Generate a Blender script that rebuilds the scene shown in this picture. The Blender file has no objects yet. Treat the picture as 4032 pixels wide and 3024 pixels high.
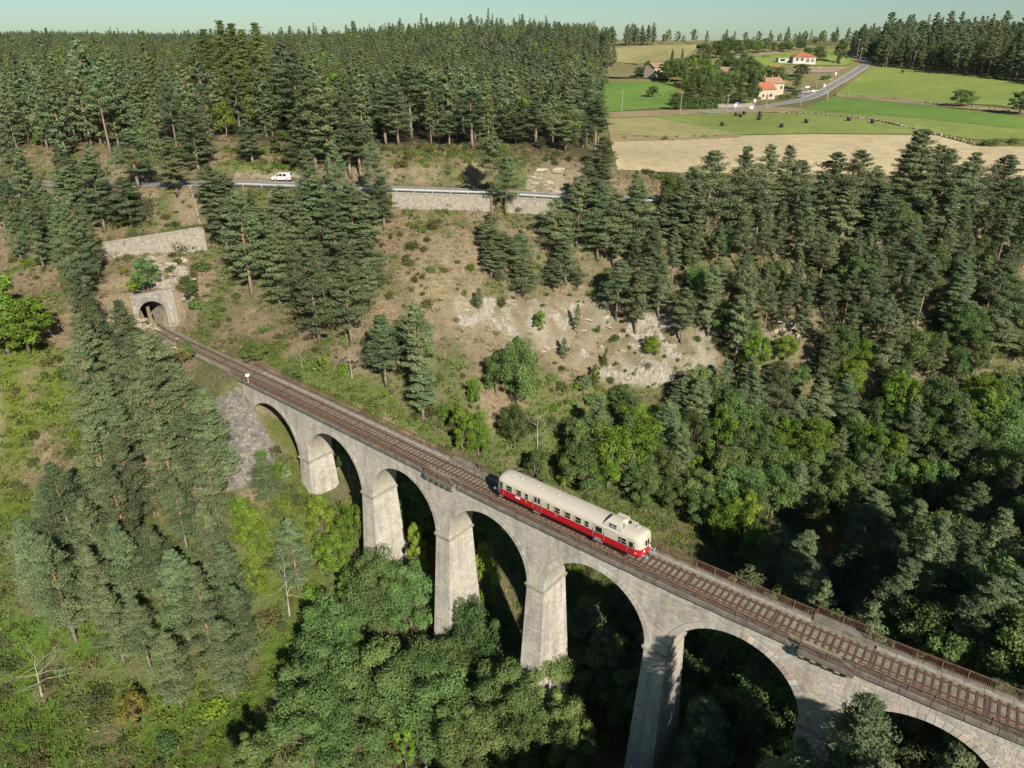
import bpy, bmesh, math, random
import numpy as np
from mathutils import Vector, Matrix, geometry

# ------------------------------------------------------------------ camera, sky, sun, exposure
SC = bpy.context.scene
COL = SC.collection
CAM_H = 52.0                      # metres above rail level (rail level is z = 0)
PITCH = math.radians(25.34)
FPX = 2860.0 / 1.8228             # focal length in the measuring pixels (picture 2212 wide)
cam_data = bpy.data.cameras.new('camera')
cam_data.sensor_width = 36.0
cam_data.lens = 2860.0 / 4032.0 * 36.0
cam_data.clip_start = 1.0
cam_data.clip_end = 9000.0
cam = bpy.data.objects.new('camera', cam_data)
cam.location = (0, 0, CAM_H)
cam.rotation_euler = (math.pi / 2 - PITCH, 0, 0)
COL.objects.link(cam)
SC.camera = cam

SUN_EL = math.radians(33.0)
SUN_DIR = Vector((0.395 * math.cos(SUN_EL), -0.919 * math.cos(SUN_EL), math.sin(SUN_EL)))   # towards the sun
world = bpy.data.worlds.new('World')
SC.world = world
world.use_nodes = True
wn = world.node_tree
bg = wn.nodes['Background']
sky = wn.nodes.new('ShaderNodeTexSky')
sky.sky_type = 'NISHITA'
sky.sun_disc = False
sky.sun_elevation = SUN_EL
sky.sun_rotation = math.atan2(SUN_DIR.x, SUN_DIR.y)
sky.altitude = 800
sky.air_density = 1.0
sky.dust_density = 0.6
sky.ozone_density = 1.5
tintn = wn.nodes.new('ShaderNodeMix')
tintn.data_type = 'RGBA'
tintn.blend_type = 'MULTIPLY'
tintn.inputs[0].default_value = 1.0
tintn.inputs[7].default_value = (0.585, 0.735, 0.75, 1)
wn.links.new(sky.outputs[0], tintn.inputs[6])
wn.links.new(tintn.outputs[2], bg.inputs[0])
bg.inputs[1].default_value = 0.066
sun_data = bpy.data.lights.new('sun', 'SUN')
sun_data.energy = 5.0
sun_data.angle = math.radians(0.53)
sun_data.color = (1.0, 0.93, 0.82)
sun = bpy.data.objects.new('sun', sun_data)
sun.rotation_euler = SUN_DIR.to_track_quat('Z', 'Y').to_euler()
sun.location = (60, -70, 120)
COL.objects.link(sun)
SC.view_settings.view_transform = 'Standard'
SC.view_settings.look = 'None'
SC.view_settings.exposure = 0.62
SC.view_settings.gamma = 1.0
SC.view_settings.use_curve_mapping = False
SC.render.engine = 'CYCLES'
SC.cycles.max_bounces = 5
SC.cycles.diffuse_bounces = 2
SC.cycles.transmission_bounces = 4
SC.cycles.transparent_max_bounces = 6

RNG = np.random.default_rng(7)
random.seed(7)

# ------------------------------------------------------------------ helpers
def prop(o, label=None, cat=None, group=None, kind=None):
    if label: o['label'] = label
    if cat: o['category'] = cat
    if group: o['group'] = group
    if kind: o['kind'] = kind
    return o

def link(o, parent=None):
    COL.objects.link(o)
    if parent is not None: o.parent = parent
    return o

def empty(name, loc=(0, 0, 0), rz=0.0, scale=1.0):
    o = bpy.data.objects.new(name, None)
    o.location = loc
    o.rotation_euler = (0, 0, rz)
    o.scale = (scale,) * 3 if not hasattr(scale, '__len__') else scale
    o.empty_display_size = 0.5
    COL.objects.link(o)
    return o

def npmesh(name, V, F, mats, fmat=None, smooth=False, attrs=None):
    """V (n,3); F (m,3|4) equal-sided faces; attrs name -> ('POINT'|'FACE', 'FLOAT'|'FLOAT_COLOR', array)"""
    me = bpy.data.meshes.new(name)
    V = np.ascontiguousarray(V, np.float32); F = np.ascontiguousarray(F, np.int32)
    k = F.shape[1]
    me.vertices.add(len(V)); me.vertices.foreach_set('co', V.ravel())
    me.loops.add(F.size); me.loops.foreach_set('vertex_index', F.ravel())
    me.polygons.add(len(F))
    me.polygons.foreach_set('loop_start', np.arange(0, F.size, k, dtype=np.int32))
    me.polygons.foreach_set('loop_total', np.full(len(F), k, np.int32))
    if fmat is not None: me.polygons.foreach_set('material_index', np.ascontiguousarray(fmat, np.int32))
    me.polygons.foreach_set('use_smooth', np.full(len(F), bool(smooth)))
    for m in (mats if isinstance(mats, (list, tuple)) else [mats]): me.materials.append(m)
    if attrs:
        for nm, (dom, typ, arr) in attrs.items():
            a = me.attributes.new(nm, typ, dom)
            arr = np.ascontiguousarray(arr, np.float32)
            a.data.foreach_set('color' if typ == 'FLOAT_COLOR' else 'value', arr.ravel())
    me.update(calc_edges=True)
    me.validate()
    return me

class MB:
    """collects simple solids for one mesh"""
    def __init__(s): s.v = []; s.f = []; s.m = []
    def add(s, V, F, m=0):
        b = len(s.v); s.v += [tuple(p) for p in V]
        for f in F: s.f.append([i + b for i in f]); s.m.append(m)
    def box(s, x0, x1, y0, y1, z0, z1, m=0, tf=None):
        V = [(x0, y0, z0), (x1, y0, z0), (x1, y1, z0), (x0, y1, z0), (x0, y0, z1), (x1, y0, z1), (x1, y1, z1), (x0, y1, z1)]
        if tf: V = [tf(*p) for p in V]
        s.add(V, [(3, 2, 1, 0), (4, 5, 6, 7), (0, 1, 5, 4), (1, 2, 6, 5), (2, 3, 7, 6), (3, 0, 4, 7)], m)
    def bar(s, a, b, w, h=None, m=0):
        a = Vector(a); b = Vector(b); d = b - a
        if d.length < 1e-6: return
        h = w if h is None else h
        z = Vector((0, 0, 1)) if abs(d.normalized().z) < .95 else Vector((1, 0, 0))
        x = d.cross(z).normalized() * w / 2; y = x.cross(d).normalized() * h / 2
        V = [a - x - y, a + x - y, a + x + y, a - x + y, b - x - y, b + x - y, b + x + y, b - x + y]
        s.add(V, [(3, 2, 1, 0), (4, 5, 6, 7), (0, 1, 5, 4), (1, 2, 6, 5), (2, 3, 7, 6), (3, 0, 4, 7)], m)
    def tube(s, pts, rad, n=6, m=0, caps=True):
        pts = [Vector(p) for p in pts]; rings = []
        up = None
        for i, p in enumerate(pts):
            d = (pts[min(i + 1, len(pts) - 1)] - pts[max(i - 1, 0)]).normalized()
            if up is None: up = Vector((0, 0, 1)) if abs(d.z) < .9 else Vector((1, 0, 0))
            x = d.cross(up).normalized(); y = x.cross(d).normalized()
            up = y
            r = rad[i] if hasattr(rad, '__len__') else rad
            rings.append([p + (x * math.cos(2 * math.pi * k / n) + y * math.sin(2 * math.pi * k / n)) * r for k in range(n)])
        V = [q for r in rings for q in r]; F = []
        for i in range(len(rings) - 1):
            for k in range(n):
                a = i * n + k; b = i * n + (k + 1) % n
                F.append((a, b, b + n, a + n))
        if caps:
            F.append(tuple(range(n - 1, -1, -1))); F.append(tuple(range((len(rings) - 1) * n, len(rings) * n)))
        s.add(V, F, m)
    def lathe(s, c, prof, n=16, axis='z', m=0):
        V = []; F = []
        for (r, h) in prof:
            for k in range(n):
                a = 2 * math.pi * k / n; q = (r * math.cos(a), r * math.sin(a), h)
                if axis == 'y': q = (q[0], q[2], q[1])
                if axis == 'x': q = (q[2], q[0], q[1])
                V.append((c[0] + q[0], c[1] + q[1], c[2] + q[2]))
        for i in range(len(prof) - 1):
            for k in range(n):
                a = i * n + k; b = i * n + (k + 1) % n; F.append((a, b, b + n, a + n))
        F.append(tuple(range(n - 1, -1, -1))); F.append(tuple(range((len(prof) - 1) * n, len(prof) * n)))
        s.add(V, F, m)
    def mesh(s, name, mats, smooth=False):
        me = bpy.data.meshes.new(name)
        me.from_pydata([tuple(p) for p in s.v], [], s.f)
        for m in (mats if isinstance(mats, (list, tuple)) else [mats]): me.materials.append(m)
        me.polygons.foreach_set('material_index', s.m)
        if smooth: me.polygons.foreach_set('use_smooth', [True] * len(s.f))
        me.update()
        bm = bmesh.new(); bm.from_mesh(me); bmesh.ops.recalc_face_normals(bm, faces=bm.faces); bm.to_mesh(me); bm.free()
        return me
    def build(s, name, mats, parent=None, smooth=False):
        return link(bpy.data.objects.new(name, s.mesh(name, mats, smooth)), parent)

# ------------------------------------------------------------------ materials
def nmat(name):
    m = bpy.data.materials.new(name); m.use_nodes = True
    nt = m.node_tree; return m, nt, nt.nodes['Principled BSDF']

def mixrgb(nt, a, b, fac, mode='MIX'):
    n = nt.nodes.new('ShaderNodeMix'); n.data_type = 'RGBA'; n.blend_type = mode
    for i, v in ((0, fac), (6, a), (7, b)):
        if hasattr(v, 'is_linked'): nt.links.new(v, n.inputs[i])
        elif i == 0: n.inputs[0].default_value = v
        else: n.inputs[i].default_value = (*v[:3], 1)
    return n.outputs[2]

def noise_tex(nt, scale, detail=4, rough=.6, coord='Object', dist=0.0, vec=None):
    n = nt.nodes.new('ShaderNodeTexNoise'); n.inputs['Scale'].default_value = scale
    n.inputs['Detail'].default_value = detail; n.inputs['Roughness'].default_value = rough
    n.inputs['Distortion'].default_value = dist
    if vec is None:
        if coord == 'World':
            g = nt.nodes.new('ShaderNodeNewGeometry'); vec = g.outputs['Position']
        else:
            t = nt.nodes.new('ShaderNodeTexCoord'); vec = t.outputs[coord]
    nt.links.new(vec, n.inputs['Vector'])
    return n.outputs['Fac']

def ramp(nt, fac, stops):
    r = nt.nodes.new('ShaderNodeValToRGB')
    while len(r.color_ramp.elements) < len(stops): r.color_ramp.elements.new(.5)
    for e, (p, c) in zip(r.color_ramp.elements, stops):
        e.position = p; e.color = (*c[:3], 1) if hasattr(c, '__len__') else (c, c, c, 1)
    nt.links.new(fac, r.inputs[0]); return r.outputs[0]

def simple(name, col, rough=.6, var=.18, scale=3.0, metal=0.0, coord='Object', bump=0.0, col2=None, spec=None):
    """a surface colour broken up by two scales of noise"""
    m, nt, b = nmat(name)
    n1 = noise_tex(nt, scale, 5, .65, coord)
    dark = tuple(c * (1 - var) for c in col); light = tuple(min(1, c * (1 + var)) for c in col)
    c = ramp(nt, n1, [(.3, col2 if col2 else dark), (.7, light)])
    nt.links.new(c, b.inputs['Base Color'])
    b.inputs['Roughness'].default_value = rough; b.inputs['Metallic'].default_value = metal
    if spec is not None: b.inputs['Specular IOR Level'].default_value = spec
    if bump:
        bn = nt.nodes.new('ShaderNodeBump'); bn.inputs['Strength'].default_value = bump; bn.inputs['Distance'].default_value = .05
        nt.links.new(noise_tex(nt, scale * 4, 6, .7, coord), bn.inputs['Height']); nt.links.new(bn.outputs[0], b.inputs['Normal'])
    return m

def leaf_mat(name, dark, light, trans=.3, hue=.025, val=.35, rough=.7):
    """foliage: colour by a per-tuft tint attribute and by individual"""
    m, nt, b = nmat(name)
    at = nt.nodes.new('ShaderNodeAttribute'); at.attribute_name = 'tint'
    c = ramp(nt, at.outputs['Fac'], [(0, dark), (1, light)])
    oi = nt.nodes.new('ShaderNodeObjectInfo')
    hs = nt.nodes.new('ShaderNodeHueSaturation')
    def rng(lo, hi, src):
        mr = nt.nodes.new('ShaderNodeMapRange'); mr.inputs[3].default_value = lo; mr.inputs[4].default_value = hi
        nt.links.new(src, mr.inputs[0]); return mr.outputs[0]
    mul = nt.nodes.new('ShaderNodeMath'); mul.operation = 'MULTIPLY'; mul.inputs[1].default_value = 7.31
    fr = nt.nodes.new('ShaderNodeMath'); fr.operation = 'FRACT'
    nt.links.new(oi.outputs['Random'], mul.inputs[0]); nt.links.new(mul.outputs[0], fr.inputs[0])
    nt.links.new(rng(.5 - hue, .5 + hue, oi.outputs['Random']), hs.inputs['Hue'])
    nt.links.new(rng(1 - val, 1 + val, fr.outputs[0]), hs.inputs['Value'])
    hs.inputs['Saturation'].default_value = 1.0
    nt.links.new(c, hs.inputs['Color'])
    b.inputs['Roughness'].default_value = rough
    b.inputs['Specular IOR Level'].default_value = .25
    nt.links.new(hs.outputs[0], b.inputs['Base Color'])
    tr = nt.nodes.new('ShaderNodeBsdfTranslucent')
    nt.links.new(hs.outputs[0], tr.inputs['Color'])
    mx = nt.nodes.new('ShaderNodeMixShader'); mx.inputs[0].default_value = trans
    nt.links.new(b.outputs[0], mx.inputs[1]); nt.links.new(tr.outputs[0], mx.inputs[2])
    nt.links.new(mx.outputs[0], nt.nodes['Material Output'].inputs['Surface'])
    return m

def attr_mat(name, attr='col', rough=.85, var=.25, scale=1.2, coord='World', bump=.0, bscale=4, bdist=.1, fine=None, stain=0.):
    """base colour from a per-face / per-vertex colour attribute, broken up by noise"""
    m, nt, b = nmat(name)
    at = nt.nodes.new('ShaderNodeAttribute'); at.attribute_name = attr
    n = noise_tex(nt, scale, 6, .7, coord)
    g = ramp(nt, n, [(.25, 1 - var), (.75, min(1., 1 + var))])
    c = mixrgb(nt, at.outputs['Color'], g, 1.0, 'MULTIPLY')
    if fine:
        g2 = ramp(nt, noise_tex(nt, fine, 3, .7, coord), [(.3, .72), (.7, 1.28)])
        c = mixrgb(nt, c, g2, 1.0, 'MULTIPLY')
    if stain:      # rain streaks and lichen patches
        ge = nt.nodes.new('ShaderNodeNewGeometry'); mp = nt.nodes.new('ShaderNodeMapping'); mp.inputs['Scale'].default_value = (1.1, 1.1, .13); nt.links.new(ge.outputs['Position'], mp.inputs[0])
        g3 = ramp(nt, noise_tex(nt, .9, 5, .65, vec=mp.outputs[0]), [(.30, 1 - stain), (.55, 1.)]); c = mixrgb(nt, c, g3, 1.0, 'MULTIPLY')
        g4 = ramp(nt, noise_tex(nt, .22, 4, .6, 'World'), [(.35, 1 - stain * .55), (.6, 1.)]); c = mixrgb(nt, c, g4, 1.0, 'MULTIPLY')
    nt.links.new(c, b.inputs['Base Color'])
    b.inputs['Roughness'].default_value = rough; b.inputs['Specular IOR Level'].default_value = .2
    if bump:
        bn = nt.nodes.new('ShaderNodeBump'); bn.inputs['Strength'].default_value = bump; bn.inputs['Distance'].default_value = bdist
        nt.links.new(noise_tex(nt, bscale, 6, .75, coord), bn.inputs['Height']); nt.links.new(bn.outputs[0], b.inputs['Normal'])
    return m

M = {}
M['ground'] = attr_mat('ground_earth', var=.35, scale=.35, bump=.9, bscale=1.3, bdist=.6, fine=2.2)
M['stone'] = attr_mat('granite_block', var=.16, scale=2.5, rough=.8, bump=.3, bscale=9, bdist=.02, stain=.34)
M['mortar'] = simple('mortar', (.36, .325, .26), .9, .2, 1.5, coord='World')
M['coping'] = simple('weathered_coping', (.15, .135, .108), .9, .45, 1.1, coord='World', bump=.3)
M['rock'] = simple('rock', (.34, .29, .215), .9, .4, 1.2, coord='World', bump=.8)
M['rust'] = simple('rusted_iron', (.135, .07, .045), .85, .4, 2.2, coord='World')
M['rail'] = simple('rail_steel', (.14, .075, .05), .6, .3, 2.0, metal=.3)
M['sleeper'] = simple('sleeper', (.085, .05, .04), .85, .35, 2.0, coord='World')
M['ballast'] = simple('ballast', (.205, .175, .125), .95, .45, 2.2, coord='World', bump=.8, col2=(.095, .095, .05))
M['concrete'] = simple('old_concrete', (.28, .255, .20), .9, .35, 1.5, coord='World', bump=.2)
M['white'] = simple('white_paint', (.78, .77, .73), .5, .06, 2)
M['asphalt'] = simple('asphalt', (.20, .19, .175), .9, .25, .6, coord='World')
M['galv'] = simple('galvanised_steel', (.5, .5, .48), .45, .15, 2, metal=.4)
M['black'] = simple('black_wrap', (.012, .012, .016), .35, .3, 3)
M['glass'] = simple('dark_glass', (.012, .015, .018), .08, .2, 2, spec=.6)
M['tyre'] = simple('tyre_rubber', (.02, .02, .02), .8, .2, 4)
M['bark'] = simple('grey_bark', (.17, .135, .10), .9, .4, 3, bump=.5)
M['deadwood'] = simple('bleached_wood', (.36, .31, .25), .9, .3, 3)
M['wood'] = simple('pole_wood', (.30, .25, .19), .85, .3, 2)
M['water'], nt, b = nmat('river_water')
b.inputs['Base Color'].default_value = (.10, .042, .012, 1); b.inputs['Roughness'].default_value = .12
bn = nt.nodes.new('ShaderNodeBump'); bn.inputs['Strength'].default_value = .25; bn.inputs['Distance'].default_value = .1
nt.links.new(noise_tex(nt, 1.5, 3, .6, 'World'), bn.inputs['Height']); nt.links.new(bn.outputs[0], b.inputs['Normal'])
# Scots pine bark: grey-brown below, orange higher up
M['pinebark'], nt, b = nmat('pine_bark')
tc = nt.nodes.new('ShaderNodeTexCoord'); sx = nt.nodes.new('ShaderNodeSeparateXYZ'); nt.links.new(tc.outputs['Object'], sx.inputs[0])
mr = nt.nodes.new('ShaderNodeMapRange'); mr.inputs[1].default_value = 3; mr.inputs[2].default_value = 10; nt.links.new(sx.outputs[2], mr.inputs[0])
nz = noise_tex(nt, 3, 5, .7)
c1 = ramp(nt, nz, [(.3, (.13, .10, .075)), (.7, (.28, .22, .165))]); c2 = ramp(nt, nz, [(.3, (.24, .12, .06)), (.7, (.42, .23, .12))])
nt.links.new(mixrgb(nt, c1, c2, mr.outputs[0]), b.inputs['Base Color']); b.inputs['Roughness'].default_value = .9
M['pine'] = leaf_mat('pine_needles', (.075, .112, .048), (.255, .312, .150), .36, .022, .30)
M['spruce'] = leaf_mat('spruce_needles', (.075, .105, .030), (.225, .27, .085), .36, .015, .25)
M['leaf'] = leaf_mat('broad_leaves', (.060, .112, .028), (.225, .312, .100), .45, .022, .30)
M['leafbright'] = leaf_mat('bright_leaves', (.08, .15, .014), (.28, .40, .055), .45, .02, .25)
M['broom'] = leaf_mat('broom_leaves', (.07, .085, .026), (.20, .21, .075), .35, .04, .35)
M['yellow'] = leaf_mat('yellowing_leaves', (.12, .12, .018), (.34, .30, .06), .4, .02, .25)
M['dry'] = leaf_mat('dry_grass', (.19, .14, .075), (.42, .31, .17), .3, .02, .3)
M['heath'] = leaf_mat('green_herbs', (.06, .10, .012), (.19, .255, .045), .35, .04, .3)
# ------------------------------------------------------------------ measuring: picture (2212 wide) <-> place
CP, SP = math.cos(PITCH), math.sin(PITCH)
def project(P):
    P = np.atleast_2d(np.asarray(P, float)); X, Y, Zc = P[:, 0], P[:, 1], P[:, 2] - CAM_H
    f = Y * CP - Zc * SP; u = Y * SP + Zc * CP
    f = np.where(f < 1, 1, f)
    return np.stack([1106 + FPX * X / f, 829.5 - FPX * u / f], 1)
def ray(dx, dy):
    x = dx - 1106; y = -(dy - 829.5)
    d = np.array([x, FPX * CP + y * SP, -FPX * SP + y * CP]); return d / d[1]
def at_z(dx, dy, z):
    d = ray(dx, dy); return d * ((z - CAM_H) / d[2]) + np.array([0, 0, CAM_H])
def at_y(dx, dy, Y):
    return ray(dx, dy) * Y + np.array([0, 0, CAM_H])

# the track's centre line: O + e*s + w*c(s), s runs from the tunnel (-95) to the near end (+75)
TO = np.array([0., 76.]); TE = np.array([.7706, -.6373]); TE /= np.hypot(*TE); TW = np.array([-TE[1], TE[0]])
CPOLY = np.array([0.1081196, 0.74930837, 0.95819805, 0.02477565, 0.40570845])
def c_of(s):
    s = np.asarray(s, float)
    a = np.polyval(CPOLY, np.clip(s, -55, 62) / 50)
    sl = np.polyval(np.polyder(CPOLY), 62 / 50.) / 50
    return a + np.where(s > 62, (s - 62) * sl, 0.) + np.where(s < -80, ((s + 80) ** 2) * .0028, 0.)
def track(s, off=0.0, z=0.0):
    """point at station s, off metres to the far side (+) or the near side (-)"""
    h = .05; c = float(c_of(s)); dc = float(c_of(s + h) - c_of(s - h)) / (2 * h)
    t = TE + TW * dc; t = t / np.hypot(*t); n = np.array([-t[1], t[0]])
    p = TO + TE * s + TW * c + n * off
    return Vector((p[0], p[1], z))
def track_ang(s):
    a = track(s - .1); b = track(s + .1); return math.atan2(b.y - a.y, b.x - a.x)
def to_track(X, Y):
    s = (X - TO[0]) * TE[0] + (Y - TO[1]) * TE[1]; c = (X - TO[0]) * TW[0] + (Y - TO[1]) * TW[1] - c_of(s); return s, c

# ------------------------------------------------------------------ terrain
ROAD = np.array([(-190, 176, 24.), (-140, 172, 22.5), (-90, 167, 22.5), (-60.9, 163.9, 23.5), (-47.7, 163.9, 23), (-26.9, 167.8, 21.5), (-5, 172, 20), (10.2, 172.4, 19), (36.8, 174.9, 17.5), (66, 176.4, 16.7), (94.8, 178, 16), (116, 179.4, 15.5), (160, 178, 14.5), (230, 168, 12)])
CTRL = [
 # valley floor, front to back
 (-120, 40, -42), (-72, 60, -40), (-71.6, 68.8, -39.5), (-51.4, 75.5, -38), (-34.6, 67.3, -38.3), (-24, 71, -38.6), (-10, 76, -38), (4, 84, -37), (22, 93, -36), (45, 105, -34), (80, 117, -30), (125, 126, -25), (180, 130, -18),
 (24, 24, -18), (27, 38.5, -13), (22, 32, -15), (40, 24, -12), (60, 55, -13), (75, 65, -12), (95, 80, -12), (4, 45, -34), (-40, 30, -40), (40, 5, -16), (0, 0, -36), (-100, 0, -42), (100, 0, -18), (60, -40, -28), (-60, -60, -38),
 # lower left slopes
 (-70.1, 78.8, -37), (-79.2, 84.1, -33), (-83.5, 95.1, -24), (-88.4, 107.5, -14), (-71, 104.3, -12), (-83.1, 116.4, -5), (-90.8, 118.9, 2), (-39.6, 85, -33), (-41.2, 95.1, -23), (-58, 95, -19), (-60, 106, -9), (-62, 84, -30), (-130, 110, -6), (-130, 80, -26), (-200, 100, -8), (-160, 50, -38),
 # under the viaduct
 (-34.4, 101.2, -18), (-20.6, 93, -25.5), (-8.4, 83, -32), (4, 72.6, -36), (17, 62, -37), (29, 52, -29), (43, 41, -25), (56, 31, -15), (66, 24, -4), (72, 20, 0),
 (-42, 106.5, -10.5), (-46, 101, -12.5), (-38.8, 107.5, -12.5), (-47.7, 112.3, -3.5), (-54, 112, -4.5), (-30, 113, -10), (-20, 103, -19), (-14, 112, -16), (-4, 100, -27),
 # far bank: slope from the valley to the road
 (-48, 121, -.3), (-60, 131, 0.), (-56, 134, 3), (-43.4, 138.1, 3), (-45.7, 150.5, 11), (-29.4, 121.9, -2.5), (-27.1, 143.8, 9), (-10, 147, 10.), (-9.9, 138.2, 1), (-4.2, 122, -18.5), (-8, 129, -8), (14.8, 152, -2.), (12, 162, 9), (28.8, 139.4, -13), (18.1, 125.4, -25), (40.5, 157.7, 2), (49.7, 136, -22), (58.9, 146.2, -9), (60, 162, 6), (78.8, 142, -13), (96.8, 148, -5), (92.5, 162, 5), (91.5, 128, -22), (130, 150, -5), (140, 140, -13),
 # tunnel hill
 (-76, 138, 8), (-68.5, 141, 8), (-72, 143, 8.8), (-80, 138, 7.5), (-86, 148, 11.5), (-66.6, 155.5, 14.), (-86, 151, 15), (-68, 158, 18.), (-56, 148, 10.5), (-96, 140, 8), (-100, 155, 14.5), (-130, 150, 12), (-74.7, 128, -4), (-82, 130, 2),
 # above the road
 (-60, 171, 25), (-47, 171, 25), (-50, 185, 27.5), (-90, 176, 26.5), (-92, 190, 30), (-140, 190, 29), (-26, 176, 24.5), (-10, 181, 26), (10, 184, 25), (22, 185, 23), (-20, 200, 29), (15, 205, 26), (35, 191, 21.3), (66, 189, 20), (95, 190, 19.5), (120, 192, 19.5), (160, 190, 19),
 (29.2, 222, 22.3), (90.6, 256.9, 26), (42.4, 315, 24), (73.9, 269.8, 25), (149, 221.6, 25), (120, 205, 21.3), (191, 289, 29), (193, 333, 29.5), (155, 409, 26), (126, 392, 25.5), (250, 200, 20), (300, 300, 31), (260, 420, 35.5),
 (-60, 260, 25), (-140, 250, 27), (-250, 240, 28), (-30, 330, 24.5), (-100, 370, 26), (-250, 400, 29), (-400, 300, 30), (20, 380, 25.5), (60, 480, 30), (64, 563, 31), (0, 500, 34), (15, 640, 43), (-50, 740, 52), (-120, 640, 38), (-190, 760, 40), (-300, 650, 34), (-500, 600, 34), (-10, 800, 53),
 # far right: hill farm, upland fields, ridge wood
 (205, 545, 41), (235, 500, 36), (330, 640, 43), (120, 560, 43), (83, 487, 36), (110, 700, 49.5), (200, 720, 50), (60, 760, 49), (400, 480, 40), (420, 620, 46), (500, 400, 40), (330, 330, 33), (350, 900, 51), (600, 800, 51), (150, 1000, 51.5),
 (-200, 900, 43), (-420, 900, 37), (-700, 1000, 38), (-1000, 1350, 50), (-1250, 1600, 54), (-300, 1400, 43), (-300, 1700, 44), (300, 1700, 47), (1000, 1500, 47), (0, 3000, 44), (-2500, 2500, 46), (2500, 2500, 46), (2500, 0, 40), (-2500, 0, 40), (0, -800, 10), (1500, 600, 45), (-1500, 500, 45), (700, 0, 20), (-700, 100, 20),
]
CTRL = np.array(CTRL, float)
_C = 12.0
def _kern(P, Q):
    return np.sqrt((P[:, None, 0] - Q[None, :, 0]) ** 2 + (P[:, None, 1] - Q[None, :, 1]) ** 2 + _C * _C)
_K = -_kern(CTRL, CTRL) + np.eye(len(CTRL)) * .4
_A = np.block([[_K, np.ones((len(CTRL), 1))], [np.ones((1, len(CTRL))), np.zeros((1, 1))]])
_W = np.linalg.solve(_A, np.r_[CTRL[:, 2], 0.])
def vnoise(X, Y, sc, seed=0):
    """value noise in -1..1"""
    x = X / sc; y = Y / sc; xi = np.floor(x).astype(np.int64); yi = np.floor(y).astype(np.int64); fx = x - xi; fy = y - yi
    fx = fx * fx * (3 - 2 * fx); fy = fy * fy * (3 - 2 * fy)
    def h(a, b):
        n = (a * 374761393 + b * 668265263 + seed * 974711) & 0x7fffffff
        n = ((n ^ (n >> 13)) * 1274126177) & 0x7fffffff
        return ((n ^ (n >> 16)) & 0xffff) / 32767.5 - 1
    return (h(xi, yi) * (1 - fx) + h(xi + 1, yi) * fx) * (1 - fy) + (h(xi, yi + 1) * (1 - fx) + h(xi + 1, yi + 1) * fx) * fy
def fbm(X, Y, sc, n=4, seed=0):
    r = 0; a = 1.; t = 0
    for i in range(n): r = r + a * vnoise(X, Y, sc / 2 ** i, seed + i * 17); t += a; a *= .5
    return r / t
def seg_dist(X, Y, PL):
    """distance to a polyline and the height carried by it"""
    best = np.full(X.shape, 1e9); zz = np.zeros(X.shape)
    for a, b in zip(PL[:-1], PL[1:]):
        d = b[:2] - a[:2]; L = d @ d
        t = np.clip(((X - a[0]) * d[0] + (Y - a[1]) * d[1]) / L, 0, 1)
        q = np.hypot(X - a[0] - d[0] * t, Y - a[1] - d[1] * t)
        m = q < best; best = np.where(m, q, best); zz = np.where(m, a[2] + (b[2] - a[2]) * t, zz)
    return best, zz
def smooth01(x): x = np.clip(x, 0, 1); return x * x * (3 - 2 * x)
# tunnel portal: right jamb (far side) and left jamb
PR = np.array([-69.0, 137.4]); PLJ = np.array([-73.6, 135.4]); PD = (PR - PLJ) / np.hypot(*(PR - PLJ)); PN = np.array([PD[1], -PD[0]])   # PN points out of the tunnel
PMID = (PR + PLJ) / 2
def inside_hill(X, Y): return (X - PMID[0]) * PN[0] + (Y - PMID[1]) * PN[1] < -.6
TWALL = np.array([at_z(218 + 222 * k / 6, 527 - 35 * k / 6, 14.6 + 2.0 * k / 6) for k in range(7)])
RIVER = np.array([(-120, 44, 0), (-60, 40, 0), (-33, 57, 0), (-25, 70.5, 0), (-10, 76, 0), (6, 85, 0), (24, 94, 0), (46, 105, 0), (80, 117, 0), (125, 126, 0)], float)
ROCKPOLY = np.array([(985, 640), (1130, 650), (1290, 640), (1330, 610), (1480, 650), (1560, 730), (1545, 800), (1410, 830), (1300, 820), (1180, 770), (1090, 740), (990, 700)], float)
ROCK2 = [np.array(p, float) for p in ([(1140, 365), (1215, 365), (1225, 415), (1140, 415)], [(300, 560), (400, 540), (420, 640), (380, 650), (290, 600)], [(1640, 700), (1720, 690), (1740, 780), (1650, 760)], [(290, 690), (400, 700), (400, 760), (310, 740)], [(2090, 600), (2150, 590), (2150, 650), (2100, 660)])]
def in_poly(P, poly):
    x, y = P[:, 0], P[:, 1]; r = np.zeros(len(P), bool); j = len(poly) - 1
    for i in range(len(poly)):
        xi, yi = poly[i]; xj, yj = poly[j]
        with np.errstate(divide='ignore', invalid='ignore'):
            r ^= ((yi > y) != (yj > y)) & (x < (xj - xi) * (y - yi) / (yj - yi + 1e-12) + xi)
        j = i
    return r
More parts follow.
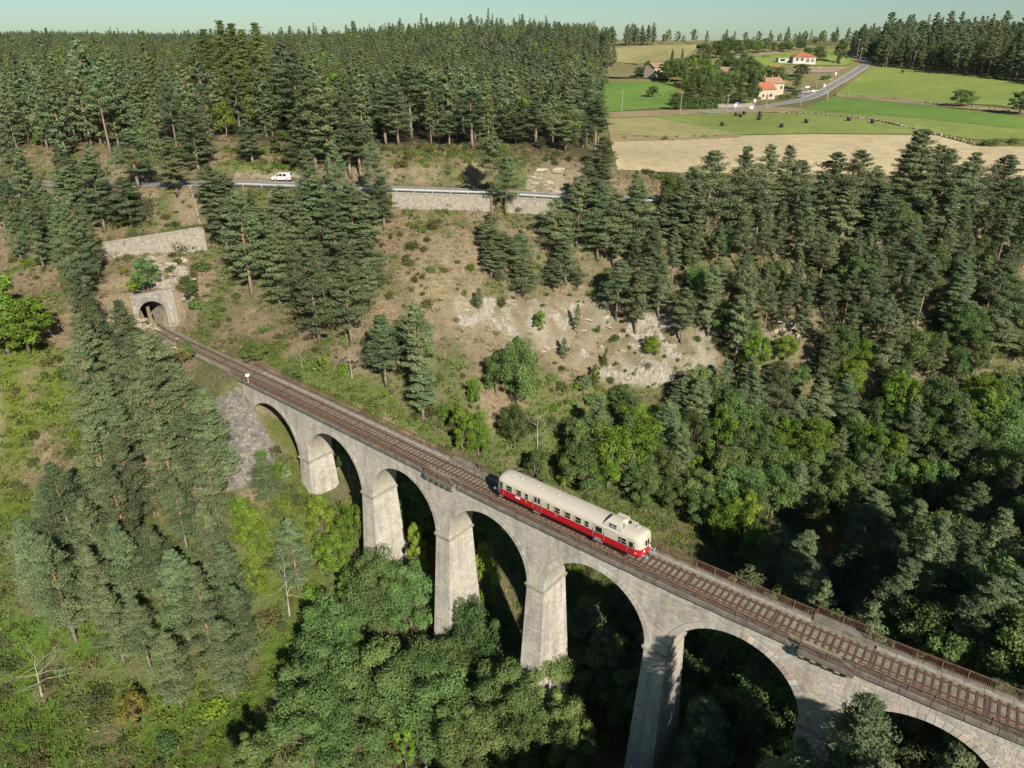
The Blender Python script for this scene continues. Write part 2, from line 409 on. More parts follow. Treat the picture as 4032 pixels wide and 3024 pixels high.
def height(X, Y, detail=True):
    X = np.asarray(X, float).ravel(); Y = np.asarray(Y, float).ravel(); P = np.stack([X, Y], 1)
    z = np.empty(len(X))
    for i in range(0, len(X), 20000):
        z[i:i + 20000] = -_kern(P[i:i + 20000], CTRL) @ _W[:-1] + _W[-1]
    dr, zr = seg_dist(X, Y, ROAD)
    rock = np.zeros(len(X))
    if detail:
        d = np.hypot(X, Y)
        px = project(np.stack([X, Y, z], 1)); near = (Y > 60) & (Y < 190)
        rk = in_poly(px, ROCKPOLY) & near
        for q in ROCK2: rk |= in_poly(px, q) & near
        n1 = fbm(X, Y, 9, 4, 3); n2 = fbm(X, Y, 3.2, 3, 9)
        amp = np.where(d < 300, .55, 1.2) * smooth01((dr - 4) / 10)
        amp = np.where((X > 20) & (Y > 192) & (Y < 520), .15, amp)
        rock = rk * smooth01((n2 + .75) * 1.0)
        z = z + n1 * amp + fbm(X, Y, 55, 3, 5) * 1.2 * smooth01((d - 260) / 200)
        st = (np.abs(((z + n1 * 1.5) / 1.9) % 1 - .5) - .25) * 3.2        # ledges in the outcrops
        z = z + rk * (st * .55 + n2 * .9 + np.abs(vnoise(X + Y * .4, Y, 1.9, 5)) * .8)
    # river bed
    db, _ = seg_dist(X, Y, RIVER); z = z - 1.3 * smooth01((6.5 - db) / 3.5)
    # road bench
    k = smooth01((9.0 - dr) / 4.6); z = z * (1 - k) + (zr - .06) * k
    # ground cut away in front of the walls below the road and on the tunnel hill
    wz = ((X > -29) & (X < -3) | (X > -2.5) & (X < 14)) & (Y < 180) & (dr > 4.3) & (dr < 14) & (Y < np.interp(X, ROAD[:, 0], ROAD[:, 1]))
    z = np.where(wz, np.minimum(z, zr - 2.9 - (dr - 4.3) * .45), z)
    dw, zw = seg_dist(X, Y, TWALL); dn = (X - TWALL[0, 0]) * .36 + (Y - TWALL[0, 1]) * -.93
    z = np.where((dw < 9) & (dn > .1), np.minimum(z, zw - .75 - dw * .3), np.where((dw < 5) & (dn <= .1), np.clip(z, zw - .35, zw + .2 + dw * .9), z))
    # railway bench
    s, c = to_track(X, Y)
    hill = inside_hill(X, Y) & (s < -88)
    kb = smooth01((6.5 - np.abs(c - .3)) / 3.0) * smooth01((-57.5 - s) / 3.0) * (s > -101)
    kb = np.where(hill, 0, kb)
    zb = np.where(np.abs(c) < 2.4, -.42, -.32)
    z = z * (1 - kb) + zb * kb
    z = np.where(hill & (np.hypot(X - PMID[0], Y - PMID[1]) < 12), np.maximum(z, 7.2), z)
    # earth cone carrying the stone pitching in front of the abutment
    rc = np.hypot(X - _APEX[0], Y - _APEX[1]); z = np.where((c < 1.5) & (s > -75) & (rc < 24), np.maximum(z, -1.0 - rc * .80 - .12), z)
    # keep the ground under the deck below the arches
    under = (s > -57) & (s < 62) & (np.abs(c) < 6)
    z = np.where(under, np.minimum(z, -3.6 - 2.5 * smooth01((s + 57) / 5)), z)
    if detail is True: return z, rock
    return z
_APEX = np.array(track(-60.5, -2.4)[:2])
# height lookup table for fast queries
GX = np.unique(np.round(np.r_[-np.geomspace(140, 4200, 46)[::-1], np.arange(-139, 176, 1.0), np.geomspace(178, 4200, 52)], 2))
GY = np.unique(np.round(np.r_[np.linspace(-700, 10, 22), np.arange(20, 60, 2.0), np.arange(60, 206, 1.0), np.arange(206, 330, 2.5), np.arange(333, 600, 6), np.geomspace(606, 5200, 46)], 2))
gx, gy = np.meshgrid(GX, GY)
GZ, GROCK = height(gx, gy)
GZ = GZ.reshape(gx.shape); GROCK = GROCK.reshape(gx.shape)
def ground(X, Y):
    X = np.atleast_1d(np.asarray(X, float)); Y = np.atleast_1d(np.asarray(Y, float))
    i = np.clip(np.searchsorted(GX, X) - 1, 0, len(GX) - 2); j = np.clip(np.searchsorted(GY, Y) - 1, 0, len(GY) - 2)
    fx = np.clip((X - GX[i]) / (GX[i + 1] - GX[i]), 0, 1); fy = np.clip((Y - GY[j]) / (GY[j + 1] - GY[j]), 0, 1)
    return (GZ[j, i] * (1 - fx) + GZ[j, i + 1] * fx) * (1 - fy) + (GZ[j + 1, i] * (1 - fx) + GZ[j + 1, i + 1] * fx) * fy
def g1(x, y): return float(ground(x, y)[0])
_T = np.geomspace(30, 4000, 1400)
def hit(dx, dy):
    """where a sight line meets the ground"""
    d = ray(dx, dy); P = d[None] * _T[:, None]; z = P[:, 2] + CAM_H; g = ground(P[:, 0], P[:, 1]); b = np.nonzero(z < g)[0]
    i = b[0] if len(b) else len(_T) - 1
    if i == 0: i = 1
    a0 = z[i - 1] - g[i - 1]; a1 = z[i] - g[i]; t = _T[i - 1] + (_T[i] - _T[i - 1]) * (a0 / (a0 - a1) if a0 != a1 else 0)
    q = d * t; return np.array([q[0], q[1], g1(q[0], q[1])])
# ground colours: what grows or lies there
def zone(*pts): return np.array(pts, float)
def ground_colours():
    X, Y, Zz = gx.ravel(), gy.ravel(), GZ.ravel(); px = project(np.stack([X, Y, Zz], 1))
    n1 = fbm(X, Y, 14, 4, 21); n2 = fbm(X, Y, 5, 3, 33); n3 = fbm(X, Y, 2.2, 2, 40)
    dry = np.array([.265, .21, .13]); straw = np.array([.30, .25, .14]); green = np.array([.10, .135, .035]); dull = np.array([.145, .14, .062]); litter = np.array([.075, .06, .032]); rockc = np.array([.37, .325, .25])
    pink = np.array([.275, .205, .145])
    C = dry + (pink - dry) * smooth01(n1 * 1.2 + .3)[:, None] * .7
    C = C + (straw - C) * smooth01((n2 - .05) * 2)[:, None] * .55
    C = C + (dull - C) * smooth01((n1 + n2 + .15) * 1.6)[:, None] * .8
    C = C + (green - C) * smooth01((n3 + n1 - .15) * 2)[:, None] * .7
    def paint(poly, col, k=1.0, nz=None):
        nonlocal C
        m = in_poly(px, poly).astype(float) * k
        if nz is not None: m = m * nz
        C = C + (np.array(col) - C) * m[:, None]
    near = (Y < 192)
    # woodland floor: behind the road on the hill, and the gorge
    wood = (Y > 186) & ~((X > 22) & (Y < 640)); C = np.where(wood[:, None], litter + (dull - litter) * smooth01(n1 + .3)[:, None] * .5, C)
    val = smooth01((-13 - Zz + n1 * 3) / 5) * near; C = C + (dull * .9 + (green - dull * .9) * smooth01(n2 * 2 + .5)[:, None] - C) * (val * .9)[:, None]
    gz = smooth01(n2 * 1.5 + .8)
    dry *= 1.0; paint(zone((0, 690), (110, 740), (190, 770), (205, 980), (150, 1060), (60, 1100), (0, 1120)), (.125, .16, .02), .95, gz)
    paint(zone((0, 1330), (240, 1340), (540, 1490), (600, 1330), (640, 1350), (620, 1659), (0, 1659)), (.095, .16, .02), .95, gz)
    paint(zone((560, 900), (640, 900), (700, 1300), (560, 1300)), (.12, .15, .03), .8, gz)
    paint(zone((510, 740), (620, 735), (820, 830), (960, 950), (940, 960), (700, 870)), (.10, .14, .03), .85, gz)
    paint(zone((1080, 770), (1230, 780), (1330, 850), (1250, 930), (1150, 880)), (.11, .14, .035), .8, gz)
    paint(zone((880, 450), (1010, 450), (1010, 510), (890, 500)), (.11, .15, .03), .6, gz)
    paint(zone((820, 320), (1080, 330), (1080, 360), (830, 360)), (.14, .16, .04), .6, gz)
    paint(zone((490, 345), (640, 350), (660, 372), (500, 372)), (.16, .19, .05), .9)
    paint(zone((505, 372), (665, 374), (665, 392), (505, 390)), (.33, .28, .19), .9)
    paint(zone((1620, 560), (2212, 520), (2212, 900), (1650, 860)), (.12, .125, .04), .55, gz)
    # far fields carried by the ground itself
    m = (X > 22) & (Y > 192); C = np.where(m[:, None], np.array([.19, .185, .065]) + n1[:, None] * np.array([.04, .03, .01]), C)
    m = (X > 40) & (Y > 430) & (X < 260); C = np.where(m[:, None], np.array([.27, .235, .10]) + n1[:, None] * .03, C)
    rk = GROCK.ravel(); C = C + (rockc * (1 + .25 * n3[:, None]) - C) * np.clip(rk * (.30 + 1.1 * n2 + .9 * n3), 0, .85)[:, None]
    # bare steep ground shows stone
    return np.clip(C * 1.02, .01, .8)
def build_terrain():
    ny, nx = gx.shape; V = np.stack([gx.ravel(), gy.ravel(), GZ.ravel()], 1)
    idx = np.arange(ny * nx).reshape(ny, nx)
    F = np.stack([idx[:-1, :-1].ravel(), idx[:-1, 1:].ravel(), idx[1:, 1:].ravel(), idx[1:, :-1].ravel()], 1)
    zf = V[F][:, :, 2]; cen = V[F].mean(1)
    cu = (cen[:, 0] - PMID[0]) * PD[0] + (cen[:, 1] - PMID[1]) * PD[1]; cn = (cen[:, 0] - PMID[0]) * PN[0] + (cen[:, 1] - PMID[1]) * PN[1]; cut = (cu > -3.0) & (cu < 3.2) & (np.abs(cn) < 2.6) & (zf.max(1) - zf.min(1) > 2.5)
    F = F[~cut]
    global GCOL
    GCOL = ground_colours(); col = np.c_[GCOL, np.ones(len(V))]
    me = npmesh('ground', V, F, M['ground'], smooth=True, attrs={'col': ('POINT', 'FLOAT_COLOR', col)})
    return prop(link(bpy.data.objects.new('ground', me)), kind='structure')
build_terrain()
# ------------------------------------------------------------------ the viaduct
SPRING = -9.75; CROWN = -2.55; TOPZ = -.68
ARCHES = [(-57.9, -43.9), (-41.3, -28.0), (-25.5, -12.1), (-9.6, 4.0), (6.6, 20.7), (23.4, 37.7), (40.6, 55.1), (57.9, 72.3)]
S0, S1 = -62.0, 76.0
def foff(z): return 2.17 + .012 * max(0., -z) + (.05 * (SPRING - z) if z < SPRING else 0.)
def face(s, z, proud=0.0, side=-1): return track(s, side * (foff(z) + proud), z)
PALK = 1.18
via = empty('viaduct', track(5, 0, -37))
prop(via, 'curved granite railway viaduct with tall round arches carrying the single track', 'viaduct')
VI = Matrix.Translation(-via.location)
def vpart(name, V, F, mats, fmat=None, smooth=False, attrs=None, **k):
    V = np.asarray(V, float) - np.array(via.location)
    return link(bpy.data.objects.new(name, npmesh(name, V, F, mats, fmat, smooth, attrs)), via)
def arch_z(a, s):
    c = (a[0] + a[1]) / 2; r = (a[1] - a[0]) / 2; t = np.clip((s - c) / r, -1, 1); return SPRING + (CROWN - SPRING) * math.sqrt(max(0, 1 - t * t))
# solid core: spandrels, barrels, back face (stones stand proud of it)
V = []; F = []
def quad(a, b, c, d):
    i = len(V); V.extend([a, b, c, d]); F.append((i, i + 1, i + 2, i + 3))
NSEG = 36
for ai, a in enumerate(ARCHES):
    c = (a[0] + a[1]) / 2; r = (a[1] - a[0]) / 2
    pts = [(c - r * math.cos(math.pi * k / NSEG), SPRING + (CROWN - SPRING) * math.sin(math.pi * k / NSEG)) for k in range(NSEG + 1)]
    for (sa, za), (sb, zb) in zip(pts[:-1], pts[1:]):
        for side in (-1, 1): quad(face(sa, za, 0, side), face(sb, zb, 0, side), face(sb, TOPZ, 0, side), face(sa, TOPZ, 0, side))
        quad(face(sa, za, 0, -1), face(sa, za, 0, 1), face(sb, zb, 0, 1), face(sb, zb, 0, -1))
edges = [(S0, ARCHES[0][0])] + [(ARCHES[i][1], ARCHES[i + 1][0]) for i in range(len(ARCHES) - 1)] + [(ARCHES[-1][1], S1)]
for (a, b) in edges:
    n = max(1, int((b - a) / 1.5))
    for k in range(n):
        sa = a + (b - a) * k / n; sb = a + (b - a) * (k + 1) / n
        for side in (-1, 1): quad(face(sa, SPRING, 0, side), face(sb, SPRING, 0, side), face(sb, TOPZ, 0, side), face(sa, TOPZ, 0, side))
n = 92
for k in range(n):
    sa = S0 + (S1 - S0) * k / n; sb = S0 + (S1 - S0) * (k + 1) / n
    quad(face(sa, TOPZ, 0, -1), face(sb, TOPZ, 0, -1), face(sb, TOPZ, 0, 1), face(sa, TOPZ, 0, 1))
vpart('masonry_core', V, F, M['mortar'])
# piers: tapered shafts
PIERS = []
def pier_half(dz): return .024 * dz
for i, (a, b) in enumerate(edges):
    abut = i in (0, len(edges) - 1)
    zb = min(g1(*track((a + b) / 2, q)[:2]) for q in (-3, 0, 3)) - 2.5
    if abut: zb = -16
    PIERS.append((a, b, zb, abut))
    V = []; F = []
    lv = np.linspace(SPRING, zb, 5)
    for za, zc in zip(lv[:-1], lv[1:]):
        def cor(s, z, side, dirn):
            e = pier_half(SPRING - z); return face(s + dirn * (0 if (abut and (dirn < 0) == (i == 0)) else e), z, 0, side)
        q = lambda z: [cor(a, z, -1, -1), cor(b, z, -1, 1), cor(b, z, 1, 1), cor(a, z, 1, -1)]
        A, B = q(zc), q(za)
        for k in range(4): quad(A[k], A[(k + 1) % 4], B[(k + 1) % 4], B[k])
    vpart('pier', V, F, M['mortar'])
# impost bands at the springing
for (a, b, zb, abut) in PIERS:
    m = MB()
    for (z0, z1, pr) in ((SPRING - .42, SPRING - .2, .14), (SPRING - .2, SPRING + .04, .22)):
        for side in (-1, 1):
            m.add([face(a - pr, z0, pr, side), face(b + pr, z0, pr, side), face(b + pr, z0, -.35, side), face(a - pr, z0, -.35, side), face(a - pr, z1, pr, side), face(b + pr, z1, pr, side), face(b + pr, z1, -.35, side), face(a - pr, z1, -.35, side)],
                  [(0, 1, 2, 3), (7, 6, 5, 4), (0, 4, 5, 1), (1, 5, 6, 2), (2, 6, 7, 3), (3, 7, 4, 0)])
        for (s, dr) in ((a, -1), (b, 1)):
            if abut and (s in (S0, S1)): continue
            m.add([face(s, z0, -.3, -1), face(s + dr * pr, z0, -.3, -1), face(s + dr * pr, z0, -.3, 1), face(s, z0, -.3, 1), face(s, z1 - .003, -.3, -1), face(s + dr * pr, z1 - .003, -.3, -1), face(s + dr * pr, z1 - .003, -.3, 1), face(s, z1 - .003, -.3, 1)],
                  [(0, 1, 2, 3), (7, 6, 5, 4), (0, 4, 5, 1), (1, 5, 6, 2), (2, 6, 7, 3), (3, 7, 4, 0)])
    m.v = [Vector(p) - via.location for p in m.v]
    m.build('impost', M['coping_light'] if 'coping_light' in M else M['concrete'], via)
# stones
PAL = np.array([(.47, .43, .36), (.44, .41, .355), (.51, .455, .365), (.41, .39, .35), (.50, .42, .34), (.45, .45, .42), (.53, .49, .41), (.47, .395, .32)])
def stone_col(s):
    k = PAL[RNG.integers(len(PAL))]; g = .88 + .24 * RNG.random(); base = np.array([.46, .425, .36]); w = .5 + .5 * smooth01((s + 10) / 50.)
    return np.clip((base + (k - base) * w) * g * 1.12, 0, 1)
SV = []; SF = []; SCOL = []; SINGLE = []
def stone(P, u0, u1, z0, z1, s_ref, single=False, deep=.02):
    """a block on the surface P(u, z, proud)"""
    pr = .012 + .022 * RNG.random(); g = .014
    q = [P(u0 + g, z0 + g, pr), P(u1 - g, z0 + g, pr), P(u1 - g, z1 - g, pr), P(u0 + g, z1 - g, pr), P(u0 + g, z0 + g, -deep), P(u1 - g, z0 + g, -deep), P(u1 - g, z1 - g, -deep), P(u0 + g, z1 - g, -deep)]
    f = [(0, 1, 2, 3), (0, 4, 5, 1), (1, 5, 6, 2), (2, 6, 7, 3), (3, 7, 4, 0)]
    col = stone_col(s_ref)
    if single: SINGLE.append((q, f, col)); return
    b = len(SV); SV.extend(q)
    for x in f: SF.append(tuple(i + b for i in x)); SCOL.append(col)
CH = .27
def fill_course(P, ua, ub, z0, z1, sref, single=None):
    u = ua
    if ub - ua < .12: return
    while u < ub - 1e-6:
        L = .42 + .36 * RNG.random(); v = u + L
        if ub - v < .25: v = ub
        stone(P, u, v, z0, z1, (u + v) / 2 if sref is None else sref, bool(single and single(u, z0)))
        u = v
RING = .72
z = TOPZ - .02
while z - CH > SPRING - .6:
    z1 = z; z0 = z - CH; zm = (z0 + z1) / 2; cuts = []
    for a in ARCHES:
        c = (a[0] + a[1]) / 2; r = (a[1] - a[0]) / 2 + RING; h = (CROWN - SPRING) + RING
        zt = max(zm, SPRING) if zm > SPRING - .3 else zm
        t = (max(z0, SPRING) - SPRING) / h
        if t < 1:
            w = r * math.sqrt(1 - t * t); cuts.append((c - w, c + w))
    s = -61.0; spans = []
    for (ca, cb) in cuts:
        if ca > s: spans.append((s, ca))
        s = max(s, cb)
    if s < 74: spans.append((s, 74))
    if z0 > SPRING + .02:
        for (a, b) in spans: fill_course(lambda u, zz, pr: face(u, zz, pr), a + (.25 * RNG.random() if False else 0), b, z0, z1, None, lambda u, q: 36 < u < 57 and q > -4.6)
    z = z0
for pi, (a, b, zb, abut) in enumerate(PIERS):
    z = SPRING - .43
    while z - CH > max(zb + 1, -34):
        z1 = z; z0 = z - CH; e = pier_half(SPRING - z0)
        fill_course(lambda u, zz, pr: face(u, zz, pr), a - e * (pi != 0), b + e * (pi != len(PIERS) - 1), z0, z1, None)
        if pi != len(PIERS) - 1:      # the side that faces down the line
            def side(u, zz, pr, b=b):
                sb = b + pier_half(SPRING - zz) + pr; w = foff(zz); return track(sb, -w + u * 2 * w, zz)
            w = 2 * foff(z0); u = 0.
            while u < w - 1e-6:
                v = u + .42 + .36 * RNG.random()
                if w - v < .25: v = w
                stone(lambda q, zz, pr: side(q / w, zz, pr), u, v, z0, z1, b); u = v
        z = z0
vpart('stonework', SV, SF, M['stone'], attrs={'col': ('FACE', 'FLOAT_COLOR', np.c_[np.array(SCOL), np.ones(len(SCOL))])})['kind'] = 'stuff'
for (q, f, col) in SINGLE[:300]:
    o = sum((Vector(p) for p in q), Vector()) / 8
    me = npmesh('stone', [p - o for p in q], [list(x) for x in f], M['stone'], attrs={'col': ('FACE', 'FLOAT_COLOR', np.tile(np.r_[col, 1], (5, 1)))})
    ob = link(bpy.data.objects.new('stone', me), via); ob.location = o - via.location
if len(SINGLE) > 300:
    VV = []; FF = []; CC = []
    for (q, f, col) in SINGLE[300:]:
        b = len(VV); VV += q; FF += [tuple(i + b for i in x) for x in f]; CC += [np.r_[col, 1]] * 5
    vpart('stonework', VV, FF, M['stone'], attrs={'col': ('FACE', 'FLOAT_COLOR', np.array(CC))})['kind'] = 'stuff'
# ring stones of each arch
for ai, a in enumerate(ARCHES):
    c = (a[0] + a[1]) / 2; r = (a[1] - a[0]) / 2; h = CROWN - SPRING; nv = 35
    for k in range(nv):
        t0 = math.pi * (k + .03) / nv; t1 = math.pi * (k + .97) / nv; pr = .055 + .012 * random.random(); ext = RING + (.04 * random.random())
        q = []
        for d in (pr, -.3):
            for (t, rr) in ((t0, -.012), (t1, -.012), (t1, ext), (t0, ext)):
                q.append(face(c - (r + rr) * math.cos(t), SPRING + (h + rr) * math.sin(t), d))
        o = sum(q, Vector()) / 8
        col = stone_col(c) * (.99 + .07 * random.random())
        me = npmesh('voussoir', [p - o for p in q], [(0, 1, 2, 3), (4, 7, 6, 5), (0, 4, 5, 1), (1, 5, 6, 2), (2, 6, 7, 3), (3, 7, 4, 0)], M['stone'], attrs={'col': ('FACE', 'FLOAT_COLOR', np.tile(np.r_[np.clip(col, 0, 1), 1], (6, 1)))})
        ob = link(bpy.data.objects.new('voussoir', me), via); ob.location = o - via.location
# coping slabs along both edges, corbelled refuges over two piers
REF = [(-12.9, -7.9), (36.4, 41.4)]
def slab_mesh(L, out0, out1, z0, z1):
    m = MB(); j = .012
    m.add([(-L / 2 + j, out0, z0), (L / 2 - j, out0, z0), (L / 2 - j, out1, z0 + .16), (-L / 2 + j, out1, z0 + .16), (-L / 2 + j, out0, z1), (L / 2 - j, out0, z1), (L / 2 - j, out1, z1), (-L / 2 + j, out1, z1)],
          [(0, 1, 2, 3), (7, 6, 5, 4), (0, 4, 5, 1), (1, 5, 6, 2), (2, 6, 7, 3), (3, 7, 4, 0)])
    m.add([(-L / 2 + j, out1 - .3, z0), (L / 2 - j, out1 - .3, z0), (L / 2 - j, out1 - .12, z0 + .16), (-L / 2 + j, out1 - .12, z0 + .16)], [(0, 1, 2, 3)])
    return m.mesh('coping_stone', M['coping'])
CL = 1.25
slab = slab_mesh(CL, 1.85, 2.56, -.69, -.1)
for side in (-1, 1):
    s = S0 - .5
    while s < S1:
        mid = s + CL / 2
        if not any(a - .4 < mid < b + .4 for a, b in REF):
            ob = link(bpy.data.objects.new('coping_stone', slab), via)
            ob.location = track(mid, 0, random.uniform(-.015, .015)) - via.location
            ob.rotation_euler = (0, 0, track_ang(mid) + (math.pi if side < 0 else 0) + random.uniform(-.004, .004))
        s += CL
for (a, b) in REF:
    for side in (-1, 1):
        m = MB(); P = lambda s, o, z: track(s, side * o, z) - via.location
        nn = 4
        for k in range(nn):
            sa = a + (b - a) * k / nn; sb = a + (b - a) * (k + 1) / nn
            V8 = [P(sa, 1.9, -.62), P(sb, 1.9, -.62), P(sb, 3.1, -.55), P(sa, 3.1, -.55), P(sa, 1.9, -.08), P(sb, 1.9, -.08), P(sb, 3.12, -.08), P(sa, 3.12, -.08)]
            m.add(V8, [(0, 1, 2, 3), (7, 6, 5, 4), (0, 4, 5, 1), (1, 5, 6, 2), (2, 6, 7, 3), (3, 7, 4, 0)])
        m.build('refuge_slab', M['coping'], via)
        for k in range(5):
            sm = a + .35 + (b - a - .7) * k / 4; m = MB()
            for (o1, z0, z1) in ((2.98, -.95, -.64), (2.7, -1.25, -.96)):
                V8 = [P(sm - .22, 2.0, z0), P(sm + .22, 2.0, z0), P(sm + .22, o1, z0 + .08), P(sm - .22, o1, z0 + .08), P(sm - .22, 2.0, z1), P(sm + .22, 2.0, z1), P(sm + .22, o1, z1), P(sm - .22, o1, z1)]
                m.add(V8, [(0, 1, 2, 3), (7, 6, 5, 4), (0, 4, 5, 1), (1, 5, 6, 2), (2, 6, 7, 3), (3, 7, 4, 0)])
            m.build('corbel', M['concrete'], via)
# abutment buttress strip and wing wall towards the tunnel
m = MB()
for k in range(6):
    za = -1 - k * 2.2; zc = za - 2.2
    m.add([face(-58.9, zc, .16) - via.location, face(-58.2, zc, .16) - via.location, face(-58.2, za, .12) - via.location, face(-58.9, za, .12) - via.location, face(-58.9, zc, -.1) - via.location, face(-58.2, zc, -.1) - via.location, face(-58.2, za, -.1) - via.location, face(-58.9, za, -.1) - via.location],
          [(0, 1, 2, 3), (0, 4, 5, 1), (1, 5, 6, 2), (2, 6, 7, 3), (3, 7, 4, 0)])
m.build('buttress_strip', M['concrete'], via)
# ballast bed on the deck and out to the tunnel
def strip(name, mat, s0, s1, step, offs, zs, kind='structure', jit=0.0):
    n = int((s1 - s0) / step) + 1; ss = np.linspace(s0, s1, n); V = []; F = []
    for s in ss:
        for o, z in zip(offs, zs): V.append(track(s, o + (random.uniform(-jit, jit)), z + random.uniform(-jit, jit) * .25))
    k = len(offs)
    for i in range(n - 1):
        for j in range(k - 1): F.append((i * k + j, (i + 1) * k + j, (i + 1) * k + j + 1, i * k + j + 1))
    me = npmesh(name, V, F, mat, smooth=True)
    o = link(bpy.data.objects.new(name, me)); return prop(o, kind=kind)
strip('ballast_bed', M['ballast'], -112, 78, .5, [-1.95, -1.7, -1.2, -.7, -.3, .1, .5, .9, 1.3, 1.7, 1.95], [-.3, -.27, -.2, -.17, -.19, -.18, -.19, -.17, -.2, -.24, -.26], jit=.05)
s = -58.
while s < 76:
    L = random.uniform(1.4, 2.6)
    if not any(a - 1 < s < b for a, b in REF):
        m = MB(); q = [track(s + .02, 1.42, -.24), track(s + L - .02, 1.42, -.24), track(s + L - .02, 1.84, -.24), track(s + .02, 1.84, -.24)]
        m.add([p - via.location for p in q] + [p - via.location + Vector((0, 0, .16)) for p in q], [(7, 6, 5, 4), (0, 4, 5, 1), (1, 5, 6, 2), (2, 6, 7, 3), (3, 7, 4, 0)]); m.build('walkway_kerb', M['concrete'], via)
    s += L
# ------------------------------------------------------------------ the track
trk = prop(empty('railway_track', track(0)), 'rusty single railway track on dark sleepers crossing the viaduct to the tunnel', 'track')
def rail_profile(off):
    V = []; F = []; ss = np.arange(-112, 78.1, 1.5); prof = [(-.075, -.16), (-.075, -.14), (-.02, -.12), (-.02, -.04), (-.036, -.03), (-.036, 0), (.036, 0), (.036, -.03), (.02, -.04), (.02, -.12), (.075, -.14), (.075, -.16)]
    for s in ss:
        for (o, z) in prof: V.append(track(s, off + o, z) - trk.location)
    k = len(prof)
    for i in range(len(ss) - 1):
        for j in range(k): F.append((i * k + j, (i + 1) * k + j, (i + 1) * k + (j + 1) % k, i * k + (j + 1) % k))
    return link(bpy.data.objects.new('rail', npmesh('rail', V, F, M['rail'])), trk)
rail_profile(-.75); rail_profile(.75)
m = MB(); m.add([(-.13, -1.25, -.3), (.13, -1.25, -.3), (.13, 1.25, -.3), (-.13, 1.25, -.3), (-.11, -1.25, -.145), (.11, -1.25, -.145), (.11, 1.25, -.145), (-.11, 1.25, -.145)], [(4, 5, 6, 7), (0, 1, 5, 4), (1, 2, 6, 5), (2, 3, 7, 6), (3, 0, 4, 7)])
for sy in (-.75, .75): m.box(-.09, .09, sy - .16, sy + .16, -.15, -.125, 0)
slm = m.mesh('sleeper', M['sleeper']); s = -104.; k = 0
while s < 70:
    ob = link(bpy.data.objects.new('sleeper', slm), trk); ob.location = track(s, random.uniform(-.03, .03), random.uniform(-.015, .01)) - trk.location; ob.rotation_euler = (0, 0, track_ang(s) + random.uniform(-.02, .02))
    k += 1; s += .68 if k % 14 else .32
# fallen rails lying along the near side of the track
for (o, sa, sb) in ((-1.32, -58, -20), (-1.5, -57, -12), (-1.28, -8, 30), (-1.55, -6, 36)):
    mm = MB(); ss = np.arange(sa, sb, 1.5); mm.tube([track(s, o + .05 * math.sin(s * 1.3), -.16) for s in ss], .045, 5)
    prop(mm.build('old_rail', M['rust']), 'rusty loose rail %s' % ('beside the track by the abutment' if (o, sa) == (-1.32, -58) else 'beside the track reaching the first refuge' if sa < -20 else 'beside the railcar, nearer the running rail' if o > -1.4 else 'beside the railcar, nearer the railing'), 'rail', 'old rails lying beside the track')
# ------------------------------------------------------------------ railings
def railing(side, name, label, segs, zoff=-.1):
    r = prop(empty(name, track(0, side * 2.25, -.1)), label, 'railing', 'railings along the deck')
    for (sa, sb, off, top) in segs:
        n = max(1, round((sb - sa) / 2.1)); L = (sb - sa) / n
        for k in range(n + 1):
            s = sa + L * k; m = MB(); lean = random.uniform(-.05, .05)
            m.bar(track(s, side * off, -.12) - r.location, track(s, side * (off + lean), top + .06) - r.location, .07)
            m.bar(track(s, side * (off - .28), -.1) - r.location, track(s, side * off, .45) - r.location, .035)
            m.build('post', M['rust'], r)
        for k in range(n):
            a = sa + L * k; m = MB()
            for zz, w in ((top, .055), (top - .09, .035), (0.03, .05)):
                m.bar(track(a, side * off, zz) - r.location, track(a + L, side * off, zz) - r.location, w)
            nb = int(L / .15)
            for j in range(nb):
                s = a + (j + .5) * L / nb
                m.bar(track(s, side * off, .03) - r.location, track(s, side * off, top - .09) - r.location, .028)
            o = m.build('panel', M['rust'], r)
# the near-side railing opens out round each refuge, so does the far one
def segs(s0, s1):
    out = []; s = s0
    for (a, b) in REF:
        out.append((s, a, 2.28, .9)); out.append((a + .05, b - .05, 2.98, .9)); s = b
    out.append((s, s1, 2.28, .9)); return out
railing(-1, 'railing', 'rusty iron railing along the near edge of the viaduct deck', segs(-61.5, 75))
railing(1, 'railing', 'rusty iron baluster railing along the far edge of the viaduct deck', segs(-61.5, 75))
# small white marker board on the near railing by the abutment
t = prop(empty('marker_board', track(-56.2, -2.3, -.1)), 'small white marker board on a post by the abutment', 'sign')
m = MB(); m.bar((0, 0, 0), (0, 0, 1.5), .06); m.build('post', M['white'], t)
m = MB(); m.box(-.32, .32, -.03, .03, 1.15, 1.6); o = m.build('board', M['white'], t); o.rotation_euler = (0, 0, .35)
# ------------------------------------------------------------------ tunnel portal
por = prop(empty('tunnel_portal', (PMID[0], PMID[1], -.4)), 'grey stone tunnel portal with a horseshoe arch at the foot of the hill', 'tunnel portal')
def pp(u, v, n=0.0):      # u along the face (left jamb -> right), v height, n out of the hill
    q = PMID + PD * u + PN * n; return Vector((q[0], q[1], v)) - por.location
HW = 2.45; SPZ = 2.9; CRZ = 5.5; UL, UR = -3.3, 4.3
def topz(u): return 6.5 + (u - UL) / (UR - UL) * .6
def open_z(u):
    return SPZ + (CRZ - SPZ) * math.sqrt(max(0, 1 - (u / HW) ** 2))
V = []; F = []
def pq(a, b, c, d): i = len(V); V.extend([a, b, c, d]); F.append((i, i + 1, i + 2, i + 3))
us = list(np.linspace(UL, -HW, 4)); 
for ua, ub in zip(us[:-1], us[1:]): pq(pp(ua, -.6), pp(ub, -.6), pp(ub, topz(ub)), pp(ua, topz(ua)))
us = list(np.linspace(HW, UR, 5))
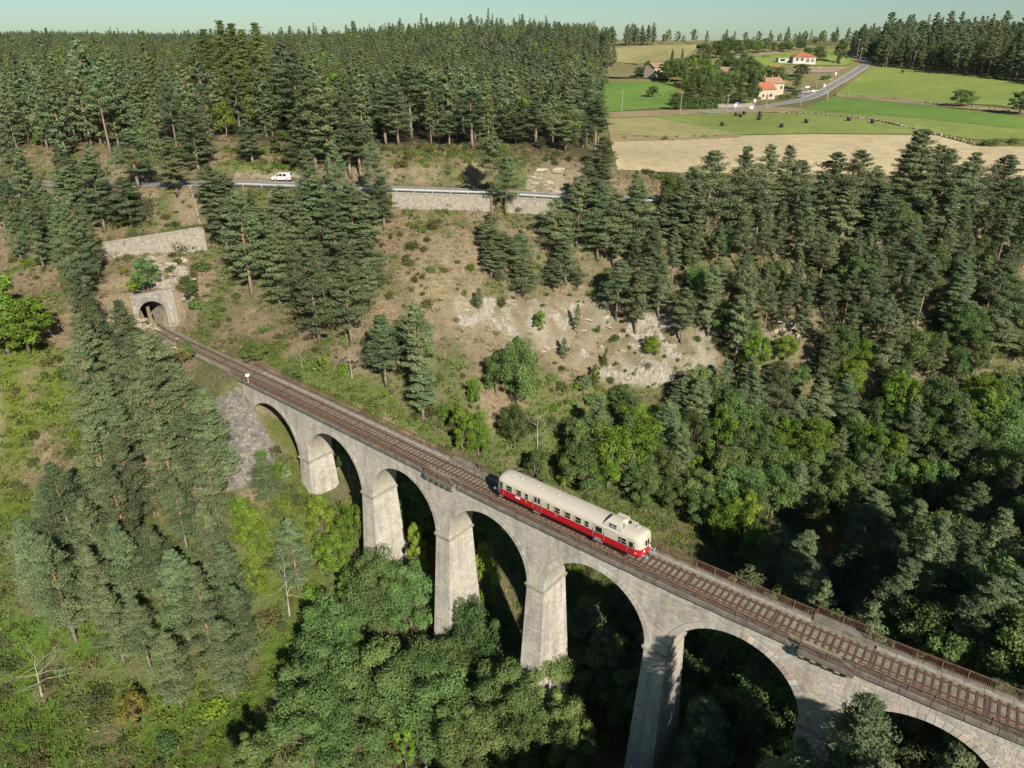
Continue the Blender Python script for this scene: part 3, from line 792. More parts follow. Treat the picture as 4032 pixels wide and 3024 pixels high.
for ua, ub in zip(us[:-1], us[1:]): pq(pp(ua, -.6), pp(ub, -.6), pp(ub, topz(ub)), pp(ua, topz(ua)))
ang = np.linspace(math.pi, 0, 25)
for ta, tb in zip(ang[:-1], ang[1:]):
    ua, ub = HW * math.cos(ta), HW * math.cos(tb); pq(pp(ua, open_z(ua)), pp(ub, open_z(ub)), pp(ub, topz(ub)), pp(ua, topz(ua)))
pq(pp(UL, -.6, -1.2), pp(UL, -.6), pp(UL, topz(UL)), pp(UL, topz(UL), -1.2)); pq(pp(UR, -.6), pp(UR, -.6, -1.2), pp(UR, topz(UR), -1.2), pp(UR, topz(UR)))
pq(pp(UL, topz(UL)), pp(UR, topz(UR)), pp(UR, topz(UR), -1.2), pp(UL, topz(UL), -1.2))
link(bpy.data.objects.new('portal_wall', npmesh('portal_wall', V, F, M['mortar'])), por)
# its blocks
VV = []; FF = []; CC = []; z = -.4; nst = 0
while z < 7.4:
    z1 = z + .36; u = UL + .05
    while u < UR - .1:
        v = min(u + random.uniform(.5, .9), UR - .05); um = (u + v) / 2; zc = z + .18
        d = um / (HW + .75); inside = abs(um) < HW + .72 and zc < SPZ + (CRZ + .72 - SPZ) * math.sqrt(max(0, 1 - d * d))
        if not inside and z1 < topz(um):
            pr = .03 + .05 * random.random(); q = [pp(u + .015, z + .015, pr), pp(v - .015, z + .015, pr), pp(v - .015, z1 - .015, pr), pp(u + .015, z1 - .015, pr), pp(u + .015, z + .015, -.02), pp(v - .015, z + .015, -.02), pp(v - .015, z1 - .015, -.02), pp(u + .015, z1 - .015, -.02)]
            o = sum(q, Vector()) / 8; me = npmesh('stone', [p - o for p in q], [(0, 1, 2, 3), (0, 4, 5, 1), (1, 5, 6, 2), (2, 6, 7, 3), (3, 7, 4, 0)], M['stone'], attrs={'col': ('FACE', 'FLOAT_COLOR', np.tile(np.r_[stone_col(-50) * .62, 1], (5, 1)))})
            ob = link(bpy.data.objects.new('stone', me), por); ob.location = o; nst += 1
        u = v
    z = z1
for k in range(21):
    t0 = math.pi * (k + .04) / 21; t1 = math.pi * (k + .96) / 21; q = []
    for d in (.11, -.3):
        for (t, rr) in ((t0, -.01), (t1, -.01), (t1, .74), (t0, .74)): q.append(pp(-(HW + rr) * math.cos(t), SPZ + (CRZ - SPZ + rr) * math.sin(t), d))
    o = sum(q, Vector()) / 8; me = npmesh('voussoir', [p - o for p in q], [(0, 1, 2, 3), (4, 7, 6, 5), (0, 4, 5, 1), (1, 5, 6, 2), (2, 6, 7, 3), (3, 7, 4, 0)], M['stone'], attrs={'col': ('FACE', 'FLOAT_COLOR', np.tile(np.r_[stone_col(-50) * .58, 1], (6, 1)))})
    ob = link(bpy.data.objects.new('voussoir', me), por); ob.location = o
for sgn in (-1, 1):
    for k in range(8):
        z0 = -.3 + k * .4; q = []
        for d in (.1, -.3):
            for (u, zz) in ((HW - .01, z0 + .01), (HW + .6 + .15 * (k % 2), z0 + .01), (HW + .6 + .15 * (k % 2), z0 + .39), (HW - .01, z0 + .39)): q.append(pp(sgn * u, zz, d))
        o = sum(q, Vector()) / 8; me = npmesh('jamb_stone', [p - o for p in q], [(0, 1, 2, 3), (4, 7, 6, 5), (0, 4, 5, 1), (1, 5, 6, 2), (2, 6, 7, 3), (3, 7, 4, 0)], M['stone'], attrs={'col': ('FACE', 'FLOAT_COLOR', np.tile(np.r_[stone_col(-50) * .58, 1], (6, 1)))})
        ob = link(bpy.data.objects.new('jamb_stone', me), por); ob.location = o
m = MB(); nn = 7
for k in range(nn):
    ua = UL - .15 + (UR - UL + .3) * k / nn + .01; ub = UL - .15 + (UR - UL + .3) * (k + 1) / nn - .01
    m = MB(); m.add([pp(ua, topz(ua) + .002, .2), pp(ub, topz(ub) + .002, .2), pp(ub, topz(ub) + .002, -1.25), pp(ua, topz(ua) + .002, -1.25), pp(ua, topz(ua) + .34, .2), pp(ub, topz(ub) + .34, .2), pp(ub, topz(ub) + .34, -1.25), pp(ua, topz(ua) + .34, -1.25)], [(3, 2, 1, 0), (4, 5, 6, 7), (0, 1, 5, 4), (1, 2, 6, 5), (2, 3, 7, 6), (3, 0, 4, 7)])
    m.build('coping_stone', M['concrete'], por)
# tunnel lining following the track in
V = []; F = []; TB = np.array([-TE[0], -TE[1]])
prof = [(-HW, -.6), (-HW, SPZ)] + [(HW * math.cos(t), SPZ + (CRZ - SPZ) * math.sin(t)) for t in np.linspace(math.pi, 0, 17)[1:-1]] + [(HW, SPZ), (HW, -.6)]
for d in np.linspace(0, 26, 14):
    for (u, v) in prof:
        q = PMID + PD * u + TB * d; V.append(Vector((q[0], q[1], v)) - por.location)
k = len(prof)
for i in range(13):
    for j in range(k - 1): F.append((i * k + j, i * k + j + 1, (i + 1) * k + j + 1, (i + 1) * k + j))
link(bpy.data.objects.new('tunnel_lining', npmesh('tunnel_lining', V, F, M['concrete'], smooth=False)), por)
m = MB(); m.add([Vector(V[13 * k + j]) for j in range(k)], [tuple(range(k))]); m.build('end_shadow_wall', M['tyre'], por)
V = []; F = []
for i, d in enumerate((0, 26)):
    for u in (-HW, HW):
        q = PMID + PD * u + TB * d; V.append(Vector((q[0], q[1], -.35)) - por.location)
link(bpy.data.objects.new('tunnel_floor', npmesh('tunnel_floor', V, [(0, 1, 3, 2)], M['ballast'])), por)
# ------------------------------------------------------------------ the railcar
M['cream'] = simple('cream_enamel', (.47, .43, .345), .42, .035, .7, spec=.4)
M['red'] = simple('red_enamel', (.41, .009, .018), .32, .08, .8, spec=.5)
M['darkred'] = simple('dark_red_line', (.22, .008, .015), .4, .1, 2)
M['bufgrey'] = simple('buffer_grey', (.22, .24, .26), .5, .2, 4)
M['under'] = simple('underframe_grime', (.03, .026, .022), .85, .3, 3)
M['seam'] = simple('panel_seam', (.16, .13, .10), .7, .1, 3)
M['gold'] = simple('gold_paint', (.70, .42, .05), .5, .1, 5)
M['lampglass'] = simple('lamp_glass', (.85, .85, .82), .1, .05, 3)
M['tan'] = simple('varnished_wood', (.45, .27, .11), .5, .2, 5)
M['bluepane_and_shade'] = simple('blue_glass_and_shade', (.02, .05, .09), .06, .2, 2, spec=.7)  # cab side panes, also the painted blue shade at the cab's rear
M['greypane'] = simple('grey_tinted_glass', (.20, .22, .22), .1, .2, 2, spec=.6)
SMID = 8.5
car = prop(empty('railcar', track(SMID), track_ang(SMID)), 'red and cream vintage railcar with rooftop driving cab crossing the viaduct', 'railcar')
HX = 10.25; YS = 1.45
half = [(1.37, .88), (1.44, 1.05), (YS, 1.25), (YS, 1.84), (YS, 1.86), (YS, 2.3), (YS, 2.78), (1.40, 2.98), (1.27, 3.17), (1.02, 3.34), (.62, 3.47), (0., 3.52)]
ring = [(-y, z) for y, z in half] + [(y, z) for y, z in half[-2::-1]]
def station(sg, a):
    """a = 0 at the start of the rounded end, pi/2 at the very end"""
    k = 1 - math.cos(a); x = sg * (HX - 1.15 + 1.15 * math.sin(a)); out = []
    for (y, z) in ring:
        ky = 1 - .40 * k ** 1.15
        zz = z - max(0, z - 2.75) * .42 * k
        xx = x - sg * max(0, z - 1.86) * .16 * k + (sg * .0)
        out.append(Vector((xx, y * ky, zz)))
    return out
rows = [station(-1, a) for a in np.linspace(math.pi / 2, 0, 9)] + [[Vector((x, y, z)) for (y, z) in ring] for x in np.linspace(-HX + 2.0, HX - 2.0, 12)] + [station(1, a) for a in np.linspace(0, math.pi / 2, 9)]
def body(name, zlo, zhi, mat, caps=True):
    idx = [i for i, (y, z) in enumerate(ring) if zlo - 1e-4 <= z <= zhi + 1e-4]
    m = MB(); k = len(ring)
    left = [i for i in idx if i < len(half)]; right = [i for i in idx if i >= len(half) - 1]
    runs = [idx] if zhi > 3 else [left, right]
    for r in runs:
        for a, b in zip(rows[:-1], rows[1:]):
            for i, j in zip(r[:-1], r[1:]): m.add([a[i], b[i], b[j], a[j]], [(0, 1, 2, 3)])
    for row, sg in ((rows[0], -1), (rows[-1], 1)):          # the end walls, slightly bowed
        L = [row[i] for i in left]; R = [row[i] for i in right][::-1]; n = 7
        if zhi > 3: R = [row[i] for i in range(len(ring) - 1, len(half) - 2, -1) if i in idx]
        for a in range(len(L) - 1):
            for q in range(n):
                def P(p0, p1, t): p = p0.lerp(p1, t); return p + Vector((sg * .13 * (1 - (2 * t - 1) ** 2), 0, 0))
                m.add([P(L[a], R[a], q / n), P(L[a], R[a], (q + 1) / n), P(L[a + 1], R[a + 1], (q + 1) / n), P(L[a + 1], R[a + 1], q / n)], [(0, 1, 2, 3)])
    me = m.mesh(name, mat, True)
    bm = bmesh.new(); bm.from_mesh(me); bmesh.ops.remove_doubles(bm, verts=bm.verts, dist=.001); bmesh.ops.recalc_face_normals(bm, faces=bm.faces); bm.to_mesh(me); bm.free()
    return link(bpy.data.objects.new(name, me), car)
up = body('upper_body', 1.85, 4, M['cream']); up['label'] = 'cream upper body and roof'
lo = body('lower_body', .8, 1.85, M['red']); lo['label'] = 'red lower body'
m = MB()
for sg in (-1, 1): m.box(-HX + 1.1, HX - 1.1, sg * YS - .012 + sg * .004, sg * YS + .012 + sg * .004, 1.83, 1.872)
m.build('belt_line', M['darkred'], car)
def frame(mb, x0, x1, z0, z1, y, sg, w=.05, d=.03):
    for (a, b, c, e) in ((x0 - w, x1 + w, z1, z1 + w), (x0 - w, x1 + w, z0 - w, z0), (x0 - w, x0, z0, z1), (x1, x1 + w, z0, z1)): mb.box(a, b, min(y, y + sg * d), max(y, y + sg * d), c, e)
def win(s0, s1, z0=1.97, z1=2.72, bars='h', sides=(-1, 1), mat='glass', wood=False):
    for sg in sides:
        x0, x1 = s0 - SMID, s1 - SMID; y = sg * YS
        m = MB(); m.box(x0, x1, min(y, y + sg * .006), max(y, y + sg * .006), z0, z1); w = m.build('window', M[mat], car)
        m = MB(); frame(m, x0, x1, z0, z1, y, sg, .035, .02)
        if 'h' in bars: m.box(x0, x1, min(y, y + sg * .016), max(y, y + sg * .016), z0 + .44 * (z1 - z0), z0 + .44 * (z1 - z0) + .04)
        if 'v' in bars: m.box(x0 + .3 * (x1 - x0), x0 + .3 * (x1 - x0) + .05, min(y, y + sg * .018), max(y, y + sg * .018), z0, z1)
        m.build('window_frame', M['cream'], w)
        if wood:
            m = MB(); m.add([(x0 + .02, y + sg * .009, z0 + .02), (x0 + .16, y + sg * .009, z0 + .02), (x0 + .26, y + sg * .009, z1 - .16), (x0 + .02, y + sg * .009, z1 - .04)], [(0, 1, 2, 3)]); m.build('seat_glimpse', M['tan'], w)
win(-1.02, -.62, 1.95, 2.82, ''); win(0.0, .86, wood=False); win(1.43, 2.3, wood=True); win(2.9, 3.36)
win(6.08, 6.56, wood=True); win(7.13, 8.05, wood=True); win(8.61, 9.55, wood=True); win(10.06, 11.02, wood=True); win(11.54, 12.06)
win(12.98, 13.88, 1.95, 2.7, ''); win(15.98, 16.97, 1.93, 2.66, 'hv'); win(17.33, 17.86, 1.9, 2.66, '')
# double entrance door, goods door, cab doors: leaves with seams, handles and steps
def door(s0, s1, leaves, sides=(-1, 1), rail=False):
    for sg in sides:
        y = sg * YS; d = empty('door', (0, 0, 0)); d.parent = car
        x0, x1 = s0 - SMID, s1 - SMID; m = MB()
        for k in range(leaves + 1):
            x = x0 + (x1 - x0) * k / leaves; m.box(x - .014, x + .014, min(y, y + sg * .008), max(y, y + sg * .008), .95, 2.93)
        m.box(x0, x1, min(y, y + sg * .008), max(y, y + sg * .008), 2.92, 2.945); m.box(x0, x1, min(y, y + sg * .008), max(y, y + sg * .008), .93, .955)
        m.build('door_seam', M['seam'], d)
        m = MB(); m.box(x0 + .05, x1 - .05, min(y, y + sg * .12), max(y, y + sg * .12), .80, .84); m.build('step', M['bufgrey'], d)
        m = MB()
        for x in (x0 - .07, x1 + .07): m.bar((x, y + sg * .05, 1.25), (x, y + sg * .05, 2.3), .03)
        m.build('handle', M['bufgrey'], d)
        if rail:
            m = MB(); m.box(x0 - .1, x1 + 1.55, min(y, y + sg * .06), max(y, y + sg * .06), 2.86, 2.95); m.build('door_track', M['cream'], d)
            m = MB(); m.box(x0, x1 + 1.4, min(y, y + sg * .03), max(y, y + sg * .03), 1.3, 1.34); m.build('door_rail', M['red'], d)
            m = MB()
            for zz in (1.12, .98): m.box(x0 + .25, x0 + 1.0, min(y, y + sg * .1), max(y, y + sg * .1), zz, zz + .06)
            m.build('step', M['bufgrey'], d)
win(4.3, 4.68, 2.12, 2.84, ''); win(4.8, 5.18, 2.12, 2.84, '')
door(4.18, 5.3, 2); door(12.75, 14.1, 1, rail=True); door(17.2, 18.0, 1); door(-1.12, -.5, 1, (-1, 1))
# emblems: ringed roundels, white destination plate, yellow number
for s in (3.05, 7.5):
    for sg in (-1, 1):
        m = MB(); y = sg * (YS + .006); cx = s - SMID; n = 20
        for k in range(n):
            a0, a1 = 2 * math.pi * k / n, 2 * math.pi * (k + 1) / n
            m.add([(cx + r * math.cos(a), y, 1.58 + r * math.sin(a)) for (r, a) in ((.15, a0), (.15, a1), (.115, a1), (.115, a0))], [(0, 1, 2, 3)])
        m.bar((cx - .06, y, 1.62), (cx + .07, y, 1.64), .03, .01); m.bar((cx + .06, y, 1.64), (cx - .03, y, 1.5), .03, .01); m.bar((cx - .05, y, 1.54), (cx + .04, y, 1.57), .025, .01)
        m.build('emblem', M['gold'], car)
for sg in (-1, 1):
    m = MB(); y = sg * YS; m.box(1.43 - SMID, 2.15 - SMID, min(y, y + sg * .02), max(y, y + sg * .02), 1.48, 1.72); m.build('destination_plate', M['white'], car)
    m = MB(); y = sg * (YS - .06); m.box(18.02 - SMID, 18.36 - SMID, min(y, y + sg * .05), max(y, y + sg * .05), 1.33, 1.44); m.build('number_plate', M['gold'], car)
# end windows and lamps
for sg in (-1, 1):
    for (y0, y1) in ((-.80, -.58), (-.40, -.06), (.06, .40), (.58, .80)):
        def P(y, z, d=0.0):
            yy = y / .87; t = (yy + 1) / 2; x = HX + .13 * (1 - (2 * t - 1) ** 2) - max(0, z - 1.86) * .16 * .92 + .012 + d
            if abs(y) > .55: x -= (abs(y) - .55) * .3
            return (sg * x, y, z)
        m = MB(); q = [P(y0, 2.02), P(y1, 2.02), P(y1, 2.66), P(y0, 2.66)]; m.add(q + [(a - sg * .05, b, c) for a, b, c in q], [(0, 1, 2, 3), (0, 4, 5, 1), (1, 5, 6, 2), (2, 6, 7, 3), (3, 7, 4, 0)]); w = m.build('end_window', M['glass'], car)
        m = MB(); q = [P(y0 - .03, 1.99, .012), P(y1 + .03, 1.99, .012), P(y1 + .03, 2.02, .012), P(y0 - .03, 2.02, .012)]; m.add(q, [(0, 1, 2, 3)]); m.add([P(y0 - .03, 2.66, .012), P(y1 + .03, 2.66, .012), P(y1 + .03, 2.69, .012), P(y0 - .03, 2.69, .012)], [(0, 1, 2, 3)]); m.build('window_frame', M['cream'], w)
    for y in (-.62, .62):
        m = MB(); m.lathe((sg * (HX + .06), y, 1.5), [(.13, -.06), (.15, 0), (.13, .06), (.02, .07)], 14, 'x'); hl = m.build('headlamp', M['lampglass'], car)
        m = MB(); m.lathe((sg * (HX + .04), y, 1.5), [(.17, -.06), (.17, .03)], 14, 'x'); m.build('lamp_housing', M['red'], hl)
    for y in (-.86, .86):
        m = MB(); x = HX - .12
        m.lathe((sg * (x + .0), y, 1.06), [(.15, 0), (.15, sg * .42), (.09, sg * .43), (.09, sg * .66)], 14, 'x'); bf = m.build('buffer', M['bufgrey'], car)
        m = MB(); m.lathe((sg * (x + .66), y, 1.06), [(.22, 0), (.235, sg * .03), (.2, sg * .06), (.02, sg * .075)], 18, 'x'); m.build('buffer_head', M['bufgrey'], bf)
    m = MB(); m.bar((sg * (HX + .02), 0, 1.02), (sg * (HX + .34), 0, .98), .09); m.bar((sg * (HX + .34), 0, 1.0), (sg * (HX + .34), 0, .72), .06); m.build('coupling_hook', M['under'], car)
    m = MB(); m.box(min(sg * (HX - .3), sg * (HX + .02)), max(sg * (HX - .3), sg * (HX + .02)), -.95, .95, .78, .9); m.build('buffer_beam', M['red'], car)
# roof: ventilators, driving cab (turret), silencer boxes
for (x, y) in ((-8.45, -.1), (-7.15, -.1), (-4.7, -.05), (-3.9, -.1), (-1.55, -.05)):
    m = MB(); m.lathe((x, y, 3.49), [(.16, 0), (.17, .05), (.12, .10), (.02, .12)], 14); m.build('roof_ventilator', M['cream'], car)
m = MB()
for x in np.arange(-8.2, 9, 2.05):
    pts = [(x, y, z + .008) for (y, z) in ring if z > 2.9]
    for a, b in zip(pts[:-1], pts[1:]): m.bar(a, b, .02, .012)
m.build('roof_seam', M['cream'], car)
tur = empty('roof_cab', (0, 0, 0)); tur.parent = car
tp = [(-1.30, 2.95), (-1.27, 3.35), (-1.14, 3.72), (-.85, 3.98), (-.35, 4.08), (.15, 4.0), (.5, 3.75), (.62, 3.35)]
m = MB()
def tx(z): k = (z - 2.95) / 1.13; return (5.05 + .85 * k, 7.98 - .62 * k)
for (a, b) in zip(tp[:-1], tp[1:]):
    xa, xb = tx(a[1]), tx(b[1]); m.add([(xa[0], *a), (xa[1], *a), (xb[1], *b), (xb[0], *b)], [(0, 1, 2, 3)])
m.add([(tx(z)[0], y, z) for y, z in tp], [tuple(range(len(tp)))]); m.add([(tx(z)[1], y, z) for y, z in tp], [tuple(range(len(tp)))])
o = m.build('cab_shell', M['cream'], tur)
def twin(name, x0, x1, za, zb, ya, yb, mat):
    m = MB(); m.add([(x0, ya - .015, za), (x1, ya - .015, za), (x1, yb - .015, zb), (x0, yb - .015, zb)], [(0, 1, 2, 3)]); return m.build(name, M[mat], tur)
for (x0, x1) in ((6.08, 6.5), (6.58, 7.02)):
    twin('cab_window', x0, x1, 3.40, 3.66, -1.255, -1.162, 'bluepane_and_shade'); twin('cab_window', x0, x1, 3.2, 3.34, -1.285, -1.268, 'bluepane_and_shade')
m = MB(); q = [(tx(z)[1] + .012, y, z) for (y, z) in ((-1.12, 3.3), (-1.03, 3.68), (-.80, 3.88), (-.4, 3.95), (-.25, 3.35))]; m.add(q, [(0, 1, 2, 3, 4)]); m.build('cab_windscreen', M['greypane'], tur)
m = MB(); q = [(tx(z)[0] - .012, y, z) for (y, z) in ((-1.15, 3.25), (-1.03, 3.68), (-.80, 3.9), (-.1, 3.93), (.3, 3.75), (.4, 3.4))]; m.add(q, [tuple(range(6))]); m.build('cab_rear_shade_patch', M['bluepane_and_shade'], tur)  # dark blue sheet painted in for the shadow behind the roof cab
for (x0, x1, y0, y1, z1) in ((5.95, 7.35, .66, 1.15, 3.72), (7.4, 8.5, .75, 1.05, 3.5)):
    m = MB(); m.box(x0, x1, y0, y1, 3.0, z1); m.build('silencer_box', M['cream'], car)
m = MB(); m.lathe((7.75, .42, 3.4), [(.22, 0), (.22, .28), (.17, .3), (.15, .2)], 14); m.build('exhaust_outlet', M['under'], car)
m = MB(); m.box(8.72, 9.0, .25, .65, 3.2, 3.56); m.lathe((8.86, .1, 3.5), [(.1, -.1), (.13, 0), (.1, .12)], 10, 'y'); m.build('horn_unit', M['cream'], car)
# running gear
m = MB(); m.box(-HX + 1.4, HX - 1.4, -1.15, 1.15, .55, 1.0); m.build('underframe', M['under'], car)
for bx in (-7.0, 6.8):
    bg_ = empty('bogie', (bx, 0, 0)); bg_.parent = car
    m = MB()
    for sg in (-1, 1): m.box(-1.6, 1.6, sg * 1.02 - .06, sg * 1.02 + .06, .42, .78)
    m.box(-.4, .4, -1, 1, .45, .7); m.build('bogie_frame', M['under'], bg_)
    for wx in (-1.15, 1.15):
        for sg in (-1, 1):
            m = MB(); m.lathe((wx, sg * .75, .43), [(.46, -.07), (.43, -.03), (.42, .07), (.1, .08)], 20, 'y'); m.build('wheel', M['rail'], bg_)
# ------------------------------------------------------------------ fields, roads, walls
def drape(name, poly, mat, lift=.12, step=6.0, label=None):
    """a field: its outline in the picture laid down on the ground, then filled with a grid"""
    W = []
    for (x0, y0), (x1, y1) in zip(poly, poly[1:] + poly[:1]):
        n = max(1, int(math.hypot(x1 - x0, y1 - y0) / 14))
        for k in range(n): W.append(hit(x0 + (x1 - x0) * k / n, y0 + (y1 - y0) * k / n)[:2])
    W = np.array(W); lo = W.min(0); hi = W.max(0)
    xs, ys = np.meshgrid(np.arange(lo[0], hi[0], step), np.arange(lo[1], hi[1], step)); P = np.stack([xs.ravel(), ys.ravel()], 1); P = P[in_poly(P, W)]
    pts = [Vector(p) for p in W] + [Vector(p) for p in P]; E = [(i, (i + 1) % len(W)) for i in range(len(W))]
    v, e, f, *_ = geometry.delaunay_2d_cdt(pts, E, [], 1, 1e-4)
    V = np.array([(p.x, p.y) for p in v]); z = ground(V[:, 0], V[:, 1]) + lift
    me = bpy.data.meshes.new(name); me.from_pydata([(a, b, c) for (a, b), c in zip(V, z)], [], [list(q) for q in f]); me.materials.append(mat)
    me.polygons.foreach_set('use_smooth', [True] * len(me.polygons)); me.update()
    return prop(link(bpy.data.objects.new(name, me)), kind='structure')
def field_mat(name, a, b, ang=0., stripes=.0, freq=.4, c=None):
    m, nt, bs = nmat(name)
    n1 = noise_tex(nt, .03, 5, .7, 'World'); col = ramp(nt, n1, [(.3, a), (.7, b)])
    g2 = ramp(nt, noise_tex(nt, .35, 5, .75, 'World'), [(.3, .8), (.7, 1.2)]); col = mixrgb(nt, col, g2, 1., 'MULTIPLY')
    if stripes:
        ge = nt.nodes.new('ShaderNodeNewGeometry'); mp = nt.nodes.new('ShaderNodeMapping'); mp.inputs['Rotation'].default_value = (0, 0, ang)
        nt.links.new(ge.outputs['Position'], mp.inputs[0]); w = nt.nodes.new('ShaderNodeTexWave'); w.inputs['Scale'].default_value = freq; w.inputs['Distortion'].default_value = 1.6; w.inputs['Detail'].default_value = 3; w.inputs['Detail Scale'].default_value = .3; w.bands_direction = 'Y'
        nt.links.new(mp.outputs[0], w.inputs[0]); g3 = ramp(nt, w.outputs['Fac'], [(.2, 1 - stripes), (.8, 1 + stripes)]); col = mixrgb(nt, col, g3, 1., 'MULTIPLY')
    nt.links.new(col, bs.inputs['Base Color']); bs.inputs['Roughness'].default_value = .95; bs.inputs['Specular IOR Level'].default_value = .1
    return m
F_ST = field_mat('stubble', (0.362, 0.294, 0.175), (0.463, 0.379, 0.232), .06, .08, .16)
F_GR = field_mat('hay_meadow', (0.158, 0.198, 0.051), (0.226, 0.266, 0.073), .1, .06, .12)
F_BR = field_mat('aftermath_grass', (0.096, 0.181, 0.034), (0.158, 0.237, 0.051), .1, .05, .1)
F_PA = field_mat('pasture', (0.169, 0.226, 0.051), (0.232, 0.277, 0.073), .3, .05, .1)
F_UP = field_mat('upland_field', (0.237, 0.226, 0.090), (0.328, 0.294, 0.136), .6, .12, .08)
F_DR = field_mat('dry_verge', (.22, .18, .095), (.32, .25, .145))
F_PK = field_mat('ploughed_plot', (.26, .20, .14), (.34, .26, .18))
drape('field', [(1318, 306), (1475, 302), (1591, 293.5), (1758, 290.5), (2021, 293), (2108, 317), (2212, 318), (2300, 318), (2300, 388), (1900, 380), (1470, 374), (1334, 367)], F_ST)
drape('field', [(1308, 256), (1475, 250), (1585, 243), (1675, 244.5), (1761, 248), (1875, 258), (2021, 290.5), (1758, 289), (1591, 292), (1475, 300), (1316, 291)], F_GR, .14)
drape('field', [(1308, 257), (1414, 255), (1596, 291), (1475, 299), (1317, 290)], F_UP, .2)
drape('field', [(1700, 243), (1735, 236), (1805, 208), (2022, 231), (2212, 254), (2300, 262), (2300, 300), (2212, 301), (2108, 303), (2021, 288), (1875, 256), (1761, 246)], F_GR, .14)
drape('field', [(1735, 236), (1805, 208), (2022, 231), (2212, 254), (2300, 262), (2300, 290), (2212, 280), (1990, 256), (1820, 243)], F_BR, .2)
drape('field', [(1885, 145), (1960, 151), (2080, 163), (2212, 181), (2300, 190), (2300, 240), (2212, 236), (2150, 228), (2022, 223), (1900, 212), (1805, 204)], F_PA, .2)
drape('field', [(1295, 178), (1400, 178), (1455, 175), (1470, 232), (1302, 243)], F_BR, .2)
drape('field', [(1286, 120), (1320, 105), (1400, 98.5), (1505, 97.5), (1500, 110), (1470, 130), (1380, 139), (1300, 133)], F_UP, .3)
drape('field', [(1575, 142), (1610, 128), (1690, 115), (1800, 108), (1850, 132), (1825, 143), (1700, 140), (1640, 150)], F_PA, .3)
drape('field', [(1705, 146), (1835, 146), (1800, 158), (1720, 158)], F_PK, .35)
drape('verge', [(1310, 243), (1470, 238), (1690, 232), (1740, 236), (1700, 244), (1585, 244), (1475, 250), (1308, 256)], F_DR, .22)
drape('verge', [(1805, 203), (1900, 211), (2022, 222), (2212, 241), (2212, 246), (2022, 231), (1805, 209)], F_DR, .26)
drape('verge', [(1317, 291), (1475, 299.5), (1600, 292), (1600, 297), (1475, 303), (1319, 307)], F_DR, .24)
def ribbon(name, pts, width, mat, lift, parent=None, kind='structure', off=0.0, sub=1.0):
    """pts: list of (x, y) in the place; a strip draped along them"""
    P = np.array(pts, float); d = np.r_[0, np.cumsum(np.hypot(*np.diff(P, axis=0).T))]; n = max(2, int(d[-1] / sub)); t = np.linspace(0, d[-1], n)
    X = np.interp(t, d, P[:, 0]); Y = np.interp(t, d, P[:, 1])
    for _ in range(4):
        X[1:-1] = (X[:-2] + 2 * X[1:-1] + X[2:]) / 4; Y[1:-1] = (Y[:-2] + 2 * Y[1:-1] + Y[2:]) / 4
    tx_ = np.gradient(X); ty_ = np.gradient(Y); L = np.hypot(tx_, ty_); nx_, ny_ = -ty_ / L, tx_ / L
    cx, cy = X + nx_ * off, Y + ny_ * off; cz = ground(X, Y) if callable(lift) is False else lift(X, Y)
    zz = np.convolve(np.pad(cz, 3, 'edge'), np.ones(7) / 7, 'valid') + (lift if not callable(lift) else 0)
    V = []; F = []
    for i in range(n):
        for s in (-.5, .5): V.append((cx[i] + nx_[i] * width * s, cy[i] + ny_[i] * width * s, zz[i]))
    for i in range(n - 1): F.append((2 * i, 2 * i + 2, 2 * i + 3, 2 * i + 1))
    o = link(bpy.data.objects.new(name, npmesh(name, V, F, mat, smooth=True)), parent)
    if kind and parent is None: o['kind'] = kind
    return o
def road_z(X, Y): return seg_dist(X, Y, ROAD)[1] + .05
RP = ROAD[:, :2]
road = ribbon('road', RP, 6.6, M['asphalt'], lambda x, y: road_z(x, y))
M['line'] = simple('road_paint', (.72, .72, .69), .7, .15, 1, coord='World')
for off in (-2.95, 2.95):
    o = ribbon('edge_line', RP, .2, M['line'], lambda x, y: road_z(x, y) + .006, off=off); o.parent = road; o['kind'] = ''; del o['kind']
RL = ROAD[:, :2]; dd = np.r_[0, np.cumsum(np.hypot(*np.diff(RL, axis=0).T))]
def road_at(t): return np.array([np.interp(t, dd, RL[:, 0]), np.interp(t, dd, RL[:, 1])])
t = 60.
while t < dd[-1] - 30:
    a, b = road_at(t), road_at(t + 3); o = ribbon('centre_dash', [a, (a + b) / 2, b], .16, M['line'], lambda x, y: road_z(x, y) + .006); o.parent = road; o['kind'] = ''; del o['kind']; t += 9
# guard rail on the valley side, retaining walls below the road
def road_off(t, o):
    a, b = road_at(t - .5), road_at(t + .5); d = (b - a) / np.hypot(*(b - a)); p = road_at(t) + np.array([-d[1], d[0]]) * o; z = float(road_z(np.array([p[0]]), np.array([p[1]]))[0]); return Vector((p[0], p[1], z))
t0 = float(np.interp(-66, RL[:, 0], dd)); t1 = float(np.interp(110, RL[:, 0], dd))
gr = prop(empty('guard_rail', road_off((t0 + t1) / 2, -3.9)), 'galvanised guard rail along the valley side of the road', 'guard rail')
ts = np.arange(t0, t1, 4.0)
for a, b in zip(ts[:-1], ts[1:]):
    m = MB(); m.bar(road_off(a, -3.9) + Vector((0, 0, .6)) - gr.location, road_off(b, -3.9) + Vector((0, 0, .6)) - gr.location, .09, .32); m.build('beam', M['galv'], gr)
    m = MB(); p = road_off(a, -3.98) - gr.location; m.bar(p + Vector((0, 0, -.5)), p + Vector((0, 0, .78)), .12); m.build('post', M['galv'], gr)
M['rubble'], nt, b = nmat('rubble_wall')
vo = nt.nodes.new('ShaderNodeTexVoronoi'); vo.inputs['Scale'].default_value = 2.2; ge = nt.nodes.new('ShaderNodeNewGeometry'); nt.links.new(ge.outputs['Position'], vo.inputs[0])
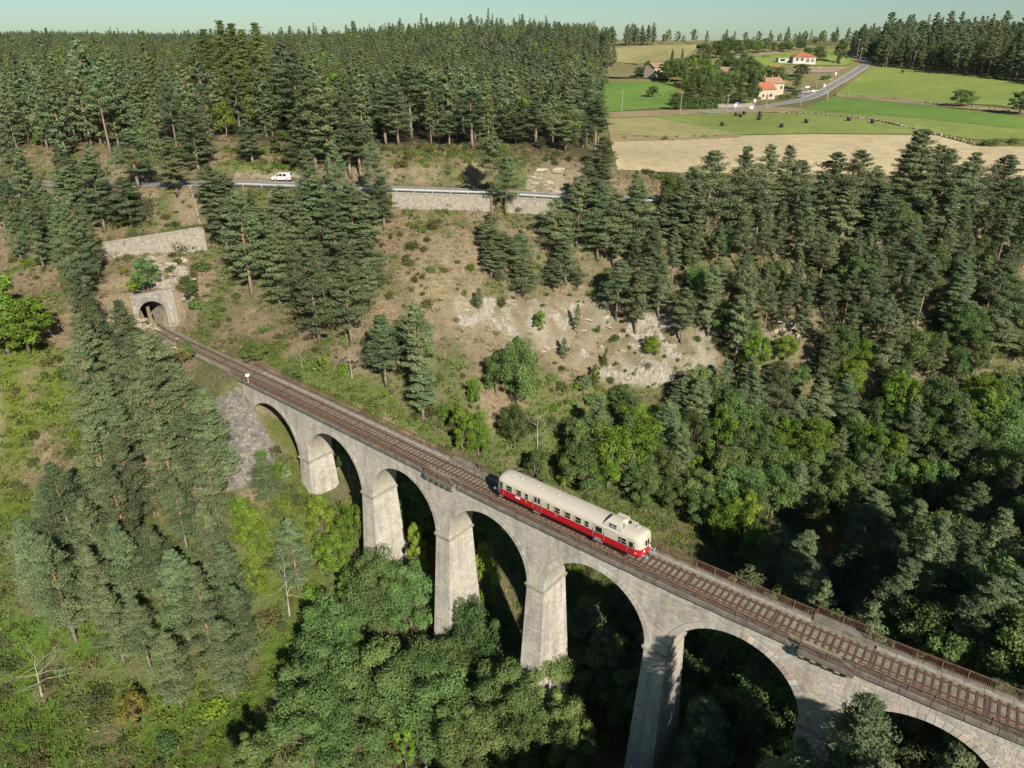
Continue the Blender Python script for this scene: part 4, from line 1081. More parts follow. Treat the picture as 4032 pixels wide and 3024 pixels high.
ve = nt.nodes.new('ShaderNodeTexVoronoi'); ve.feature = 'DISTANCE_TO_EDGE'; ve.inputs['Scale'].default_value = 2.2; nt.links.new(ge.outputs['Position'], ve.inputs[0])
c1 = ramp(nt, vo.outputs['Color'], [(.1, (.19, .17, .14)), (.9, (.31, .28, .23))]); c2 = mixrgb(nt, (.22, .19, .14), c1, ramp(nt, ve.outputs['Distance'], [(.02, 0.), (.09, 1.)]))
nt.links.new(c2, b.inputs['Base Color']); b.inputs['Roughness'].default_value = .9
bn = nt.nodes.new('ShaderNodeBump'); bn.inputs['Strength'].default_value = .8; bn.inputs['Distance'].default_value = .12; nt.links.new(ve.outputs['Distance'], bn.inputs['Height']); nt.links.new(bn.outputs[0], b.inputs['Normal'])
def wall(name, label, P0, n_out, hgt, thick, z_top, cat='wall', butt=0, group=None):
    """P0: list of (x, y) along the top; battered wall with separate coping"""
    o = prop(empty(name, (P0[0][0], P0[0][1], z_top[0])), label, cat, group); L = o.location; m = MB(); n_out = Vector((*n_out, 0))
    for i in range(len(P0) - 1):
        a, b = Vector((*P0[i], z_top[i])), Vector((*P0[i + 1], z_top[i + 1])); bt = n_out * (hgt * .14)
        q = [a + bt - Vector((0, 0, hgt)), b + bt - Vector((0, 0, hgt)), b, a]; r = [p - n_out * thick for p in (a - Vector((0, 0, hgt)), b - Vector((0, 0, hgt)), b, a)]
        m.add([p - L for p in q + r], [(0, 1, 2, 3), (7, 6, 5, 4), (3, 2, 6, 7), (0, 4, 5, 1), (1, 5, 6, 2), (0, 3, 7, 4)])
    m.build('wall_face', M['rubble'], o)
    for i in range(len(P0) - 1):
        m = MB(); a, b = Vector((*P0[i], z_top[i] + .003)), Vector((*P0[i + 1], z_top[i + 1] + .003)); d = (b - a).normalized() * .01
        q = [a + n_out * .12 + d, b + n_out * .12 - d, b - n_out * (thick + .05) - d, a - n_out * (thick + .05) + d]; m.add([p - L for p in q] + [p - L + Vector((0, 0, .22)) for p in q], [(3, 2, 1, 0), (4, 5, 6, 7), (0, 1, 5, 4), (1, 2, 6, 5), (2, 3, 7, 6), (3, 0, 4, 7)]); m.build('coping_stone', M['concrete'], o)
    for k in range(butt):
        f = (k + .5) / butt * (len(P0) - 1); i = int(f); a = Vector((*P0[i], z_top[i])).lerp(Vector((*P0[i + 1], z_top[i + 1])), f - i); m = MB()
        e = Vector((-n_out.y, n_out.x, 0)) * .35; q = [a - e, a + e]; m.add([p - L for p in (q[0] + n_out * .45 - Vector((0, 0, hgt)), q[1] + n_out * .45 - Vector((0, 0, hgt)), q[1] + n_out * .05 - Vector((0, 0, .3)), q[0] + n_out * .05 - Vector((0, 0, .3)), q[0] - Vector((0, 0, hgt)), q[1] - Vector((0, 0, hgt)))], [(0, 1, 2, 3), (0, 4, 5, 1), (0, 3, 4), (1, 5, 2)]); m.build('buttress', M['rubble'], o)
    return o
for (xa, xb, lab) in ((-27.5, -4.5, 'long pale retaining wall under the road, beneath the clearing'), (-1.5, 12.5, 'short pale retaining wall under the road, behind the tall pine')):
    ta, tb = np.interp(xa, RL[:, 0], dd), np.interp(xb, RL[:, 0], dd); n = 8; pts = [road_off(ta + (tb - ta) * k / n, -4.9) for k in range(n + 1)]
    wall('retaining_wall', lab, [(p.x, p.y) for p in pts], (0.03, -1), 4.2, .6, [p.z - .15 for p in pts], group='retaining walls below the road')
pts = TWALL
wall('retaining_wall', 'buttressed pale stone wall on the slope above the tunnel portal', [(p[0], p[1]) for p in pts], (.33, -.94), 4.6, .7, [p[2] for p in pts], butt=13)
# the lane past the hamlet, its junction and side road
def dpath(L): return [hit(x, y)[:2] for x, y in L]
lane = ribbon('road', dpath([(1520, 246), (1560, 241), (1618, 237), (1688, 226), (1735, 217), (1758, 209), (1774, 200), (1791, 190), (1821, 173), (1851, 154), (1869, 142), (1876, 136), (1862, 130), (1845, 124), (1828, 119)]), 6.2, M['asphalt'], .32, sub=3)
ribbon('road', dpath([(1768, 199), (1745, 196), (1720, 197), (1690, 194), (1650, 192)]), 5.5, M['asphalt'], .38, sub=3)
ribbon('road', dpath([(1762, 203), (1748, 203), (1736, 206), (1733, 212)]), 5.5, M['asphalt'], .35, sub=2)
ribbon('road', dpath([(1230, 163), (1300, 164), (1370, 168), (1440, 172), (1500, 176)]), 5., M['asphalt'], .35, sub=4)
for off in (-2.7, 2.7):
    o = ribbon('edge_line', dpath([(1520, 246), (1560, 241), (1618, 237), (1688, 226), (1735, 217), (1758, 209), (1774, 200), (1791, 190), (1821, 173), (1851, 154), (1869, 142)]), .35, M['line'], .335, off=off, sub=3); o.parent = lane; o['kind'] = ''; del o['kind']
M['redtar'] = simple('red_asphalt', (.30, .10, .085), .9, .2, .5, coord='World')
isl = prop(empty('traffic_island', (*hit(1753, 197.5)[:2], 0)), 'red triangular traffic island with white kerb at the junction', 'traffic island')
q = [Vector(hit(x, y)) + Vector((0, 0, .47)) for x, y in ((1737, 198.5), (1766, 197.2), (1750, 201))]
m = MB(); m.add([p - isl.location for p in q] + [p - isl.location - Vector((0, 0, .3)) for p in q], [(0, 1, 2), (0, 3, 4, 1), (1, 4, 5, 2), (2, 5, 3, 0)]); m.build('surface', M['redtar'], isl)
m = MB()
for a, b in ((0, 1), (1, 2), (2, 0)): m.bar(q[a] - isl.location, q[b] - isl.location, .4, .16)
m.build('kerb', M['white'], isl)
# river
rv = ribbon('river', RIVER[:, :2], 4.2, M['water'], lambda x, y: ground(x, y) + .55, sub=2)
# stone-pitched cone in front of the abutment
apex = np.array(track(-60.5, -2.4)[:2]); VV = []; FF = []; CC = []
pit = prop(empty('stone_pitching', (apex[0], apex[1], -1)), 'grey stone-pitched slope at the foot of the viaduct abutment', 'embankment')
na, nr = 21, 26; a0 = math.atan2(-TW[1], -TW[0])
def cone(rad, th):
    d = a0 + th; x = apex[0] + math.cos(d) * rad; y = apex[1] + math.sin(d) * rad; zc = -.75 - rad * .80; return np.array([x, y, zc])
angs = np.linspace(-1.75, 1.5, na); rads = np.linspace(0.2, 15.5, nr)
for r in rads:
    for a in angs: VV.append(cone(r, a) - np.array(pit.location))
for i in range(nr - 1):
    for j in range(na - 1): FF.append((i * na + j, (i + 1) * na + j, (i + 1) * na + j + 1, i * na + j + 1))
link(bpy.data.objects.new('slope_bed', npmesh('slope_bed', VV, FF, M['mortar_dark'] if 'mortar_dark' in M else M['coping'], smooth=True)), pit)
sv = []; sf = []; sc = []; cnt = 0
ctr = []
r = .5
while r < 15.2:
    n = max(2, int(3.25 * r / .52))
    for k in range(n): ctr.append((r + random.uniform(-.12, .12), -1.75 + 3.25 * (k + .5 + random.uniform(-.25, .25)) / n, random.uniform(.2, .34)))
    r += .48
random.shuffle(ctr)
for i, (r, a, sz) in enumerate(ctr):
    p = cone(r, a); nrm = Vector((math.cos(a0 + a) * .62, math.sin(a0 + a) * .62, .78)); t1 = Vector((-math.sin(a0 + a), math.cos(a0 + a), 0)); t2 = nrm.cross(t1); n = random.choice((5, 6, 6, 7)); ph = random.random() * 6
    top = [Vector(p) + (t1 * math.cos(ph + 6.283 * k / n) + t2 * math.sin(ph + 6.283 * k / n)) * sz * random.uniform(.75, 1.05) + nrm * random.uniform(.05, .12) for k in range(n)]
    base = [q - nrm * .2 + (q - Vector(p)) * .08 for q in top]; c0 = Vector(p) + nrm * random.uniform(.1, .17)
    vs = [c0] + top + base; fs = [(0, 1 + k, 1 + (k + 1) % n) for k in range(n)] + [(1 + k, 1 + n + k, 1 + (k + 1) % n) for k in range(n)] + [(1 + n + k, 1 + n + (k + 1) % n, 1 + (k + 1) % n) for k in range(n)]
    g = random.uniform(.55, 1.2); col = np.array([.235, .215, .19]) * g * (1 + .1 * np.array([random.uniform(-1, 1), 0, random.uniform(-1, 1)]))
    if i < 300:
        me = npmesh('stone', [q - Vector(p) for q in vs], fs, M['stone'], attrs={'col': ('FACE', 'FLOAT_COLOR', np.tile(np.r_[col, 1], (len(fs), 1)))}); o = link(bpy.data.objects.new('stone', me), pit); o.location = Vector(p) - pit.location
    else:
        b = len(sv); sv += [q - pit.location for q in vs]; sf += [tuple(j + b for j in f) for f in fs]; sc += [np.r_[col, 1]] * len(fs)
link(bpy.data.objects.new('stones', npmesh('stones', sv, sf, M['stone'], attrs={'col': ('FACE', 'FLOAT_COLOR', np.array(sc))})), pit)['kind'] = 'stuff'
# ------------------------------------------------------------------ plants: shapes
def tufts(C, N, size, asp, rng, spread=1.0, axis=None):
    """kite-shaped leaf faces centred on C with rough normals N; returns verts, quads"""
    n = len(C); R = rng.normal(size=(n, 3)); Nn = N + R * .55 * spread; Nn /= np.linalg.norm(Nn, axis=1)[:, None] + 1e-9
    A = rng.normal(size=(n, 3)) if axis is None else axis + rng.normal(size=(n, 3)) * .45
    A = A - (A * Nn).sum(1)[:, None] * Nn; A /= np.linalg.norm(A, axis=1)[:, None] + 1e-9; B = np.cross(Nn, A)
    L = size * (.65 + .7 * rng.random(n))[:, None]; W = L * asp
    V = np.stack([C - A * L * .5, C + B * W * .5 - A * L * .05, C + A * L * .5, C - B * W * .5 - A * L * .05], 1).reshape(-1, 3)
    return V, np.arange(n * 4).reshape(n, 4)
def leafmesh(name, parts, mat):
    V = np.concatenate([p[0] for p in parts]); T = np.concatenate([p[1] for p in parts]); F = np.arange(len(V)).reshape(-1, 4)
    return npmesh(name, V, F, mat, attrs={'tint': ('POINT', 'FLOAT', np.clip(np.repeat(T, 4), 0, 1))})
def pine(seed, h=16., cr=2.9, base=.28, nb=62, per=70, size=.42, kind='pine', flat=.26):
    rng = np.random.default_rng(seed); rn = random.Random(seed); parts = []; m = MB()
    n = 9; bend = [rng.normal() * .12, rng.normal() * .12]
    def axis(t): return np.array([bend[0] * math.sin(t * 3.1) * h * .05 + bend[0] * t * t * h * .06, bend[1] * math.sin(t * 2.5) * h * .05 + bend[1] * t * t * h * .05, t * h])
    r0 = h * .0135
    m.tube([axis(t) - np.array([0, 0, .6 if t == 0 else 0]) for t in np.linspace(0, .97, n)], [r0 * (1.15 - t * 1.08) if t > 0 else r0 * 1.4 for t in np.linspace(0, .97, n)], 7)
    az = rng.random() * 6
    for i in range(nb):
        t = base + (1 - base) * ((i + rng.random() * .8) / nb) ** .9; u = (t - base) / (1 - base)
        if kind == 'spruce': prof = (1 - u) ** .85 * 1.0 + .04
        else: prof = (min(1., .5 + u * 2.6)) * (1 - u ** 1.7) ** .9 + .07
        L = cr * prof * (.62 + .55 * rng.random()); az += 2.4 + rng.normal() * .4; d = np.array([math.cos(az), math.sin(az), 0])
        rise = (.22 + .5 * u if kind == 'pine' else -.28 + .25 * u) + rng.normal() * .09
        a = axis(min(t, .97)); tip = a + d * L + np.array([0, 0, rise * L])
        m.tube([a, a + (tip - a) * .5 + np.array([0, 0, .04 * L]), tip], [r0 * .32 * (1.1 - u * .8), r0 * .2 * (1.1 - u * .8), r0 * .06], 3, caps=False)
        tn = rng.random() * .5
        fr = ((.45, .5), (.75, .75), (1., .62)) if kind == 'pine' else ((.3, .5), (.55, .6), (.8, .6), (1., .4))
        for f, wgt in fr:
            k = max(6, int(per * wgt * (.35 + prof * .75))); rad = (.09 * cr + .30 * L) * (.7 + .45 * rng.random())
            c = a + (tip - a) * f; X = rng.normal(size=(k, 3)); X /= np.linalg.norm(X, axis=1)[:, None]; X *= (.45 + .55 * rng.random(k) ** .5)[:, None]
            if kind == 'pine': X *= np.array([rad, rad, rad * (flat + .16)]); X[:, 2] += .1 * rad
            else:
                X = X * np.array([rad, rad, rad * .25]); X[:, 2] -= .25 * (X[:, 0] ** 2 + X[:, 1] ** 2) / rad
            P = c + X; out = P - a; out /= np.linalg.norm(out, axis=1)[:, None] + 1e-6; N = out * .35 + X / rad * .5 + np.array([0, 0, .75])
            V, _ = tufts(P, N, size, .42 if kind == 'pine' else .36, rng, 1.1, axis=out + np.array([0, 0, .5 if kind == 'pine' else -.15])); parts.append((V, tn + .45 * rng.random(k)))
    if kind == 'pine':
        for i in range(9):
            t = base * (.45 + .6 * rng.random()); az += 2.2; a = axis(t); L = cr * (.25 + .4 * rng.random()); tip = a + np.array([math.cos(az) * L, math.sin(az) * L, L * (.1 + .2 * rng.random())])
            m.tube([a, tip], [r0 * .2, r0 * .05], 3, caps=False)
    return m.mesh('trunk', M['pinebark'], True), leafmesh('crown', parts, M['pine' if kind == 'pine' else 'spruce'])
def broad(seed, h=13., cr=4.6, base=.22, lobes=20, per=330, size=.46, mat='leaf', dens=1.0, top=1.0):
    rng = np.random.default_rng(seed); parts = []; m = MB(); r0 = h * .016
    lean = rng.normal(size=2) * .35
    fork = np.array([lean[0], lean[1], h * (base + .12)])
    m.tube([(0, 0, -.6), (lean[0] * .4, lean[1] * .4, h * base * .6), fork], [r0 * 1.4, r0 * 1.05, r0 * .85], 7)
    for i in range(lobes):
        u = (i + .5) / lobes; zc = base + .10 + (1 - base - .16) * u ** .9 * top + rng.normal() * .02
        prof = math.sqrt(max(.05, 1 - ((zc - (base + .36)) / (1 - base - .30)) ** 2)); az = i * 2.4 + rng.normal() * .5; rr = cr * prof * (.30 + .62 * rng.random() ** .8) * (1 if i < lobes - 2 else .3)
        c = np.array([math.cos(az) * rr + lean[0], math.sin(az) * rr + lean[1], zc * h]); R = cr * (.15 + .19 * rng.random()); ell = np.array([R, R, R * (.72 + .25 * rng.random())])
        m.tube([fork, fork + (c - fork) * .55 + np.array([0, 0, .3]), c], [r0 * .5, r0 * .28, r0 * .08], 4, caps=False)
        k = int(per * dens); X = rng.normal(size=(k, 3)); X /= np.linalg.norm(X, axis=1)[:, None]; bump = 1 + .22 * np.sin(X[:, 0] * 5 + i) * np.sin(X[:, 1] * 6 + i * 2) + .15 * np.sin(X[:, 2] * 9 + i)
        X *= (bump * (.62 + .5 * rng.random(k)))[:, None]; P = c + X * ell; keep = P[:, 2] > h * base * .75; tn = .12 + .5 * rng.random()
        V, _ = tufts(P[keep], X[keep] * .9 + np.array([0, 0, .45]), size, .62, rng, .9); parts.append((V, (tn + .36 * rng.random(k) + .1 * np.sin(X[:, 0] * 7))[keep]))
    return m.mesh('trunk', M['bark'], True), leafmesh('crown', parts, M[mat])
def bush(seed, h=1.6, cr=1.3, k=520, size=.3, mat='broom', lobes=5, asp=.4):
    rng = np.random.default_rng(seed); parts = []
    for i in range(lobes):
        az = i * 2.4 + rng.random(); rr = cr * .5 * rng.random() if i else 0; R = cr * (.4 + .3 * rng.random()); c = np.array([math.cos(az) * rr, math.sin(az) * rr, h * (.3 + .25 * rng.random())])
        X = rng.normal(size=(k // lobes, 3)); X /= np.linalg.norm(X, axis=1)[:, None]; X *= (.5 + .55 * rng.random(len(X)))[:, None]; P = c + X * np.array([R, R, h * .5]); P[:, 2] = np.abs(P[:, 2])
        V, _ = tufts(P, X * .6 + np.array([0, 0, .7]), size, asp, rng, 1., axis=X * .5 + np.array([0, 0, 1.])); parts.append((V, .15 + .4 * rng.random() + .4 * rng.random(len(P))))
    return leafmesh('foliage', parts, M[mat])
def dead(seed, h=9.):
    rn = random.Random(seed); m = MB(); up = Vector((0, 0, 1))
    def grow(a, d, L, r, lev):
        mid = a + d * L * .5 + Vector((rn.gauss(0, .08), rn.gauss(0, .08), rn.gauss(0, .05))) * L; b = a + d * L; m.tube([a, mid, b], [r, r * .75, r * .45], 5 if lev < 2 else 3, caps=False)
        if lev > 3 or r < .008: return
        for i in range(rn.choice((2, 3, 3))):
            ax = Vector((rn.gauss(0, 1), rn.gauss(0, 1), rn.gauss(0, .5))).normalized(); nd = (d + ax * .75 + up * .15).normalized(); st = mid if i == 2 else b; grow(st, nd, L * rn.uniform(.5, .72), r * rn.uniform(.42, .6), lev + 1)
    p = Vector((0, 0, -.4)); d = Vector((rn.gauss(0, .05), rn.gauss(0, .05), 1)).normalized()
    for k in range(4):
        b = p + d * h * .2; m.tube([p, b], [h * .014 * (1 - k * .2), h * .014 * (.8 - k * .2) + .01], 6, caps=False)
        if k: 
            for _ in range(3):
                ax = Vector((rn.gauss(0, 1), rn.gauss(0, 1), .25)).normalized(); grow(b, ax, h * rn.uniform(.14, .24), h * .005, 1)
        p = b
    return m.mesh('dead_branches', M['deadwood'], True)
PINES = [pine(11, 16, 2.7, .16, 60, 120, .30), pine(12, 16, 2.3, .24, 56, 120, .30), pine(13, 16, 3.0, .12, 66, 115, .30), pine(14, 16, 2.4, .36, 48, 120, .30), pine(15, 16, 2.8, .10, 68, 115, .30), pine(16, 16, 2.1, .2, 56, 120, .30), pine(17, 16, 3.1, .22, 58, 120, .30), pine(18, 16, 2.5, .14, 62, 110, .30), pine(19, 16, 2.9, .28, 52, 120, .30)]
PNEAR = [pine(31, 16, 2.8, .16, 84, 170, .22), pine(32, 16, 2.4, .22, 80, 165, .22), pine(33, 16, 3.1, .14, 88, 170, .22), pine(34, 16, 2.6, .12, 84, 160, .22)]
PBARE = [pine(21, 16, 2.6, .52, 40, 120, .30), pine(22, 16, 2.8, .46, 44, 120, .30)]
SPRUCE = [pine(41, 20, 3.1, .05, 150, 62, .32, 'spruce'), pine(42, 20, 2.7, .07, 140, 62, .32, 'spruce'), pine(43, 20, 3.4, .06, 150, 62, .32, 'spruce')]
BROAD = [broad(51, 13, 4.6, .16, 34, 300, .36), broad(52, 13, 4.2, .14, 30, 300, .36), broad(53, 13, 5.0, .2, 38, 300, .36), broad(54, 13, 3.6, .12, 28, 300, .36), broad(55, 13, 5.2, .16, 40, 300, .36), broad(56, 13, 4.0, .18, 30, 260, .36)]
BBRIGHT = [broad(61, 13, 4.2, .14, 30, 300, .36, 'leafbright'), broad(62, 13, 3.4, .12, 26, 300, .36, 'leafbright'), broad(63, 13, 4.8, .16, 34, 300, .36, 'leafbright')]
BNEAR = [broad(71, 13, 4.9, .16, 46, 520, .26), broad(72, 13, 5.4, .18, 50, 520, .26), broad(73, 13, 4.2, .16, 42, 520, .26), broad(74, 13, 4.6, .14, 44, 520, .26)]
BYEL = [broad(81, 8, 2.8, .12, 20, 200, .30, 'yellow', .7)]
BUSH = [bush(91), bush(92, 1.3, 1.5), bush(93, 2.0, 1.2, 560, .28), bush(94, 1.5, 1.6, 560, .3, 'leaf', 6, .6), bush(95, 1.8, 1.5, 560, .3, 'leafbright', 6, .6)]
DEAD = [dead(101), dead(102, 8), dead(103, 10)]
# ------------------------------------------------------------------ plants: placing
PLACED = []            # (x, y, radius)
TREES = []             # (object, type word, area, x in picture)
def free(x, y, r):
    for (a, b, c) in PLACED:
        if (a - x) ** 2 + (b - y) ** 2 < (r + c) ** 2: return False
    return True
def put(variant, h0, x, y, hgt, wide, name, typ, area, rz=None):
    z = g1(x, y); o = empty(name, (x, y, z - .1), random.random() * 6.28 if rz is None else rz, (hgt / h0 * wide, hgt / h0 * wide, hgt / h0))
    if isinstance(variant, tuple):
        for me in variant: link(bpy.data.objects.new(me.name.split('.')[0], me), o)
    else: link(bpy.data.objects.new(variant.name.split('.')[0], variant), o)
    TREES.append((o, typ, area, float(project([(x, y, z + hgt * .6)])[0, 0]))); PLACED.append((x, y, 1.3 if hgt > 5 else .6)); return o
def tree_px(kind, area, tx, ty, bx, by, w=None, near=False):
    """a tree whose foot and top were read off the picture"""
    p = hit(bx, by); top = at_y(tx, ty, p[1]); hgt = float(np.clip(top[2] - p[2], 2.2, 27))
    sp = math.dist((0, 0, CAM_H), p) / FPX          # metres per measuring pixel there
    if kind == 'pine': L = PNEAR if near else PINES; h0, w0 = 16, 5.6
    elif kind == 'bare': L = PBARE; h0, w0 = 16, 5.2
    elif kind == 'spruce': L = SPRUCE; h0, w0 = 20, 6.2
    elif kind == 'leaf': L = BNEAR if near else BROAD; h0, w0 = 13, 9.5
    elif kind == 'bright': L = BBRIGHT; h0, w0 = 13, 8.5
    elif kind == 'yellow': L = BYEL; h0, w0 = 8, 5.8
    elif kind == 'dead': L = DEAD; h0, w0 = 9, 4
    wide = 1.0 if not w else float(np.clip(w * sp / (w0 * hgt / h0), .45, 2.4))
    put(random.choice(L), h0, p[0], p[1], hgt, wide, {'pine': 'pine_tree', 'bare': 'pine_tree', 'spruce': 'spruce_tree', 'leaf': 'broadleaf_tree', 'bright': 'broadleaf_tree', 'yellow': 'yellowing_tree', 'dead': 'dead_tree'}[kind], kind, area)
def R(k): ox = (0, 737.3, 1474.7)[k % 3]; oy = (0, 553., 1106.)[k // 3]; return lambda x, y: (ox + x / 3, oy + y / 3)
def batch(k, rows):
    f = R(k)
    for r in rows:
        kind, area, tx, ty, bx, by = r[:6]; w = r[6] / 3 if len(r) > 6 and r[6] else None
        tree_px(kind, area, *f(tx, ty), *f(bx, by), w, near=len(r) > 7)
A_VAN = 'on the grassy bank above the road by the van'; A_ROAD = 'beside the road on the far slope'; A_EDGE = 'at the wood edge above the road'; A_MID = 'on the slope between road and railway'; A_RIGHT = 'on the right-hand slope below the stubble field'
A_BELOW = 'in the gully behind the railcar'; A_GORGE = 'in the wooded gorge behind the viaduct'; A_FRONT = 'in front of the viaduct piers'; A_GROVE = 'in the grove below the tunnel'; A_LEFT = 'on the hillside above the tunnel'; A_RAIL = 'behind the far railing at lower right'; A_HAM = 'around the hamlet'; A_WOOD = 'in the hill forest'; A_RIDGE = 'in the ridge wood at upper right'; A_OUT = 'by the pale rock outcrop'
batch(0, [('pine', A_VAN, 1600, 770, 1640, 1065, 190), ('leaf', A_VAN, 1830, 830, 1830, 1005, 190), ('pine', A_MID, 1390, 1060, 1400, 1440, 230), ('pine', A_MID, 1480, 1280, 1480, 1640, 260), ('pine', A_MID, 1600, 1400, 1640, 1760, 260), ('pine', A_MID, 1500, 1120, 1500, 1420, 200),
 ('pine', A_LEFT, 900, 850, 900, 1220, 230), ('pine', A_LEFT, 660, 1000, 680, 1500, 220), ('pine', A_LEFT, 850, 1150, 860, 1470, 260), ('pine', A_LEFT, 1150, 880, 1150, 1260, 220), ('pine', A_LEFT, 1270, 700, 1290, 1120, 240), ('pine', A_LEFT, 430, 1080, 480, 1480, 240), ('pine', A_LEFT, 560, 1020, 560, 1400, 210),
 ('spruce', A_WOOD, 1405, 90, 1420, 800, 240), ('spruce', A_WOOD, 1500, 110, 1520, 830, 250), ('spruce', A_WOOD, 1560, 130, 1590, 810, 240), ('spruce', A_WOOD, 1640, 170, 1660, 830, 240), ('spruce', A_WOOD, 1735, 120, 1740, 840, 260), ('spruce', A_WOOD, 1450, 190, 1460, 760, 220), ('spruce', A_WOOD, 1330, 260, 1340, 700, 220), ('pine', A_WOOD, 1850, 270, 1880, 850, 260), ('pine', A_WOOD, 1960, 330, 1960, 960, 260), ('pine', A_ROAD, 2050, 520, 2050, 1130, 260), ('pine', A_ROAD, 2150, 480, 2140, 1160, 260), ('pine', A_ROAD, 1960, 760, 1960, 1110, 200),
 ('pine', A_MID, 1860, 1200, 1850, 1560, 260), ('pine', A_MID, 2080, 1150, 2080, 1620, 280), ('pine', A_MID, 1980, 1300, 1980, 1700, 280), ('pine', A_MID, 1740, 1330, 1740, 1720, 240)])
batch(1, [('bare', A_ROAD, 960, 870, 970, 1360, 200), ('pine', A_ROAD, 1100, 1000, 1065, 1390, 190), ('pine', A_EDGE, 840, 570, 850, 960, 240), ('pine', A_EDGE, 1140, 720, 1130, 930, 190), ('pine', A_EDGE, 1260, 650, 1260, 950, 210), ('pine', A_EDGE, 1295, 880, 1290, 970, 120), ('pine', A_EDGE, 1500, 620, 1450, 980, 220), ('pine', A_EDGE, 1580, 440, 1560, 960, 230), ('pine', A_EDGE, 1650, 640, 1640, 990, 210), ('pine', A_EDGE, 1690, 880, 1690, 1130, 200), ('pine', A_EDGE, 1600, 1040, 1600, 1300, 210), ('pine', A_EDGE, 1690, 1060, 1690, 1330, 200),
 ('pine', A_EDGE, 390, 540, 370, 940, 200), ('bare', A_EDGE, 470, 420, 455, 890, 210), ('bare', A_EDGE, 560, 420, 555, 890, 210), ('pine', A_EDGE, 290, 590, 290, 940, 210), ('spruce', A_EDGE, 190, 330, 200, 760, 190), ('pine', A_EDGE, 700, 740, 700, 950, 190), ('spruce', A_EDGE, 740, 440, 740, 720, 150), ('bare', A_EDGE, 640, 480, 640, 860, 160), ('bright', A_EDGE, 745, 600, 745, 740, 110), ('leaf', A_EDGE, 980, 575, 980, 720, 150), ('leaf', A_EDGE, 1160, 590, 1150, 700, 130), ('spruce', A_EDGE, 1470, 480, 1480, 700, 130),
 ('pine', A_ROAD, 60, 680, 60, 1150, 260), ('bare', A_ROAD, 130, 760, 130, 1160, 210), ('pine', A_MID, 80, 1180, 100, 1680, 320), ('pine', A_MID, 290, 1140, 280, 1490, 200), ('pine', A_MID, 200, 1250, 200, 1660, 240), ('pine', A_MID, 960, 1370, 960, 1660, 190), ('pine', A_MID, 1170, 1510, 1170, 1730, 190), ('pine', A_MID, 1060, 1500, 1060, 1760, 220), ('pine', A_RIGHT, 1400, 1280, 1390, 1700, 200), ('pine', A_RIGHT, 1560, 1150, 1520, 1600, 230), ('pine', A_RIGHT, 1660, 1190, 1660, 1640, 240), ('pine', A_RIGHT, 1760, 1250, 1760, 1720, 240), ('pine', A_RIGHT, 1900, 1180, 1890, 1650, 220), ('pine', A_RIGHT, 2080, 1310, 2060, 1620, 180), ('pine', A_RIGHT, 2180, 1240, 2170, 1640, 220)])
batch(2, [('pine', A_RIGHT, x, y, bx, by, w) for x, y, bx, by, w in ((150, 970, 150, 1540, 260), (340, 940, 330, 1560, 240), (510, 930, 500, 1480, 220), (620, 935, 620, 1450, 190), (720, 1030, 700, 1500, 200), (940, 980, 910, 1500, 260), (1080, 965, 1060, 1500, 220), (1190, 1070, 1190, 1480, 190), (1380, 835, 1400, 1440, 270), (1490, 830, 1450, 1420, 230), (1560, 930, 1560, 1450, 220), (1620, 960, 1640, 1480, 200), (1700, 1040, 1720, 1500, 200), (1810, 980, 1800, 1470, 220), (2080, 1000, 1980, 1520, 300), (2180, 1180, 2180, 1560, 240), (30, 1200, 60, 1650, 240), (1240, 1180, 1220, 1620, 280), (820, 1100, 830, 1560, 220), (1000, 1200, 1000, 1640, 240))])
batch(4, [('pine', A_MID, 290, 380, 290, 840, 250), ('pine', A_MID, 500, 330, 520, 700, 230), ('pine', A_MID, 540, 690, 530, 1070, 240), ('pine', A_MID, 60, 80, 60, 430, 260), ('pine', A_MID, 230, 60, 230, 210, 180), ('pine', A_OUT, 1090, 0, 1170, 250, 230), ('pine', A_OUT, 930, 80, 1020, 170, 180), ('pine', A_OUT, 1380, 20, 1375, 225, 170), ('pine', A_OUT, 1560, 60, 1530, 200, 110), ('pine', A_RIGHT, 1830, 20, 1800, 380, 230), ('pine', A_RIGHT, 1990, 0, 1960, 350, 240), ('dead', A_BELOW, 1270, 950, 1270, 1250, 150), ('spruce', A_OUT, 1710, 620, 1700, 715, 70), ('pine', A_OUT, 1560, 760, 1570, 890, 120), ('bright', A_OUT, 1660, 700, 1650, 850, 80), ('bright', A_OUT, 2030, 520, 2010, 650, 120),
 ('leaf', A_BELOW, 1000, 620, 1000, 900, 200), ('leaf', A_BELOW, 1150, 545, 1140, 1000, 240), ('bright', A_BELOW, 860, 780, 870, 1000, 110), ('leaf', A_BELOW, 1130, 950, 1120, 1230, 190), ('bright', A_BELOW, 780, 950, 790, 1280, 190), ('bright', A_BELOW, 900, 1010, 890, 1310, 150), ('leaf', A_BELOW, 1100, 1130, 1100, 1225, 90), ('leaf', A_BELOW, 1260, 1250, 1250, 1500, 220), ('bright', A_BELOW, 1440, 1260, 1440, 1520, 130), ('leaf', A_GORGE, 1880, 900, 1850, 1090, 210), ('bright', A_GORGE, 1720, 1080, 1720, 1500, 280), ('bright', A_GORGE, 1990, 1080, 1930, 1430, 320), ('leaf', A_GORGE, 2140, 1000, 2140, 1260, 160), ('leaf', A_GORGE, 1800, 840, 1810, 960, 130), ('pine', A_RIGHT, 2190, 780, 2200, 1050, 200), ('dead', A_MID, 2010 - 1950, 560, 70, 790, 140), ('bright', A_MID, 660, 970, 660, 1090, 70)])
